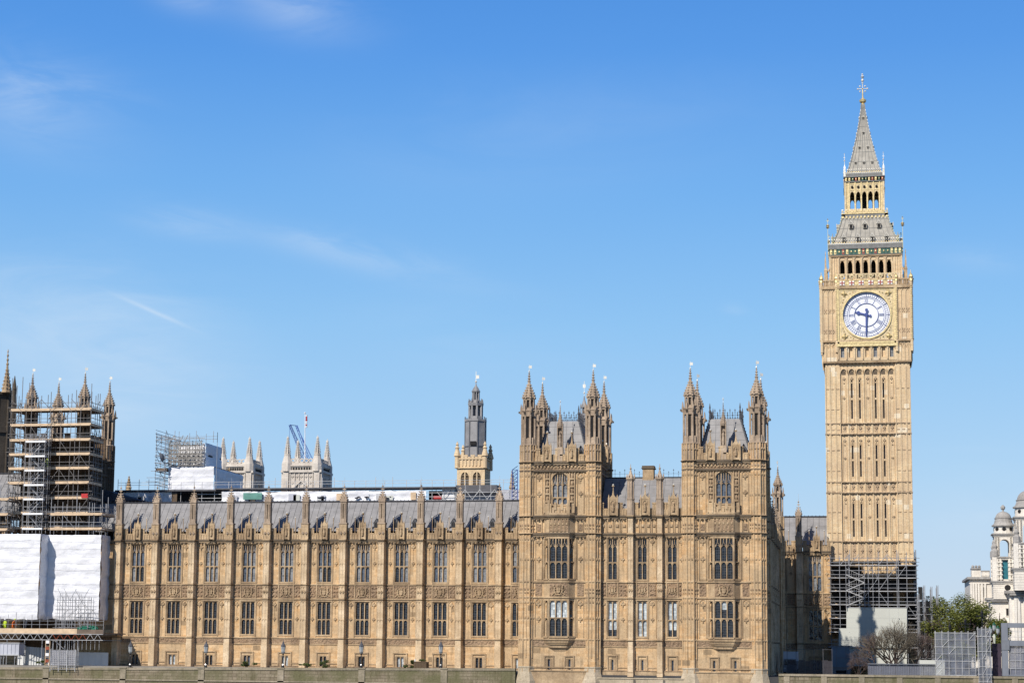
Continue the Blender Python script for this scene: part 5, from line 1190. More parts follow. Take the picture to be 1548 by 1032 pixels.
lifts = [zat(y, -1) for y in (798.7, 776, 753.5, 730.5, 708.7, 687.4, 665.7, 643, 620)]
scaffold('tower_scaffold', 'tall steel scaffold with timber decks round the dark tower, above the white sheeting', xat(14, -1), xat(135, -1), -1, 3.6, lifts[0]-.5, lifts, 'FRL', 2.3, 1.5, 2.0, 3.2, seed=5, r=.05, dt=.42, diag=.6, pole='scaffold_mid')
scaffold('side_scaffold', 'lower wing of steel scaffold spreading left at the frame edge', xat(-40, -3.2), xat(15, -3.2), -3.2, 2.5, zat(812, -3), [zat(y, -3.2) for y in (801, 778, 755)], 'FR', 1.2, 1.9, 1.5, 1.0, seed=8, r=.05, dt=.4)
scaffold('side_scaffold', 'low steel scaffold step right of the tower scaffold, directly above the sheeting', xat(80, -3.3), xat(157, -3.3), -3.3, 1.2, zat(812, -3), [zat(y, -3.3, 120) for y in (800, 778)], 'FR', 1.2, 2.2, 1.6, 2.4, seed=9, r=.05, dt=.4, diag=.3)
# stair tower with white alloy landings
T = thing('scaffold_stair', 'zigzag scaffold stair with white alloy landings on the tower scaffold', 'scaffold stair', (0, 0, 0)); m = MB()
sx0, sx1, sy0, sy1 = xat(38, -3), xat(67, -3), -3.0, -1.7
for x in (sx0, sx1, sx0+.9, sx1-.9):
    for y in (sy0, sy1): m.tube((x, y, zat(806, -3)), (x, y, zat(655, -3)), .045, 4)
zl = [zat(y, -3, 50) for y in (799.5, 777, 755, 733.5, 711.5, 690, 667.8)]
for i, z in enumerate(zl):
    for dz in (.5, 1.05): m.tube((sx0, sy0, z+dz), (sx1, sy0, z+dz), .035, 4); m.tube((sx0, sy1, z+dz), (sx1, sy1, z+dz), .035, 4)
    d = MB(); d.box(sx0-.05, sx1+.05, sy0-.06, sy0+.5, z-.06, z+.2); part('landing', d, 'alloy_white', T)
    if i < len(zl)-1:
        z2 = zl[i+1]; a, b_ = (sx0+.5, sx1-.4) if i % 2 else (sx1-.4, sx0+.5); f = MB()
        for y in (sy0+.55, sy1): f.tube((a, y, z), (b_, y, z2), .09, 4); f.tube((a, y, z+1), (b_, y, z2+1), .04, 4)
        for k in range(9): t = (k+.5)/9; f.box(a+(b_-a)*t-.12, a+(b_-a)*t+.12, sy0+.55, sy1, z+(z2-z)*t-.02, z+(z2-z)*t+.02)
        part('stair_flight', f, 'scaffold_steel', T)
part('pole_frame', m, 'scaffold_steel', T)
m = MB(); m.box(xat(73, -.8)-.6, xat(73, -.8)+.6, -1.6, -1.1, lifts[0], lifts[-2]); # hoist mast
m2 = MB(); hx = xat(73, -1.7)
for k in range(30): z = lifts[0]+k*.6; m2.tube((hx-.3, -1.7, z), (hx+.3, -1.7, z+.6), .03, 3); m2.tube((hx-.3, -1.7, z), (hx+.3, -1.7, z), .03, 3)
for s in (-.3, .3): m2.tube((hx+s, -1.7, lifts[0]), (hx+s, -1.7, lifts[-2]), .04, 4)
single('hoist_mast', m2, 'scaffold_dark', 'dark lattice hoist mast beside the white stair landings', 'hoist')
b_ = MB(); q = at(128, 749, -1.15); b_.box(q.x-.5, q.x+.5, -1.18, -1.13, q.z-.3, q.z+.3); b_.box(q.x-.5, q.x+.5, -1.2, -1.18, q.z-.03, q.z+.03); single('sign_board', b_, 'red_board', 'small red board hung on the tower scaffold', 'board')
for x, y, t_, p_, lab in ((71, 712, 'hi_vis', 'cloth_dark', 'worker in yellow high-visibility clothing high on the tower scaffold'),):
    q = at(x, y, -.6); person('person', lab, (q.x, -.6, lifts[4]), .5, t_, p_)
# white sheeting in billowing panels
def sheet(x0, x1, y, z0, z1, seed, corner=None, nx=34, nz=40, amp=.13):
    m = MB(); vs = []
    for j in range(nz+1):
        for i in range(nx+1):
            u, v = i/nx, j/nz; x = x0+(x1-x0)*u; z = z0+(z1-z0)*v
            seam = abs(((v*4.0) % 1.0)-.5)*2
            d = amp*(noise.noise(Vector((x*.45+seed, z*.9, seed)))*1.1+noise.noise(Vector((x*1.3, z*2.6+x*.8, seed+5)))*.55+noise.noise(Vector((x*.3+z*.9, z*3.2, seed+2)))*.5)
            d -= .10*(1-seam**6)
            zz = z+(.25*noise.noise(Vector((x*.5, 3, seed))) if j == 0 else .05*noise.noise(Vector((x*2, 9, seed))) if j == nz else 0)
            vs.append((x, y+d, zz) if corner is None else (corner, x, zz) if False else (x, y+d, zz))
    k = nx+1; m.add(vs, [(j*k+i, j*k+i+1, (j+1)*k+i+1, (j+1)*k+i) for j in range(nz) for i in range(nx)])
    return m
def side_sheet(x, y0, y1, z0, z1, seed, nx=14, nz=40, amp=.12):
    m = sheet(y0, y1, 0, z0, z1, seed, None, nx, nz, amp); m.v = [(x-b_, a, c) for a, b_, c in m.v]; return m
def smooth(o):
    o.data.polygons.foreach_set('use_smooth', [True]*len(o.data.polygons)); return o
zt, zb = zat(808, -4), zat(936, -4)
T = thing('sheeting', 'white plastic sheeting wrapped round the lower scaffold of the tower', 'sheeting', (0, 0, 0))
xl, xr, xr2 = xat(66, -6.2), xat(78.5, -3.6), xat(157.5, -3.6)
smooth(part('sheet_panel', sheet(xat(-60, -6.2), xl, -6.2, zb, zt, 1.0), 'sheet_white', T)); smooth(part('sheet_panel', side_sheet(xl, -6.2, -3.5, zb, zt, 3), 'sheet_white', T)); smooth(part('sheet_panel', sheet(xl-.3, xr2, -3.6, zb, zt, 7.3), 'sheet_white', T)); smooth(part('sheet_panel', side_sheet(xr2, -3.6, -.5, zb, zt, 11), 'sheet_white', T))
lash = MB()
for k in range(1, 12):
    z = zb+(zt-zb)*k/12+.05; lash.tube((xat(-60, -6.2), -6.42, z), (xl, -6.42, z+.05), .014, 3); lash.tube((xl, -3.84, z), (xr2, -3.84, z-.04), .014, 3)
part('lashing', lash, 'paint_white', T)
# ranges hidden behind the sheeting: facade and lead roof further left
gothic_range('palace_centre_range', 'palace facade and lead roof at the left edge, mostly hidden by scaffolding and sheets', (0, 0, 0), 0, -62, -17.5, [-20.7-5.5*i for i in range(7)], [-23.4-5.5*i for i in range(7)], roof=(1.2, 20.5, 7, 27.0), styles=('grey', 'dark'))
# spired tower fragment at the frame edge
T = thing('spired_tower', 'dark gothic tower with a slim pale spirelet, cut by the left frame edge', 'tower', (0, 0, 0)); Yq = 45
m = MB(); xe = xat(9.5, Yq); zt_ = zat(592, Yq, 5); m.fr(xe-3.2, Yq+2, 2.9, 2.8, 0, zt_, 8); m.fr(xe-3.2, Yq+2, 3.15, 3.15, zt_-.5, zt_, 8); m.fr(xe-3.2, Yq+2, 3.1, 3.1, zt_-7, zt_-6.6, 8)
for k in range(8): a = pi/8+k*pi/4; m.tube((xe-3.2+2.95*cos(a), Yq+2+2.95*sin(a), 0), (xe-3.2+2.95*cos(a), Yq+2+2.95*sin(a), zt_+.4), .2, 6); m.lathe(xe-3.2+2.95*cos(a), Yq+2+2.95*sin(a), [(.28, zt_), (.3, zt_+.8), (.1, zt_+1.2), (.04, zt_+2.2)], 6)
for z, l_ in ((zat(615, Yq, 5), 1.0), (zat(712, Yq, 5), 1.5)): m.tube((xe-.4, Yq+1, z), (xe+l_*.5, Yq+1, z-1.6), .22, 4)
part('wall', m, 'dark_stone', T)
m = MB(); px = xat(5, Yq); spire_cap(m, px, Yq, .75, zt_-.2, zat(528, Yq, 5), 8, 6); part('spirelet', m, 'limestone_trim', T)
T = thing('ventilation_spire', 'thin dark spire standing between the edge tower and the scaffold', 'spire', (0, 0, 0)); m = MB(); px = xat(17, 30); m.lathe(px, 30, [(.55, -1.2), (.45, zat(640, 30, 17)), (.5, zat(638, 30, 17)), (.3, zat(590, 30, 17)), (.38, zat(588, 30, 17)), (.05, zat(568, 30, 17))], 8); part('shaft', m, 'dark_stone', T)
# gantry: timber deck carried on a lattice truss over the terrace
T = thing('gantry', 'long timber fascia gantry on steel lattice trusses above the terrace at the left', 'gantry', (0, 0, 0)); Yg = -9.0
gx0, gx1, gx2 = xat(-60, Yg), xat(126, Yg), xat(165, Yg); zf1, zf0, zt0 = zat(949.5, Yg), zat(957, Yg), zat(966.5, Yg)
m = MB(); m.box(gx0, gx2, Yg+.1, -.9, zf0, zf0+.15); part('deck', m, 'deck_dark', T)
m = MB(); m.box(gx0, gx1, Yg-.05, Yg+.05, zf0, zf1); part('fascia', m, 'deck_timber', T)
m = MB(); m.box(gx1, gx2, Yg-.0, Yg+.1, zf0, zf1-.1); part('fascia', m, 'deck_dark', T, label='dark board fascia at the right end')
m = MB(); xx = gx0; k = 0
m.tube((gx0, Yg, zf0-.05), (gx2, Yg, zf0-.05), .05, 4); m.tube((gx0, Yg, zt0), (gx2, Yg, zt0), .05, 4)
while xx < gx2-.5: m.tube((xx, Yg, zf0-.05 if k % 2 else zt0), (xx+.55, Yg, zt0 if k % 2 else zf0-.05), .035, 4, 0 if (k//9) % 3 else 1); xx += .55; k += 1
part('lattice_truss', m, ['scaffold_pale', 'truss_red'], T)
m = MB()
for y in (-7.6, -5, -2.2):
    m.tube((gx0, y, zf0-.05), (gx2, y, zf0-.05), .05, 4, 0); m.tube((gx0, y, zt0), (gx2, y, zt0), .05, 4, 0)
for i in range(4): x = gx1-3.6+i*1.05; m.tube((x, Yg+.4, -.95), (x, Yg+.4, zt0), .05, 4); m.tube((x, Yg+1.8, -.95), (x, Yg+1.8, zt0), .05, 4)
for i in range(12): x = xat(90, Yg+.5)+i*.62; m.tube((x, Yg+.5, zat(981, Yg)), (x, Yg+.5, zt0), .04, 4)
m.tube((xat(90, Yg), Yg+.45, zt0), (xat(105, Yg), Yg+.45, zat(980, Yg)), .06, 4)
for i in range(8): x = gx0+i*2.6; m.tube((x, -8.2, -.95), (x, -8.2, zt0), .06, 4)
part('prop', m, 'scaffold_steel', T)
m = MB(); z = zf1
for i in range(20):
    x = gx0+i*(gx2-gx0)/19; m.tube((x, Yg+.05, zf0), (x, Yg+.05, z+1.6+(i % 3)*.3), .035, 4)
for dz in (.55, 1.05): m.tube((gx0, Yg+.05, z+dz), (gx2, Yg+.05, z+dz), .03, 4)
part('guard_rail', m, 'scaffold_steel', T)
m = MB()
for k in range(40):
    x = xat(126, Yg+.6)+rnd.uniform(0, xat(154, Yg)-xat(126, Yg)); m.ball(x, Yg+.6+rnd.uniform(0, .8), zf1-.1+rnd.uniform(0, .45)*(1-abs(x-(xat(140, Yg)))/2.2), .26, 0, 5)
single('netting_heap', m, 'green_net', 'heap of dark green netting on the right end of the gantry deck', 'netting')
for i, (x, t_, lab) in enumerate(((17, 'hi_vis', 'worker in lime yellow top on the gantry deck near the left edge'), (29, 'hi_vis_orange', 'worker in orange top bending over on the gantry deck'), (48, 'cloth_dark', 'worker in dark clothes and white helmet on the gantry deck'))):
    person('person', lab, (xat(x, Yg+1), Yg+1.2, zf0+.15), 1.2*i, t_, 'cloth_dark', None, .5 if i == 1 else .1)
bc = scaffold('birdcage_scaffold', 'small square scaffold cage standing in front of the white sheets', xat(95, -8.4), xat(142, -8.4), -8.4, -6.8, zf0+.1, [zat(y, -8.4, 118) for y in (948, 932, 921, 907)], 'FB', .8, .9, .3, .8, seed=13, diag=.5, decks=False, r=.035, pole='scaffold_steel')
# site hoardings, containers, barriers below the gantry
m = MB(); x0_, x1_ = xat(126, -4), xat(174, -4); m.box(x0_, x1_, -4.1, -4, -.95, zat(985.5, -4, 150)); m.box(x0_, x1_, -4.2, -4.1, zat(986.5, -4, 150)-.1, zat(985.5, -4, 150)); m.box(xat(141, -4), xat(141, -4)+.5, -4.13, -4.11, 0, .05, 0)
for k in range(6): m.box(x0_+k*(x1_-x0_)/5-.03, x0_+k*(x1_-x0_)/5+.03, -4.14, -4.1, -.9, zat(987, -4, 150))
single('site_hoarding', m, 'hoarding_white', 'flat white hoarding with dark gap above, right of the mesh cage', 'hoarding')
m = MB()
for i in range(14):
    a = i/13; x = xat(40, -6)+a*(xat(82, -6)-xat(40, -6)); y = -6+1.6*a*a; m.box(x-.17, x+.17, y-.05, y+.05, -.95, zat(976+3*a, -6, 60))
m.box(xat(45, -6.4), xat(45, -6.4)+.5, -6.5, -6.3, -.95, zat(975, -6, 45)); single('site_hoarding', m, 'hoarding_white', 'curved pale hoarding under the gantry, left of the mesh cage', 'hoarding')
T = thing('site_cabin', 'small grey wrapped container raised on legs beside the river wall', 'container', (0, 0, 0)); x0_, x1_ = xat(11, -11.5), xat(40, -11.5); m = MB(); z0_, z1_ = zat(989, -11.5), zat(972.5, -11.5); m.box(x0_, x1_, -11.5, -9.8, z0_, z1_)
for k in range(6): x = x0_+k*(x1_-x0_)/5; m.box(x-.04, x+.04, -11.56, -11.5, z0_, z1_)
part('body', m, 'sheet_grey', T); m = MB(); m.box(x0_-.1, x1_+.1, -11.62, -9.7, z1_, z1_+.12); m.box(x0_-.1, x1_+.1, -11.6, -9.7, z0_-.15, z0_); part('roof', m, 'scaffold_pale', T)
for x in (x0_+.2, x0_+.6, x1_-.6, x1_-.2):
    m = MB(); m.tube((x, -11.4, -1.2), (x, -11.4, z0_), .05, 4); m.tube((x, -11.4, -.2), (x+.3, -11.4, z0_), .03, 4); part('leg', m, 'scaffold_steel', T)
T = thing('mesh_cage', 'rectangular steel mesh cage hanging over the river wall at the left', 'mesh cage', (0, 0, 0)); x0_, x1_ = xat(88, -13.5), xat(125, -13.5); z0_, z1_ = zat(1011, -13.5, 100), zat(982, -13.5, 100); m = MB()
for i in range(15): x = x0_+(x1_-x0_)*i/14; m.tube((x, -13.5, z0_), (x, -13.5, z1_), .022, 4); m.tube((x, -12.6, z0_+.8), (x, -12.6, z1_), .022, 4)
for i in range(10): z = z0_+(z1_-z0_)*i/9; m.tube((x0_, -13.5, z), (x1_, -13.5, z), .022, 4)
for i in range(4): x = x0_+(x1_-x0_)*i/3; m.tube((x, -13.55, z0_-.3), (x, -13.55, z1_+.1), .05, 4)
part('frame', m, 'scaffold_pale', T); m = MB(); m.box(x0_, x1_, -13.45, -13.44, z0_+.5, z1_); part('netting', m, 'mesh_net', T)
T = thing('ladder_mast', 'short braced mast with red and white boards beside the mesh cage', 'mast', (0, 0, 0)); m = MB(); x = xat(83, -10)
for s in (-.3, .3): m.tube((x+s, -10, -.95), (x+s, -10, zat(968, -10)), .05, 4)
for k in range(7): m.tube((x-.3, -10, -.8+k*.5), (x+.3, -10, -.8+k*.5), .03, 4)
part('frame', m, 'deck_timber', T)
for k in range(4): m = MB(); m.box(x-.24, x+.24, -10.12, -10.05, -.5+k*.85, -.1+k*.85); part('board', m, 'paint_white' if k % 2 else 'truss_red', T)

# ------------------------------------------------------------------ river wall, terrace lamps, planting
m = MB()
def topz(X): return -1.26+(X+20)*.0088 if X < 58 else -.82
xs_ = [-80+2.0*i for i in range(70) if -80+2.0*i < 56.5]+[56.9]
for a, b_ in zip(xs_[:-1], xs_[1:]):
    za, zb_ = topz(a), topz(b_)
    m.add([(a, -13, -7), (b_, -13, -7), (b_, -13, zb_-.3), (a, -13, za-.3)], [(0, 1, 2, 3)], 0)
    m.add([(a, -13.1, za-.3), (b_, -13.1, zb_-.3), (b_, -13.1, zb_), (a, -13.1, za), (a, -12.3, za), (b_, -12.3, zb_), (b_, -12.3, -1.3), (a, -12.3, -1.3), (a, -13, za-.3), (b_, -13, zb_-.3)], [(0, 1, 2, 3), (3, 2, 5, 4), (4, 5, 6, 7), (8, 9, 1, 0)], 1)
m.box(-80, 56.9, -13.12, -13, -2.75, -2.55, 1)
RW = single('river_wall', m, ['river_stone', 'river_cap'], 'mossy stone river wall running below the long palace range', 'wall')
lamp_x = [at(x, 976, -12.8).x for x in (81, 196.7, 311, 427.6, 545.8, 666)]
def terrace_lamp():
    m = MB()
    P = [MB() for _ in range(3)]
    P[0].lathe(0, 0, [(.22, 0), (.2, .25), (.1, .32), (.075, .5), (.07, 1.45), (.1, 1.5), (.06, 1.6), (.14, 1.78), (.05, 1.85)], 8); P[0].ball(0, 0, .36, .15, 1, 8)
    P[1].lathe(0, 0, [(.14, 1.86), (.26, 2.1), (.29, 2.75), (.25, 2.8)], 6)
    P[2].lathe(0, 0, [(.34, 2.78), (.3, 2.9), (.16, 3.15), (.1, 3.25), (.12, 3.3), (.03, 3.45), (.05, 3.52), (.01, 3.65)], 6)
    for i in range(6): a = pi/6+i*pi/3; P[2].tube((.2*cos(a), .2*sin(a), 1.86), (.31*cos(a), .31*sin(a), 2.8), .025, 3)
    return P[0].mesh('post', ['paint_black', 'lamp_glass']), P[1].mesh('lantern', ['lamp_glass']), P[2].mesh('lantern_cap', ['lead_dark'])
lm = terrace_lamp()
where = ['on the river wall beneath the white sheeting', 'in front of the palace, first clear of the white hoarding', 'in front of the third bay of the long range', 'in front of the fifth bay, between two shrubs', 'in front of the seventh bay, left of the wooden planter', 'nearest the pavilion, right of the wooden planter']
pier = MB(); pier.box(-.42, .42, -.12, .0, -5, -.05); pier.box(-.5, .5, -.2, .9, -.12, .03); pier = pier.mesh('wall_pier', ['river_cap'])
for i, x in enumerate(lamp_x):
    if i == 0: continue
    T = thing('terrace_lamp', 'glass lantern lamp post '+where[i], 'lamp', (x, -12.6, topz(x)+.02), 0, 'lantern posts along the river wall')
    part('post', lm[0], None, T); ln = part('lantern', lm[1], None, T); part('lantern_cap', lm[2], None, ln)
for i, x in enumerate([xat(196.7, -13)+11*k for k in range(-2, 5)]):
    if i in (0,): continue
    part('pier', pier, None, RW, (x, -13.0, topz(x)))
LEAF = [(-.5, 0, 0), (0, -.28, .1), (.5, 0, 0), (0, .28, .05)]
def leaves(m, c, R, n, s, rr, flat=1.0, clumps=0, mi=0):
    cs = [(0, 0, 0, 1.0)]
    if clumps: cs = [(rr.gauss(0, .45), rr.gauss(0, .45), rr.gauss(0, .4), rr.uniform(.25, .5)) for _ in range(clumps)]
    for i in range(n):
        k = rr.choice(cs); d = Vector((rr.gauss(0, 1), rr.gauss(0, 1), rr.gauss(0, 1))).normalized()*(rr.random()**.4)*k[3]
        p = Vector((c[0]+R*(k[0]+d.x), c[1]+R*(k[1]+d.y), c[2]+R*flat*(k[2]+d.z)))
        M = Matrix.Rotation(rr.uniform(0, 6.28), 4, 'Z') @ Matrix.Rotation(rr.uniform(-1.2, 1.2), 4, 'X') @ Matrix.Rotation(rr.uniform(-1.2, 1.2), 4, 'Y')
        ss = s*rr.uniform(.6, 1.3); m.add([p+(M @ Vector(v))*ss for v in LEAF], [(0, 1, 2, 3)], mi)
def shrub(x, yb, w, h, lab, Y=-3.0):
    q = at(x, yb, Y); r = random.Random(int(x)); T = thing('shrub', lab, 'shrub', (q.x, Y, -.95)); m = MB()
    leaves(m, (0, 0, h*.55), w*.6, int(260*w), .22, r, h/w*.9, 5); part('foliage', m, 'leaf_shrub', T)
    m = MB()
    for k in range(5): m.tube((0, 0, 0), (r.uniform(-.3, .3)*w, r.uniform(-.2, .2), h*.6), .03, 3)
    part('stem', m, 'bark', T)
shrub(372, 1000, 1.7, .9, 'low green shrub under the basement window of the fourth bay'); shrub(464, 1001, 1.5, .7, 'thin green shrub at the foot of a buttress between two lamps'); shrub(489, 1000, 1.6, .9, 'small green shrub under the basement window of the sixth bay'); shrub(620, 1002, 2.0, 1.2, 'round green shrub just left of the wooden planter'); shrub(68, 1000, 1.4, 1.0, 'yellow green shrub in front of the curved hoarding', -9)
T = thing('planter', 'square brown timber planter on the terrace left of a lamp', 'planter', (at(637, 1003, -9.5).x, -9.5, -1.2)); m = MB()
for k in range(8): m.box(-.82+k*.21, -.63+k*.21, -.72, -.66, .02, 1.35)
m.box(-.86, .86, -.64, .7, 0, 1.3); m.box(-.9, .9, -.76, -.62, 1.22, 1.34); part('box', m, 'planter_timber', T); m = MB(); leaves(m, (0, 0, 1.45), .8, 160, .18, random.Random(3), .3, 4); part('plants', m, 'leaf_shrub', T)
m = MB(); q = at(610.5+17, 1000, -9.6); m.box(q.x-.06, q.x+.06, -9.7, -9.58, -1.2, .45); single('post', m, 'paint_white', 'slim white post beside the timber planter', 'post')
m = MB(); q = at(538, 1005, -9); m.box(q.x-.1, q.x+1.5, -9.4, -9, -.85, -.72); m.box(q.x, q.x+.1, -9.35, -9.05, -1.2, -.85); m.box(q.x+1.3, q.x+1.4, -9.35, -9.05, -1.2, -.85); single('bench', m, 'deck_dark', 'low dark bench on the terrace near the eighth buttress', 'bench')
m = MB(); m.box(67.2, 79.0, -13.0, -12.06, -7, -1.75, 0); m.box(67.2, 79.0, -13.1, -12.0, -1.75, -1.6, 0)
for x in lb_: m.prism([(x-.9, -13.01), (x-.6, -13.5), (x+.6, -13.5), (x+.9, -13.01)], -7, -1.85, 0, .8)
part('plinth', m, 'plinth_stone', link, (0, 11.75, 0))
# right hand wall and quay
m = MB(); X0, X1 = 90.4, 160
m.box(X0, X1, -12.9, -12.3, -7, -1.15, 0); m.box(X0, X1, -13.05, -12.2, -1.15, -.88, 1)
for k in range(14): x = X0+1+k*4.6; m.box(x-.35, x+.35, -13.0, -12.9, -7, -1.15, 1)
single('river_wall', m, ['river_stone', 'river_cap'], 'plain stone quay wall at the lower right, from the pavilion to the frame edge', 'wall')

# ------------------------------------------------------------------ works at the foot of the clock tower
Ys = 29.3
zs = [zat(y, Ys, 1320) for y in (978, 955, 934, 913.5, 893, 873, 854)]
scaffold('tower_base_scaffold', 'grey steel scaffold enclosing the foot of the clock tower', xat(1256, Ys, 900), xat(1386, Ys, 900), Ys, Ys+15.5, -1.2, zs, 'FRL', 2.6, 1.35, 1.2, 1.3, pole='scaffold_steel', deck='scaffold_pale', seed=21, r=.06, dt=.05, diag=.22)
T = thing('shade_panels', 'black panels added as dark backing behind the poles round the foot of the clock tower', 'sheeting', (0, 0, 0)); rr = random.Random(4)  # black panels added so the tower foot reads dark between the poles
xa, xb = xat(1258, Ys+1.6, 900), xat(1384.5, Ys+1.6, 900)
for k in range(len(zs)):
    m = MB(); z0_ = zs[k]+.15; z1_ = (zs[k+1] if k+1 < len(zs) else zs[k]+.9)-.12; x = xa
    while x < xb-.1:
        x2 = min(xb, x+rr.uniform(.9, 2.6)); gap = rr.random() < .16
        if not gap: m.box(x, x2-.03, Ys+1.6+rr.uniform(0, .3), Ys+1.95, z0_+rr.uniform(0, .15), z1_-rr.uniform(0, .2))
        x = x2
    part('sheet_panel', m, 'shade_backing', T)
    m = MB(); m.box(xb-.35, xb-.3, Ys+1.6, Ys+13, z0_, z1_); part('sheet_panel', m, 'shade_backing', T)
T = thing('scaffold_stair', 'zigzag steel stair on the clock tower scaffold above the cream hoarding', 'scaffold stair', (0, 0, 0)); x0_, x1_ = xat(1279, Ys-.7, 890), xat(1307, Ys-.7, 890)
zz = [zat(y, Ys-.7, 1295) for y in (915, 892, 868)]
m = MB()
for x in (x0_, x1_, x1_+1.2):
    m.tube((x, Ys-.75, zz[0]-.5), (x, Ys-.75, zz[-1]+2), .05, 4)
part('pole_frame', m, 'scaffold_steel', T)
for i in range(2):
    for a, b_, za, zb in ((x0_, x1_, zz[i], zz[i]+1.15), (x1_, x0_, zz[i]+1.15, zz[i+1])):
        m = MB(); m.tube((a, Ys-.7, za), (b_, Ys-.7, zb), .09, 4); m.tube((a, Ys-.75, za+.9), (b_, Ys-.75, zb+.9), .04, 4)
        for k in range(8): t = (k+.5)/8; m.tube((a+(b_-a)*t, Ys-.75, za+(zb-za)*t), (a+(b_-a)*t, Ys-.75, za+.9+(zb-za)*t), .02, 3)
        part('stair_flight', m, 'scaffold_pale', T)
# cream hoarding, stepped outline, panel joints
Yh = 28.9; P = lambda x, y: (at(x, y, Yh).x, at(x, y, Yh).z)
m = MB(); m.ex([P(1268, 1006), P(1371, 1006), P(1371, 918), P(1279.5, 918), P(1279.5, 949), P(1268, 949)][::-1], Yh, Yh+.25, 0)
for x in (1298, 1317, 1344, 1358): a = P(x, 918); m.box(a[0]-.012, a[0]+.012, Yh-.01, Yh, -1, a[1], 1)
for y in (933, 948, 962): a = P(1280, y); b_ = P(1370, y); m.box(a[0], b_[0], Yh-.01, Yh, a[1]-.012, a[1]+.012, 1)
a, b_ = P(1283, 977.5), P(1371, 977.5); m.box(a[0], b_[0], Yh-.35, Yh, a[1]-.05, a[1]+.08, 0)
a, b_ = P(1279.5, 918), P(1371, 918); m.box(a[0], b_[0], Yh-.05, Yh+.3, a[1], a[1]+.08, 1)
single('site_hoarding', m, ['hoarding_pale', 'scaffold_pale'], 'tall cream hoarding with stepped left edge at the foot of the clock tower', 'hoarding')
# side scaffold with tall bundled standards
T = thing('stair_scaffold', 'dark scaffold with tall paired poles right of the clock tower', 'scaffold', (0, 0, 0)); Yd = 27; xs_ = [xat(x, Yd, 950) for x in (1388, 1397, 1408, 1417)]
m = MB(); tops = [zat(y, Yd, 1400) for y in (897, 884, 886, 884)]
for x, t_ in zip(xs_, tops):
    for dx, dy in ((0, 0), (.22, 0), (0, 2.2), (.12, .9)): m.tube((x+dx, Yd+dy, -1.2), (x+dx, Yd+dy, t_-dy*.15), .055, 4)
zk = -1.0
while zk < tops[0]:
    m.tube((xs_[0]-.3, Yd-.06, zk), (xs_[3 if zk < 10 else 2 if zk < 7.5 else 1]+.3, Yd-.06, zk), .05, 4); m.tube((xs_[0]-.3, Yd+2.3, zk), (xs_[3]+.3 if zk < 8.5 else xs_[1], Yd+2.3, zk), .05, 4); zk += 1.05
part('pole_frame', m, 'scaffold_steel', T)
for k, (xa, xb, t_) in enumerate(((0, 1, 12.7), (1, 2, 10.6), (2, 3, 8.5))):
    for j in range(int(t_/2.1)):
        m = MB(); m.box(xs_[xa]+.15, xs_[xb]-.1, Yd+1.2, Yd+1.26, -1+j*2.1, -1+j*2.1+1.9); part('sheet_panel', m, 'shade_backing', T)
# bare trees
def bare_tree(name, label, base, h, spread, seed, mat, trunks=1, lean=0.0):
    T = thing(name, label, 'tree', base); r = random.Random(seed); tk = MB(); tw = MB()
    def br(p, d, l, rad, lev):
        q = p+d*l; (tk if lev < 2 else tw).tube(p, q, rad, 5 if lev < 2 else 3, 0, rad*.68)
        if lev >= 6 or rad < .005: return
        n = 3 if lev < 5 else 2
        for i in range(n):
            a = r.uniform(0, 6.28); t = r.uniform(.25, .7) if i else r.uniform(.05, .3)
            o = d.orthogonal().normalized(); o = Matrix.Rotation(a, 3, d) @ o
            nd = (d*cos(t)+o*sin(t)*spread); nd.z += .10; nd.normalize()
            br(p+d*l*r.uniform(.65, 1.0), nd, l*r.uniform(.62, .86), rad*.64, lev+1)
    for k in range(trunks):
        d = Vector((lean+(r.uniform(-.75, .75) if trunks > 1 else 0), r.uniform(-.1, .1), 1)).normalized(); br(Vector((r.uniform(-.5, .5)*(trunks > 1), 0, 0)), d, h*.27, h*.017, 0)
    part('trunk', tk, 'bark', T); part('crown', tw, mat, T)
def base(x, Y): return (xat(x, Y, 1000), Y, -1.2)
bare_tree('bare_tree', 'spreading leafless tree with olive twigs in front of the cream hoarding', base(1350, 12), 8.6, 1.5, 3, 'twig_olive', 7)
bare_tree('bare_tree', 'leafless tree with reddish twigs leaning left against the cream hoarding', base(1331, 10), 7.0, 1.25, 8, 'twig', 1, -.5)
bare_tree('bare_tree', 'reddish leafless tree at the right edge of the cream hoarding', base(1378, 14), 8.0, 1.2, 15, 'twig', 2, .05)
bare_tree('bare_tree', 'low tangled leafless bush at the left foot of the cream hoarding', base(1296, 6), 3.2, 1.5, 19, 'twig', 4, .2)
# cabin on frame, van, fences
T = thing('site_cabin', 'blue grey stacked site cabin with roof railing left of the cream hoarding', 'cabin', (0, 0, 0)); Yc = 18
x0_, x1_ = xat(1257, Yc, 990), xat(1284.5, Yc, 990); z0_, z1_, z2_ = -1.2, zat(1007, Yc, 1270), zat(976.5, Yc, 1270); m = MB()
m.box(x0_, x1_, Yc, Yc+2.6, z1_, z2_, 0)
for s in (.28, .8): x = x0_+(x1_-x0_)*s; m.box(x-.03, x+.03, Yc-.03, Yc, z1_, z2_, 1)
m.box(x0_+(x1_-x0_)*.25, x1_-.1, Yc-.03, Yc, z1_+1.2, z1_+1.28, 1); m.box(x0_-.1, x1_+.4, Yc-.15, Yc+2.7, z2_, z2_+.12, 1); m.box(x0_-.05, x1_+.05, Yc-.1, Yc+2.65, z1_-.15, z1_, 1); part('body', m, ['cabin_blue', 'steel_grey'], T)
m = MB(); m.box(x0_, x1_, Yc, Yc+2.6, z0_, z1_-.15, 0); m.box(x0_+.6, x1_-.5, Yc-.03, Yc, z0_+.1, z1_-.5, 1); part('lower_cabin', m, ['steel_grey', 'void_dark'], T)
m = MB()
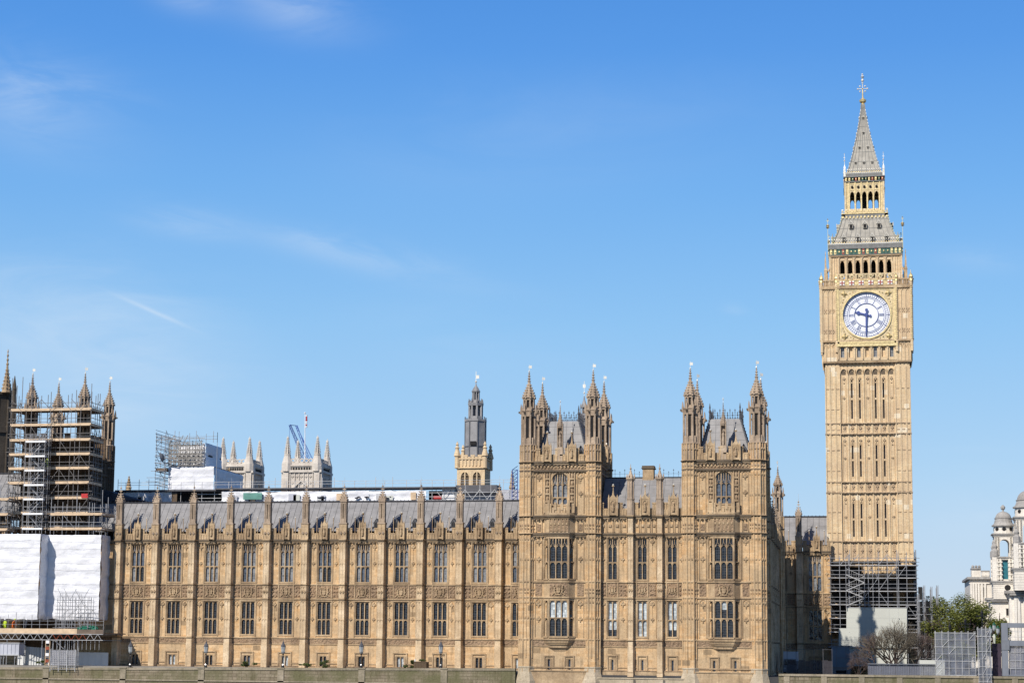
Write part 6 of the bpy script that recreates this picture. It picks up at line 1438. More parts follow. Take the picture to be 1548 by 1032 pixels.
for k in range(7): x = x0_+(x1_-x0_+.3)*k/6; m.tube((x, Yc, z2_), (x, Yc, z2_+.9 if k % 6 else z2_+1.0), .025, 4)
m.tube((x0_, Yc, z2_+.9), (x1_+.3, Yc, z2_+.9), .025, 4); part('railing', m, 'scaffold_steel', T)
T = thing('box_van', 'pale box van parked in the shade between the pavilion and the clock tower', 'van', (xat(1195, 8, 1000), 8, -1.2)); m = MB(); m.box(-.95, .95, 0, 4.2, .75, 3.1); part('cargo_box', m, 'cabin_pale', T)
m = MB(); m.box(-.9, .9, -1.7, -.05, .4, 1.25); m.ex([(-.9, 1.25), (.9, 1.25), (.8, 2.1), (-.8, 2.1)], -1.2, -.05); m.box(-.95, .95, -1.85, -1.7, .35, .6); part('cab', m, 'steel_grey', T)
m = MB(); m.ex([(-.76, 1.32), (.76, 1.32), (.7, 1.98), (-.7, 1.98)], -1.24, -1.2); part('windscreen', m, 'glass_dark', T)
for s in (-1, 1):
    m = MB(); m.box(s*.7-.14, s*.7+.14, -1.73, -1.7, .72, .95); part('headlight', m, 'lamp_glass', T)
    for y in (-1.0, 3.2):
        m = MB(); m.lathe(0, 0, [(.2, -.1), (.36, -.1), (.38, 0), (.36, .1), (.2, .1)], 16); w_ = part('wheel', m, 'paint_black', T, (s*.82, y, .38)); w_.rotation_euler = (0, pi/2, 0)
T = thing('site_fence', 'dark palisade fence between the box van and the blue grey cabin', 'fence', (0, 0, 0)); Yf = 2; x0_, x1_ = xat(1190, Yf, 1000), xat(1258, Yf, 1000); m = MB()
n = 46
for k in range(n): x = x0_+(x1_-x0_)*k/n; m.box(x, x+(x1_-x0_)/n*.72, Yf, Yf+.03, -1.2, zat(997, Yf, 1230)-(.12 if (k//6) % 2 else 0))
part('palings', m, 'fence_dark', T)
m = MB()
for k in range(6): x = x0_+(x1_-x0_)*k/5; m.tube((x, Yf-.05, -1.2), (x, Yf-.05, zat(980, Yf, 1230)), .04, 4)
m.tube((x0_, Yf-.05, zat(981, Yf, 1230)), (x1_, Yf-.05, zat(981, Yf, 1230)), .025, 4); part('post', m, 'scaffold_dark', T)
T = thing('screen_fence', 'translucent grey panel fence with a dark top rail along the quay below the bare trees', 'fence', (0, 0, 0)); Yf = -10; x0_, x1_ = xat(1312, Yf, 1010), xat(1414, Yf, 1010); zt_ = zat(1002.5, Yf, 1360)
m = MB(); m.box(x0_, x1_, Yf, Yf+.04, -1.15, zt_-.1); part('panel', m, 'debris_net_dense', T)
m = MB(); m.box(x0_, x1_, Yf-.25, Yf+.15, zt_-.1, zt_); m.box(x0_, x1_, Yf-.05, Yf, -1.1, -1.0); part('rail', m, 'steel_grey', T)
m = MB()
for k in range(40): x = x0_+(x1_-x0_)*k/39; m.tube((x, Yf-.03, -1.15), (x, Yf-.03, zt_-.1), .035 if k % 8 == 0 else .013, 4)
part('post', m, 'scaffold_dark', T)
m = MB(); Yf = 6; m.box(xat(1390, Yf, 1000), xat(1428, Yf, 1000), Yf, Yf+.5, -1.2, zat(997, Yf, 1400)); single('concrete_barrier', m, 'hoarding_pale', 'low pale concrete barrier behind the screen fence', 'barrier')
# netted scaffold boxes on the quay
def netbox(label, x0, x1, y0, y1, Y, dp, nx, nz, seed, dense='debris_net'):
    T = thing('netted_scaffold', label, 'scaffold', (0, 0, 0)); a, b_ = xat(x0, Y, 1000), xat(x1, Y, 1000); za, zb = zat(y1, Y, (x0+x1)/2), zat(y0, Y, (x0+x1)/2); m = MB()
    for y in (Y, Y+dp):
        for i in range(nx+1): x = a+(b_-a)*i/nx; m.tube((x, y, za-.3), (x, y, zb+.25), .035, 4)
        for j in range(nz+1): z = za+(zb-za)*j/nz; m.tube((a-.1, y, z), (b_+.1, y, z), .05 if j % 2 == 0 else .03, 4)
    for x in (a, b_):
        for j in range(nz+1): z = za+(zb-za)*j/nz; m.tube((x, Y, z), (x, Y+dp, z), .035, 4)
    r = random.Random(seed)
    for j in range(nz):
        i = r.randrange(nx); m.tube((a+(b_-a)*i/nx, Y-.04, za+(zb-za)*j/nz), (a+(b_-a)*(i+1)/nx, Y-.04, za+(zb-za)*(j+1)/nz), .03, 4)
    part('pole_frame', m, 'scaffold_pale', T); m = MB(); m.box(a, b_, Y+.06, Y+.065, za, zb); m.box(a+.05, a+.055, Y+.1, Y+dp, za, zb); m.box(b_-.055, b_-.05, Y+.1, Y+dp, za, zb); part('netting', m, dense, T)
    m = MB(); m.box(a, b_, Y+.1, Y+dp, za-.06, za+.02); m.box(a, b_, Y+dp*.5, Y+dp, (za+zb)*.5, (za+zb)*.5+.05); part('deck', m, 'scaffold_pale', T)
netbox('wide square scaffold veiled in pale translucent netting on the quay', 1415, 1475, 956, 1020, -12.0, 2.2, 6, 6, 2)
netbox('narrow tall scaffold tower in pale translucent netting on the quay', 1479.5, 1498, 950, 1030, -13.6, 1.5, 3, 7, 5)
T = thing('works_enclosure', 'heavy grey framed enclosure with mesh infill at the lower right frame edge', 'gantry', (0, 0, 0)); Yq = -12.4; X = lambda x: xat(x, Yq, 980); Z = lambda y: zat(y, Yq, 1530)
m = MB(); m.box(X(1514.5), X(1524), Yq, Yq+.9, Z(1021), Z(941), 0); m.box(X(1524), X(1600), Yq+.05, Yq+.85, Z(948), Z(941), 0); m.box(X(1524), X(1600), Yq+.05, Yq+.85, Z(975.5), Z(967.5), 0); m.box(X(1524), X(1600), Yq+.1, Yq+.8, Z(1021), Z(1019), 0)
m.box(X(1514), X(1526), Yq-.05, Yq, Z(982), Z(967), 1); m.box(X(1524), X(1525), Yq+.1, Yq+.8, Z(967), Z(948), 1); part('frame', m, ['frame_grey', 'steel_grey'], T)
m = MB()
for k in range(8): x = X(1527+k*8); m.tube((x, Yq+.3, Z(1020)), (x, Yq+.3, Z(948)), .03, 4)
for y in (954, 962, 985, 998, 1010): m.tube((X(1524), Yq+.28, Z(y)), (X(1600), Yq+.28, Z(y)), .035, 4)
part('mesh_bar', m, 'scaffold_pale', T); m = MB(); m.box(X(1525), X(1600), Yq+.4, Yq+.41, Z(1019), Z(975.5)); part('netting', m, 'debris_net_dense', T)
m = MB(); m.box(X(1500.5), X(1514), Yq+.8, Yq+.9, -1.1, Z(972)); m.box(X(1548), X(1620), Yq+1.6, Yq+1.7, -1.1, Z(985)); single('dark_screen', m, 'purple_dark', 'dark purple screen in the gap left of the grey framed enclosure', 'screen')
# street lamps
def street_lamp(x, ytop, Y, label, cross=False, green=False):
    b_ = xat(x, Y, 960); zt_ = zat(ytop, Y, x); T = thing('street_lamp', label, 'street lamp', (b_, Y, -1.2), 0, 'black street lamps behind the netted scaffolds' if not green else None); m = MB(); h = zt_+1.2; s = .9
    if green:
        m.lathe(0, 0, [(.3, 0), (.25, .6), (.16, .9), (.13, h*.55), (.2, h*.57), (.12, h*.62), (.2, h-1.9), (.1, h-1.5)], 8, 0)
        m.fr(0, 0, .24, .24, h*.50, h*.54, 8, 1); part('post', m, ['lamp_stone', 'gilding'], T)
        for dx in (-.45, .45, 0):
            m = MB(); z = h-1.5 if dx else h-1.1; m.lathe(dx, 0, [(.1, z), (.22, z+.2), (.24, z+.75)], 6, 0); m.lathe(dx, 0, [(.3, z+.75), (.12, z+1.0), (.03, z+1.15)], 6, 1)
            if dx: m.tube((0, 0, z-.3), (dx, 0, z), .05, 4, 1)
            part('lantern', m, ['lamp_glass', 'paint_green'], T)
        return
    m.lathe(0, 0, [(.2, 0), (.14, .8), (.08, 1.0), (.06, h-1.0)], 8)
    m.tube((-.5, 0, h-1.15), (.5, 0, h-1.15), .05, 4); part('post', m, 'paint_black', T)
    m = MB()
    if cross: m.tube((-.75, 0, h-.75), (.75, 0, h-.75), .06, 4); m.fr(-.6, 0, .07, .1, h-.9, h-.6, 6); m.fr(.6, 0, .07, .1, h-.9, h-.6, 6)
    m.lathe(0, 0, [(.06, h-1.0), (.17, h-.8), (.2, h-.4), (.26, h-.38), (.1, h-.12), (.02, h+.1)], 6); part('lantern', m, 'paint_black', T)
street_lamp(1436, 942, 12, 'short black street lamp just above the wide netted scaffold')
street_lamp(1459.5, 934, 10, 'black street lamp with a crossbar against the trees', True)
street_lamp(1485, 922, 8, 'tallest black street lamp, above the narrow netted scaffold', True)
street_lamp(1503, 940, -3, 'green and gold ornamental lamp beside the grey framed enclosure', green=True)

# ------------------------------------------------------------------ trees in leaf
def leafy_tree(label, x, ytop, Y, w, seed, n=2600):
    bx_ = xat(x, Y, 950); zt_ = zat(ytop, Y, x); h = zt_+1.2; r = random.Random(seed); T = thing('plane_tree', label, 'tree', (bx_, Y, -1.2), 0, 'green trees beyond the quay'); m = MB(); tk = MB()
    tk.tube((0, 0, 0), (0, 0, h*.35), .45, 7, 0, .32)
    for k in range(9):
        a = k*2.4; e = Vector((cos(a)*w*.38, sin(a)*w*.38, h*(.55+.06*(k % 5)))); tk.tube((0, 0, h*(.25+.02*k)), e, .2, 5, 0, .06)
        for q in range(3): tk.tube(e, e+Vector((r.uniform(-1, 1), r.uniform(-1, 1), r.uniform(.3, 1.4))), .06, 3, 0, .02)
    cl_ = []
    for k in range(26):
        a = r.uniform(0, 6.28); t = r.random()**.5; zz = r.uniform(.28, .9); lim = sqrt(max(0, 1-((zz-.55)/.48)**2)); cl_.append((cos(a)*w*.42*t*lim, sin(a)*w*.42*t*lim, h*zz, r.uniform(.11, .2)*w))
    for i in range(n):
        c = r.choice(cl_); d = Vector((r.gauss(0, 1), r.gauss(0, 1), r.gauss(0, .8))).normalized()*(r.random()**.33)*c[3]; p = Vector(c[:3])+d
        M = Matrix.Rotation(r.uniform(0, 6.28), 4, 'Z') @ Matrix.Rotation(r.uniform(-1.1, 1.1), 4, 'X'); ss = r.uniform(.2, .42); m.add([p+(M @ Vector(v))*ss for v in LEAF], [(0, 1, 2, 3)])
    part('trunk', tk, 'bark', T); part('crown', m, 'leaf_green', T)
for x, yt, Y, w, lab in ((1404, 893, 36, 8, 'leafy green tree rising behind the paired scaffold poles'), (1432, 908, 26, 8, 'lower rounded green tree right of the paired scaffold poles'), (1462, 897, 24, 9.5, 'largest green tree, in the middle of the group below the white building'), (1447, 918, 20, 7, 'small green tree behind the short black lamp'), (1484, 910, 25, 7, 'green tree overlapping the lower left of the white building'), (1506, 930, 18, 4.5, 'thin pale green tree beside the green and gold lamp'), (1392, 915, 38, 7, 'green tree partly hidden by the dark scaffold')):
    leafy_tree(lab, x, yt, Y, w, int(x), 7500)

# ------------------------------------------------------------------ white baroque building
Yw = 175
def wx(x): return xat(x+3.5, Yw, 880)
def wz(y): return zat(y, Yw, 1510)
u = (wx(1520)-wx(1510))/10       # metres per pixel there
T = thing('baroque_building', 'white stone government building with domed corner towers at the right edge', 'building', (0, 0, 0))
m = MB()
def cor(x0, x1, y, d=.5, h=.5, Y=Yw, mi=1): m.box(x0-d, x1+d, Y-d, Y+6, wz(y)-h, wz(y), mi)
m.box(wx(1493), wx(1620), Yw, Yw+30, -1.2, wz(905), 0); m.box(wx(1466), wx(1504), Yw+8, Yw+30, -1.2, wz(871), 0); m.box(wx(1524), wx(1620), Yw+3, Yw+30, -1.2, wz(862), 0); m.box(wx(1520), wx(1620), Yw-3, Yw+4, -1.2, wz(892), 0)
m.box(wx(1466)-.6, wx(1497), Yw+7.2, Yw+30, wz(873), wz(869.5), 1); m.box(wx(1466)-.2, wx(1497), Yw+7.7, Yw+9, wz(880), wz(878.5), 0)
m.box(wx(1484), wx(1497), Yw+8, Yw+9, wz(869.5), wz(860), 0); m.box(wx(1483), wx(1497), Yw+7.8, Yw+9.2, wz(861), wz(859.5), 1)
for k in range(6): x = wx(1485+k*2.1); m.lathe(x, Yw+7.9, [(.12, wz(869)), (.22, wz(866)), (.1, wz(861))], 6, 0)
m.box(wx(1469), wx(1483), Yw+8, Yw+12, wz(869.5), wz(857), 0); m.box(wx(1468.5), wx(1483.5), Yw+7.7, Yw+12, wz(857.5), wz(855.5), 1)
for x in (1471, 1476, 1481): m.ball(wx(x), Yw+8.5, wz(853.5), .35, 1, 8)
for x in (1467.5, 1471, 1475, 1479, 1484, 1489): m.box(wx(x)-.22, wx(x)+.22, Yw+7.6, Yw+8, wz(920), wz(879), 0)
m.box(wx(1487), wx(1491), Yw+7.9, Yw+8, wz(900), wz(885), 2)
cor(wx(1493), wx(1522), 903, .9, .5); cor(wx(1493), wx(1522), 906, .5, .5, mi=0)
for k in range(14): x = wx(1494+k*2); m.box(x-.12, x+.12, Yw-.8, Yw, wz(908.5), wz(906.5), 1)
cor(wx(1522), wx(1620), 893, 1.2, .6, Yw-3); cor(wx(1522), wx(1620), 897, .6, .5, Yw-3, 0)
for k in range(30): x = wx(1521+k*2); m.box(x-.14, x+.14, Yw-4.1, Yw-3, wz(900), wz(897.5), 1)
m.box(wx(1516.5), wx(1523.5), Yw-.05, Yw, wz(930), wz(919), 2); m.box(wx(1515.5), wx(1524.5), Yw-.15, Yw, wz(919), wz(917.5), 0); m.box(wx(1515.5), wx(1524.5), Yw-.2, Yw, wz(931), wz(930), 0)
for k in range(12): z = wz(915)-k*.9; m.box(wx(1493)-.06, wx(1516), Yw-.06, Yw, z, z+.08, 1) if k > 4 else None
for x in (1529, 1534, 1543, 1548, 1556): m.box(wx(x)-.3, wx(x)+.3, Yw-3.4, Yw-3, -1, wz(901), 0)
for k in range(7): m.box(wx(1527+k*5.4)-.3, wx(1527+k*5.4)+.3, Yw-3.3, Yw-3.0, wz(905), wz(903), 1)
part('wall', m, ['portland_white', 'portland_soot', 'void_dark'], T)
def dome_tower(xl, xr, ys, Y, S_=1.0, win=True):
    """ys: image rows of plinth base, plinth top, column stage top, arch stage top, drum top, dome shoulder, dome top, finial top"""
    m = MB(); a, b_ = wx(xl), wx(xr); c = (a+b_)/2; hw = (b_-a)/2; yc = Y+hw; z = [wz(v) for v in ys]; sd = ['portland_white', 'portland_soot', 'void_dark', 'teal_glazing']
    def sqr(r, z0_, z1_, mi=0): m.box(c-r, c+r, yc-r, yc+r, z0_, z1_, mi)
    def cc(r, z_, h=.35): sqr(r+.45, z_-h, z_, 1); sqr(r+.2, z_-h*2, z_-h, 0)
    sqr(hw, z[0], z[1])
    for k in range(8): sqr(hw+.04, z[0]+(z[1]-z[0])*k/8, z[0]+(z[1]-z[0])*k/8+.12, 0)
    cc(hw, z[1]+.2, .35)
    # column stage: recessed core, corner piers and blocked columns
    r = hw*.86; m.box(c-r*.8, c+r*.8, yc-r*.8, yc+r*.8, z[1], z[2], 0)
    for sx in (-1, 1):
        for sy in (-1, 1): m.box(c+sx*r-.5, c+sx*r+.5, yc+sy*r-.5, yc+sy*r+.5, z[1], z[2], 0)
    for f in range(4):
        for t in (-.72, -.42, .42, .72):
            M = Matrix.Translation((c, yc, 0)) @ Matrix.Rotation(f*pi/2, 4, 'Z'); q = MB(); q.fr(t*r, -r-.1, .3, .27, z[1]+.3, z[2]-.3, 8, 0)
            for k in range(5): q.box(t*r-.36, t*r+.36, -r-.45, -r+.2, z[1]+.5+k*(z[2]-z[1]-.8)/5, z[1]+.5+k*(z[2]-z[1]-.8)/5+.28, 0)
            m.merge(q, M)
    m.box(c-r*.28, c+r*.28, yc-r*.8-.04, yc-r*.8, z[1]+.6, z[2]-.5, 3); cc(r, z[2]+.15)
    # open arched stage
    r2 = hw*.82
    for sx in (-1, 1):
        for sy in (-1, 1):
            m.box(c+sx*r2-(1.15*S_ if sx > 0 else 0), c+sx*r2+(1.15*S_ if sx < 0 else 0), yc+sy*r2-(1.15*S_ if sy > 0 else 0), yc+sy*r2+(1.15*S_ if sy < 0 else 0), z[2]+.15, z[3], 0)
            m.lathe(c+sx*r*.92, yc+sy*r*.92, [(.85, z[2]+.15), (.8, z[2]+1.4), (.45, z[2]+1.9), (.6, z[2]+2.4), (.3, z[2]+3.1), (.36, z[2]+3.4), (.1, z[2]+4.0)], 8, 1)
            for e in (.25, .85): m.fr(c+sx*(r2-e*S_), yc-r2-.12, .17, .16, z[2]+.5, z[3]-.4, 8, 0)
    za = z[3]-1.0
    for f in range(4):
        q = MB(); wdt = r2-1.15*S_; q.box(-wdt-.05, wdt+.05, -r2+.02, -r2+.9, za, z[3]-.01, 0)
        pts = [(-wdt*cos(k*pi/12), za-wdt+wdt*sin(k*pi/12)) for k in range(7)]; q.ex(pts+[(-wdt, za)], -r2+.02, -r2+.9); q.ex([(wdt, za)]+[(-p[0], p[1]) for p in pts[::-1]], -r2+.02, -r2+.9)
        m.merge(q, Matrix.Translation((c, yc, 0)) @ Matrix.Rotation(f*pi/2, 4, 'Z'))
    cc(r2, z[3]+.3, .3)
    # drum with bull's-eyes, two-stage lead dome
    rd = r2*.99; m.fr(c, yc, rd, rd*.98, z[3]+.3, z[4], 16, 0)
    for k in range(16):
        an = k*pi/8+pi/16*0+pi/16
        if k % 2 == 0:
            ang = an-pi/16; q = MB(); q.fr(0, 0, .42, .42, 0, .05, 12, 2); q.fr(0, 0, .55, .55, -.05, .0, 12, 1)
            M = Matrix.Translation((c+rd*.97*cos(ang), yc+rd*.97*sin(ang), (z[3]+z[4])/2+.2)) @ Matrix.Rotation(ang, 4, 'Z') @ Matrix.Rotation(pi/2, 4, 'Y'); m.merge(q, M)
    m.fr(c, yc, rd+.4, rd+.4, z[4]-.2, z[4]+.1, 16, 1)
    m.lathe(c, yc, [(rd+.25, z[4]+.1), (rd*.93, z[4]+(z[5]-z[4])*.4), (rd*.84, z[5]-.05), (rd*.9, z[5]), (rd*.9, z[5]+.15)], 16, 1)
    H = z[6]-z[5]; m.lathe(c, yc, [(rd*.8*cos(k*pi/2/7), z[5]+.15+(H-.15)*sin(k*pi/2/7)) for k in range(7)]+[(.2, z[6])], 16, 1)
    m.lathe(c, yc, [(.28, z[6]-.1), (.2, z[6]+.3), (.5, z[6]+.6), (.55, z[6]+1.0), (.3, z[6]+1.3), (.1, z[7])], 8, 1)
    part('tower', m, sd, T)
dome_tower(1497.5, 1535, (905, 879, 842, 808, 793.5, 783, 772, 762), Yw-1)
dome_tower(1527, 1576, (893, 861, 823, 785, 768, 758, 743, 730), Yw-6, 1.25)
m = MB(); c_ = (wx(1519), Yw-.9, wz(888)); q = MB(); q.fr(0, 0, .65, .65, 0, .08, 16, 1); q.fr(0, 0, .9, .9, -.1, .0, 16, 0); m.merge(q, Matrix.Translation((c_[0], Yw-1.1, c_[2])) @ Matrix.Rotation(pi/2, 4, 'X')); part('round_window', m, ['portland_white', 'void_dark'], T)
m = MB(); m.lathe(wx(1548), Yw-3, [(wx(1556)-wx(1545), wz(893)), (wx(1556)-wx(1546), wz(884)), (.5, wz(878))], 20); part('porch_dome', m, 'portland_soot', T)

# ------------------------------------------------------------------ skyline behind the long range
def abbey_tower(label, xl, xr, Y, rows, back_dx, group='twin white church towers'):
    """rows: base, cornice, parapet, turret shoulder, spire base, spire tip"""
    c0, c1 = xat(xl, Y, 700), xat(xr, Y, 700); W_ = c1-c0; z = [zat(v, Y, (xl+xr)/2) for v in rows]; T = thing('church_tower', label, 'church tower', (c0, Y, 0), 0, group); m = MB()
    m.box(0, W_, 0, W_, 0, z[2]); m.box(-.5, W_+.5, -.5, W_+.5, z[1]-.3, z[1]+.3); m.box(-.3, W_+.3, -.3, W_+.3, z[2]-.9, z[2]-.5)
    n = 5
    for f in range(4):
        q = MB(); h = W_/2
        for s in (-1, 1): q.box(s*h-1.5 if s > 0 else -h-.0, s*h if s > 0 else -h+1.5, -h-.45, -h, 0, z[2]-.2); q.box(s*(h-.75)-.4, s*(h-.75)+.4, -h-.5, -h-.45, z[1]-4.5, z[1]-.9)
        for k in range(6): x = -h+1.9+(W_-3.8)*k/5; q.box(x-.12, x+.12, -h-.25, -h, z[0]-2, z[1]-.5)
        for k in range(5): x = -h+1.9+(W_-3.8)*(k+.5)/5; fleur(q, x, -h-.05, z[1]-1.3, .3); fleur(q, x, -h-.05, z[1]-3.0, .22)
        for k in range(9): x = -h+1.7+(W_-3.4)*(k+.5)/9; q.box(x-.22, x+.22, -h-.16, -h-.0, z[2]-2.1, z[2]-1.2, 1)
        for k in range(5): x = -h+1.9+(W_-3.8)*(k+.5)/5; ringm = MB(); ring(ringm, .35, .6, -.15, .15, 10); q.merge(ringm, Matrix.Translation((x, -h+.2, z[2]+.55)))
        q.ex([(-2.2, z[0]), (0, z[0]+2.0), (2.2, z[0]), (1.8, z[0]), (0, z[0]+1.6), (-1.8, z[0])], -h-.5, -h)
        m.merge(q, Matrix.Translation((h, h, 0)) @ Matrix.Rotation(f*pi/2, 4, 'Z'))
    part('wall', m, ['abbey_stone', 'void_dark'], T)
    pm_ = MB(); R_ = .80
    pm_.lathe(0, 0, [(R_*1.75, z[2]-2.2), (R_*1.7, z[2]-.2), (R_*1.55, z[2]+.3), (R_*1.05, z[3]), (R_*1.15, z[3]+.15), (R_*.95, z[3]+.4), (R_*.85, z[4]-.2), (R_*1.1, z[4]), (R_*.8, z[4]+.2)], 8)
    prof = [(R_*.78, z[4]+.2), (.12, z[5]-.6)]; pm_.lathe(0, 0, prof, 8)
    for k in range(9):
        t = k/9; r_ = R_*.78*(1-t)+.14
        for i in range(8): a = pi/8+i*pi/4; pm_.box(r_*cos(a)-.1, r_*cos(a)+.1, r_*sin(a)-.1, r_*sin(a)+.1, z[4]+.3+(z[5]-z[4]-1)*t, z[4]+.55+(z[5]-z[4]-1)*t)
    pm_.lathe(0, 0, [(.3, z[5]-.9), (.32, z[5]-.6), (.1, z[5]-.4), (.04, z[5])], 6)
    me = pm_.mesh('pinnacle', ['abbey_stone'])
    for px, py in ((.9, .4), (W_-.9, .4), (.9, W_-.4), (W_-.9, W_-.4)): part('pinnacle', me, None, T, (px, py, 0))
    return T
abbey_tower('white church tower partly hidden behind the wrapped scaffold box', 331, 381, 215, (737, 713, 700, 689, 686.5, 659), 0)
abbey_tower('free-standing white church tower with four spirelets, right of its twin', 428.5, 484, 205, (737, 712, 699, 688.5, 686, 657), 0)
# crane
T = thing('crawler_crane', 'blue lattice crane jib rising behind the right white church tower', 'crane', (0, 0, 0)); Y = 260; a, b_ = at(463, 700, Y), at(438, 642, Y); m = MB(); d = (b_-a); n = d.cross(Vector((0, 1, 0))).normalized()*.85
for s in (-.8, .8):
    for t in (-.8, .8): m.tube(a+n*s*.7+Vector((0, t, 0)), b_+n*s*.3+Vector((0, t*.4, 0)), .08, 4)
for k in range(16): p, q = a.lerp(b_, k/16), a.lerp(b_, (k+1)/16); s = 1 if k % 2 else -1; f = 1-.55*k/16; m.tube(p+n*s*.8*f, q-n*s*.8*f, .08, 3)
part('jib', m, 'crane_blue', T); m = MB(); c = at(448, 643, Y); e = at(468, 697, Y)
for k in range(10): p, q = c.lerp(e, k/10), c.lerp(e, (k+1)/10); s = 1 if k % 2 else -1; m.tube(p+n*s*.3, q-n*s*.3, .06, 3)
m.tube(c-n*.3, e-n*.3, .1, 3); m.tube(c+n*.3, e+n*.3, .1, 3); m.tube(b_, c, .1, 3); m.tube(c, a+Vector((2.5, 0, 0)), .1, 3); part('back_mast', m, 'crane_blue', T)
m = MB(); m.tube(b_, b_-Vector((0, 0, 6)), .05, 3); m.tube(c, at(474, 700, Y), .05, 3); part('cable', m, 'crane_blue', T); m = MB(); p = at(466, 705, Y); m.box(p.x-2.5, p.x+2.5, Y-1.5, Y+1.5, p.z-3, p.z+1); part('cab', m, 'crane_blue', T); m = MB(); m.box(p.x-.9, p.x+.9, Y-.9, Y+.9, -1.2, p.z-3); part('mast', m, 'crane_blue', T)
# flagpole
T = thing('flagpole', 'white flagpole with limp red and white flag above the right church tower', 'flagpole', (0, 0, 0)); Y = 210; p = at(461, 697, Y); q = at(461, 624, Y); m = MB(); m.tube(p, q, .16, 6, 0, .08); m.ball(q.x, q.y, q.z, .25, 0); part('pole', m, 'paint_white', T)
f = MB(); z1_, z0_ = zat(627, Y, 461), zat(646, Y, 461)
for k in range(8):
    za, zb = z1_+(z0_-z1_)*k/8, z1_+(z0_-z1_)*(k+1)/8; w0 = .14+.14*sin(k*.9+1)**2; f.fr(p.x+.18, Y, w0, .16+.14*sin(k*.9+1.9)**2, zb, za, 6, 0 if k in (1, 2, 3, 6) else 1)
part('flag', f, ['flag_red', 'paint_white'], T)
# stone tower with slender lead lantern
Y = 62; T = thing('lantern_tower', 'pale stone tower topped by a tall slender lead lantern, left of the pavilions', 'tower', (0, 0, 0))
c0, c1 = xat(691, Y, 700), xat(733, Y, 700); W_ = c1-c0; cx_ = (c0+c1)/2; cy_ = Y+W_/2; zz = lambda y: zat(y, Y, 715); m = MB()
ops = [(cx_-1.75, cx_-.35, 15, zz(713)), (cx_+.35, cx_+1.75, 15, zz(713))]; zb = 12
wall_cells(m, c0, c1, zb, zz(694), ops, Y, .4); m.box(c0, c1, Y+.5, Y+W_, zb, zz(692)); m.box(c0-.3, c1+.3, Y-.3, Y+W_+.3, zz(707.5), zz(706.3), 0); m.box(c0-.2, c1+.2, Y-.2, Y+W_+.2, zz(694), zz(692), 0)
for o in ops:
    for k in range(12): z = zz(733)+k*.55; m.box(o[0], o[1], Y+.12, Y+.35, z, z+.22, 1) if z < o[3]-.2 else None
    arch_fill(m, o[0], o[1], o[3]-1.0, o[3], Y-.05, Y+.3); m.box((o[0]+o[1])/2-.1, (o[0]+o[1])/2+.1, Y-.03, Y+.3, 15, o[3])
for k in range(8): x = c0+W_*(k+.5)/8; m.box(x-.12, x+.12, Y-.15, Y, zz(704), zz(693)); m.box(x-.35, x+.35, Y-.1, Y+.2, zz(692), zz(690 if k % 2 else 687))
part('wall', m, ['limestone_cleaned', 'limestone_soot_shade', 'void_dark'], T)
pm_ = MB(); pm_.lathe(0, 0, [(.42, zz(707)), (.4, zz(690)), (.6, zz(689)), (.5, zz(685)), (.28, zz(678)), (.42, zz(677)), (.16, zz(673)), (.3, zz(672)), (.05, zz(667))], 8); me = pm_.mesh('pinnacle', ['limestone_cleaned'])
for px, py in ((c0, Y), (c1, Y), (c0, Y+W_), (c1, Y+W_)): part('pinnacle', me, None, T, (px, py, 0))
m = MB(); h = (xat(731, Y, 700)-xat(701.5, Y, 700))/2; cc_ = (xat(731, Y, 650)+xat(701.5, Y, 650))/2-.2
def oct_(r0, r1, z0_, z1_, mi=0): m.fr(cc_, cy_, r0*1.08, r1*1.08, z0_, z1_, 8, mi)
oct_(h, h*.98, zz(692), zz(634)); oct_(h*1.06, h*1.06, zz(635), zz(632)); oct_(h*1.03, h*1.03, zz(674), zz(672.5), 1)
for i in range(8):
    a = pi/8+i*pi/4; r_ = h*1.07; m.tube((cc_+r_*cos(a), cy_+r_*sin(a), zz(692)), (cc_+r_*cos(a), cy_+r_*sin(a), zz(628)), .12, 4, 1)
    a = i*pi/4; r_ = h*1.0
    for dz in (0, ): m.box(cc_+r_*cos(a)-.5, cc_+r_*cos(a)+.5, cy_+r_*sin(a)-.3, cy_+r_*sin(a)+.3, zz(672), zz(666), 2) if i == 6 else None
    a = pi/8+i*pi/4; m.tube((cc_+h*.66*cos(a), cy_+h*.66*sin(a), zz(632)), (cc_+h*.66*cos(a), cy_+h*.66*sin(a), zz(605)), .2, 4, 0); m.lathe(cc_+h*.7*cos(a), cy_+h*.7*sin(a), [(.2, zz(606)), (.05, zz(600))], 4, 1)
    m.tube((cc_+h*.34*cos(a), cy_+h*.34*sin(a), zz(606)), (cc_+h*.34*cos(a), cy_+h*.34*sin(a), zz(588)), .12, 4, 0)
oct_(h*.72, h*.7, zz(632), zz(627)); oct_(h*.72, h*.76, zz(611), zz(607)); oct_(h*.3, h*.3, zz(632), zz(607), 1); oct_(h*.66, h*.42, zz(607), zz(602)); oct_(h*.4, h*.42, zz(590), zz(588)); oct_(h*.2, h*.2, zz(604), zz(588), 1)
m.lathe(cc_, cy_, [(h*.42, zz(588)), (h*.28, zz(584)), (h*.1, zz(580)), (.06, zz(576))], 8, 0)
L_ = part('lead_lantern', m, ['lead_roof', 'lead_dark', 'void_dark'], T); f = MB(); f.tube((cc_, cy_, zz(577)), (cc_, cy_, zz(558)), .06, 4); f.ball(cc_, cy_, zz(574), .2); f.box(cc_, cc_+.55, cy_-.03, cy_+.03, zz(569), zz(564)); part('finial', f, 'pale_gilt', L_)
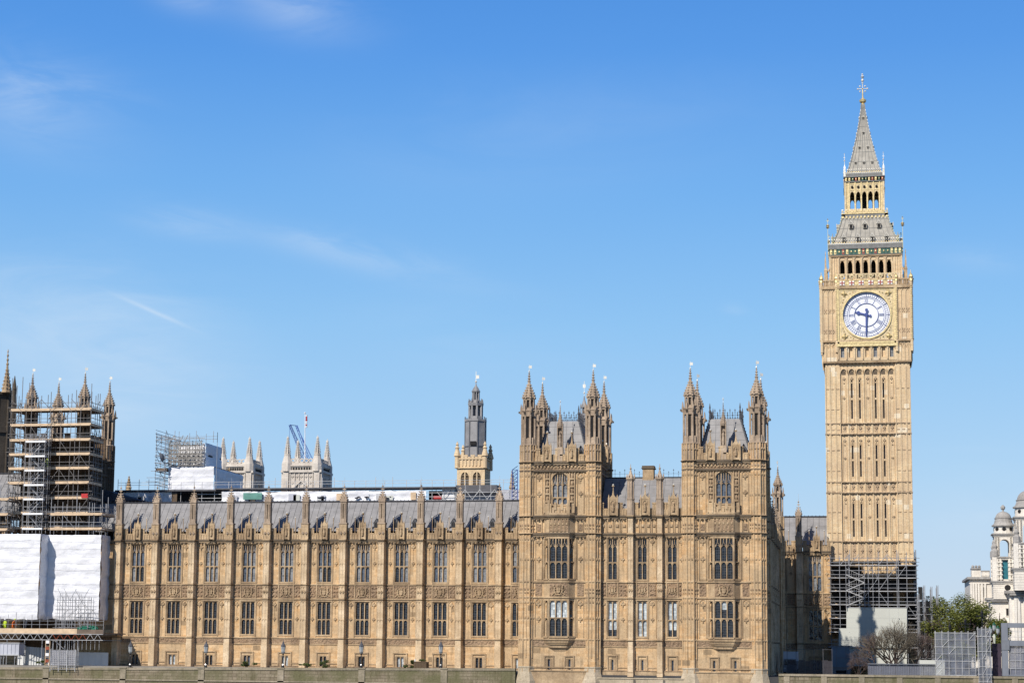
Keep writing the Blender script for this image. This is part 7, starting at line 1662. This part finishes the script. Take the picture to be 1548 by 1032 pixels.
# wrapped scaffold box and temporary roof works behind the ridge
T = thing('wrapped_works', 'stepped white sheeted works box on the roofs, left of the church towers', 'temporary roof', (0, 0, 0)); Y = 48
X = lambda x: xat(x, Y, 710); Z = lambda y: zat(y, Y, 300)
m = sheet(X(255), X(323.5), Y, Z(742), Z(705), 21, None, 24, 14, .10); smooth(part('sheet_panel', m, 'sheet_white', T)); smooth(part('sheet_panel', side_sheet(X(323.5), Y, Y+15, Z(742), Z(706), 23, 14, 14), 'sheet_white', T))
m = MB(); m.add([(X(255), Y, Z(705)), (X(323.5), Y, Z(705)), (X(323.5), Y+15, Z(705)), (X(255), Y+15, Z(705))], [(0, 1, 2, 3)]); part('roof_sheet', m, 'sheet_white', T)
smooth(part('sheet_panel', side_sheet(X(307), Y+.8, Y+9, Z(705), Z(668), 29, 14, 14), 'sheet_white', T)); smooth(part('sheet_panel', sheet(X(303), X(307), Y+.8, Z(705), Z(669), 31, None, 5, 14, .05), 'sheet_white', T))
m = sheet(X(262), X(303), Y+2.4, Z(704), Z(672), 33, None, 14, 14, .3); smooth(part('sheet_panel', m, 'sheet_white', T))
m = MB(); m.box(X(258), X(307), Y+2.5, Y+9, Z(688), Z(684)); m.box(X(262), X(300), Y+2.1, Y+2.3, Z(690), Z(687)); part('gap_shade', m, 'shade_backing', T)  # black boxes painted in for the shaded gap between sheets
scaffold('roof_scaffold', 'dense brown grey scaffold around the top of the white sheeted works box', X(256), X(305), Y-.4, Y+9, Z(704), [Z(y) for y in (703, 697, 691, 685, 679, 672)], 'F', 1.2, .8, .3, .5, seed=33, diag=.85, r=.075, decks=False, pole='scaffold_brown')
scaffold('roof_scaffold', 'thin open scaffold cage standing left of and above the white sheeted works box', X(239), X(331), Y-1.2, Y+10, Z(742), [Z(y) for y in (733, 722, 712, 700, 688, 677, 666, 660)], 'L', 1.6, 2.2, .3, 1.2, seed=35, diag=.25, r=.05, decks=False)
m = MB()
for x in (239, 247, 256, 273, 289, 299, 314, 325, 331): m.tube((X(x), Y-1.2, Z(670)), (X(x), Y-1.2, Z(660-rnd.uniform(0, 8))), .045, 4)
for y in (661, 665): m.tube((X(239), Y-1.2, Z(y)), (X(331), Y-1.2, Z(y)), .045, 4)
for x0_, x1_, y in ((237, 256, 700), (237, 256, 690), (238, 256, 680), (232, 256, 712), (226, 256, 722), (225, 256, 728)): m.tube((X(x0_), Y-1.2, Z(y)), (X(x1_), Y-1.2, Z(y)), .05, 4)
m.tube((X(331), Y-1.2, Z(740)), (X(331), Y-1.2, Z(655)), .045, 4)
single('guard_rail', m, 'scaffold_steel', 'top guard rails of thin tube above the white sheeted works box', 'guard rail')
m = MB(); m.box(X(239), X(255), Y-1, Y+1.5, Z(711), Z(707.5)); single('scaffold_deck', m, 'deck_dark', 'projecting brown plank deck left of the white sheeted works box', 'deck')
m = MB(); p = at(245, 691, Y-1.6); q = MB(); q.fr(0, 0, .85, .5, -.1, .25, 12); m.merge(q, Matrix.Translation(p) @ Matrix.Rotation(radians(75), 4, 'Y')); m.tube(p, p+Vector((2, 0, -.4)), .12, 4); single('satellite_dish', m, 'steel_grey', 'round dark dish antenna on the left of the roof scaffold', 'dish antenna')
# temporary roof level: long deck line, guard rail, white sheet wall just behind the ridge
Yt = 16; X = lambda x: xat(x, Yt, 745); Z = lambda y, x=480: zat(y, Yt, x)
T = thing('temporary_roof', 'long scaffold deck and white sheeted screen running behind the ridge of the long range', 'temporary roof', (0, 0, 0))
m = MB(); m.box(X(178), X(330), Yt-1.2, Yt+2, Z(741.5), Z(739.2)); m.box(X(330), X(690), Yt-1.2, Yt+2, Z(739.5), Z(737.6)); m.box(X(690), X(752), Yt-.5, Yt+3, Z(746), Z(735)); part('deck', m, 'scaffold_dark', T)
for xa, xb, y0_, s_ in ((190, 250, 758, 41), (338, 392, 762, 42), (392, 470, 762, 43), (470, 560, 762, 44), (560, 646, 762, 45)):
    smooth(part('sheet_panel', sheet(X(xa), X(xb), Yt-.75, Z(y0_), Z(742.5), s_, None, 30, 6, .22), 'sheet_white', T))
    for q in range(3):
        xo = xa+(xb-xa)*rnd.uniform(.05, .8); m = MB(); m.box(X(xo), X(xo+rnd.uniform(5, 12)), Yt-1.1, Yt-1.0, Z(757), Z(rnd.uniform(745, 752))); part('material_stack', m, rnd.choice(['sheet_grey', 'scaffold_pale', 'sheet_grey', 'hoarding_pale', 'deck_timber']), T)
smooth(part('sheet_panel', sheet(X(242), X(262), Yt-.6, Z(762), Z(742), 46, None, 6, 8, .1), 'sheet_white', T)); m = MB(); m.box(X(262), X(336), Yt+1.6, Yt+1.8, Z(762), Z(742)); part('gap_shade', m, 'shade_backing', T)  # last box is black to paint the shade under the deck
m = MB(); m.box(X(290), X(322), Yt-1.2, Yt+1, Z(744), Z(729)); smooth(part('sheet_panel', m, 'sheet_white', T)) if False else None
m = MB(); xq = X(180)
while xq < X(790): m.tube((xq, Yt-.5, Z(760)), (xq, Yt-.5, Z(722 if rnd.random() < .3 else 727)), .045, 4); xq += rnd.uniform(1.2, 2.2)
for y in (731.5, 727.5): m.tube((X(180), Yt-.5, Z(y)), (X(785), Yt-.5, Z(y)), .035, 4)
for y in (746, 752, 757): m.tube((X(300), Yt-.55, Z(y)), (X(785), Yt-.55, Z(y)), .05, 4)
xq = X(660); k = 0
while xq < X(780): m.tube((xq, Yt-.55, Z(756 if k % 2 else 742)), (xq+1.1, Yt-.55, Z(742 if k % 2 else 756)), .05, 4); xq += 1.1; k += 1
part('guard_rail', m, 'scaffold_pale', T)
m = MB(); rr = random.Random(6)
for xa in (482, 545, 583):
    p = at(xa+rr.uniform(-3, 3), 751+rr.uniform(-2, 2), Yt-1.1)
    for k in range(6): m.ball(p.x+rr.uniform(-1.0, 1.0), p.y, p.z+rr.uniform(-.12, .12), rr.uniform(.15, .36), 0, 7, .4)
part('tarpaulin_bundle', m, 'cloth_dark', T)
m = MB(); m.box(X(646), X(668), Yt+1, Yt+2.5, Z(760), Z(742)); part('gap_shade', m, 'shade_backing', T); m = MB(); m.box(X(669), X(688), Yt-.3, Yt+1, Z(757), Z(739)); single('site_cabin', m, 'paint_white', 'white box cabin on the roof works left of the lantern tower', 'cabin')  # the black box paints a shaded gap beside the cabin
m = MB(); m.box(X(655), X(668), Yt-.2, Yt+.8, Z(756), Z(750.5)); single('material_skip', m, 'flag_red', 'small red skip on the roof works beside the white box cabin', 'skip')
m = MB(); m.box(X(372), X(400), Yt-1.3, Yt-1.1, Z(755), Z(745)); single('netting_screen', m, 'teal_net', 'green netting screen on the roof works below the church towers', 'netting')
m = MB(); m.box(X(700), X(785), Yt+1, Yt+3, Z(760), Z(741)); single('works_hut', m, 'sheet_grey', 'grey roofed works hut right of the lantern tower base', 'hut')
m = MB(); x0_ = X(776); x1_ = X(784)
for k in range(9): z = Z(758)+k*.55; m.tube((x0_, Yt-1, z), (x1_, Yt-1, z+.55), .05, 3); m.tube((x0_, Yt-1, z), (x1_, Yt-1, z), .04, 3)
for x in (x0_, x1_): m.tube((x, Yt-1, Z(762)), (x, Yt-1, Z(713)), .07, 4)
single('lattice_mast', m, 'crane_blue', 'blue lattice mast close to the left pavilion tower', 'mast')
def stone_pin(x, y0, y1, Y, w, lab):
    p = at(x, y0, Y); zt_ = zat(y1, Y, x); h = zt_-p.z; m = MB(); m.lathe(0, 0, [(w, -p.z), (w, 0), (w*1.2, .1), (w*.7, h*.25), (w*.9, h*.3), (w*.55, h*.45), (w*.75, h*.5), (w*.4, h*.65), (w*.6, h*.7), (w*.2, h*.85), (w*.4, h*.9), (.03, h)], 8); single('stone_pinnacle', m, 'limestone_trim', lab, 'pinnacle', (p.x, Y, p.z))
stone_pin(194.5, 738, 719, 30, .4, 'lone stone pinnacle rising behind the left end of the long range'); stone_pin(774, 738, 710, 24, .42, 'stone pinnacle rising beside the blue lattice mast'); stone_pin(346, 737, 706, 60, .5, 'thin dark pinnacle in front of the left church tower')
m = MB(); m.add([(X(178), 10, Z(742)), (X(236), 10, Z(758)), (X(178), 10, Z(762))], [(0, 1, 2)]); m.add([(X(178), 10, Z(742)), (X(236), 10, Z(758)), (X(236), 18, Z(758)), (X(178), 18, Z(742))], [(0, 1, 2, 3)]); 
g_ = MB(); g_.ex([(X(170), Z(762)), (X(238), Z(760)), (X(172), Z(740))], 9, 19); single('rear_roof', g_, 'slate_dark', 'dark sloping slate roof behind the left end of the long range', 'roof')

# lower ranges behind the river front that carry the roof works
T = thing('palace_inner_range', 'low inner palace roofs behind the long range, carrying the temporary roof works', 'building', (0, 0, 0)); m = MB(); m.box(-16, 56.5, 11.2, 58, -1.3, 19.5); part('wall', m, 'limestone_brown_shade', T)
m = MB(); m.box(-16.3, 56.8, 11, 58.2, 19.5, 19.8)
for k in range(4): y = 16+k*11; m.add([(-16, y-4.5, 19.8), (56, y-4.5, 19.8), (56, y, 21.6), (-16, y, 21.6), (56, y+4.5, 19.8), (-16, y+4.5, 19.8)], [(0, 1, 2, 3), (3, 2, 4, 5), (0, 3, 5), (1, 4, 2)])
part('roof', m, 'slate_dark', T)
m = MB(); m.box(xat(256, 48.4, 710), xat(323, 48.4, 710), 48.6, 62, 0, zat(742, 48.6, 300)); part('core', m, 'limestone_brown_shade', [o for o in COL.objects if o.name == 'wrapped_works'][0])
m = MB(); m.box(xat(692, 62, 700), xat(732, 62, 700), 62.3, 66, -1.2, 12); part('lower_wall', m, 'limestone_brown_shade', [o for o in COL.objects if o.name == 'lantern_tower'][0])
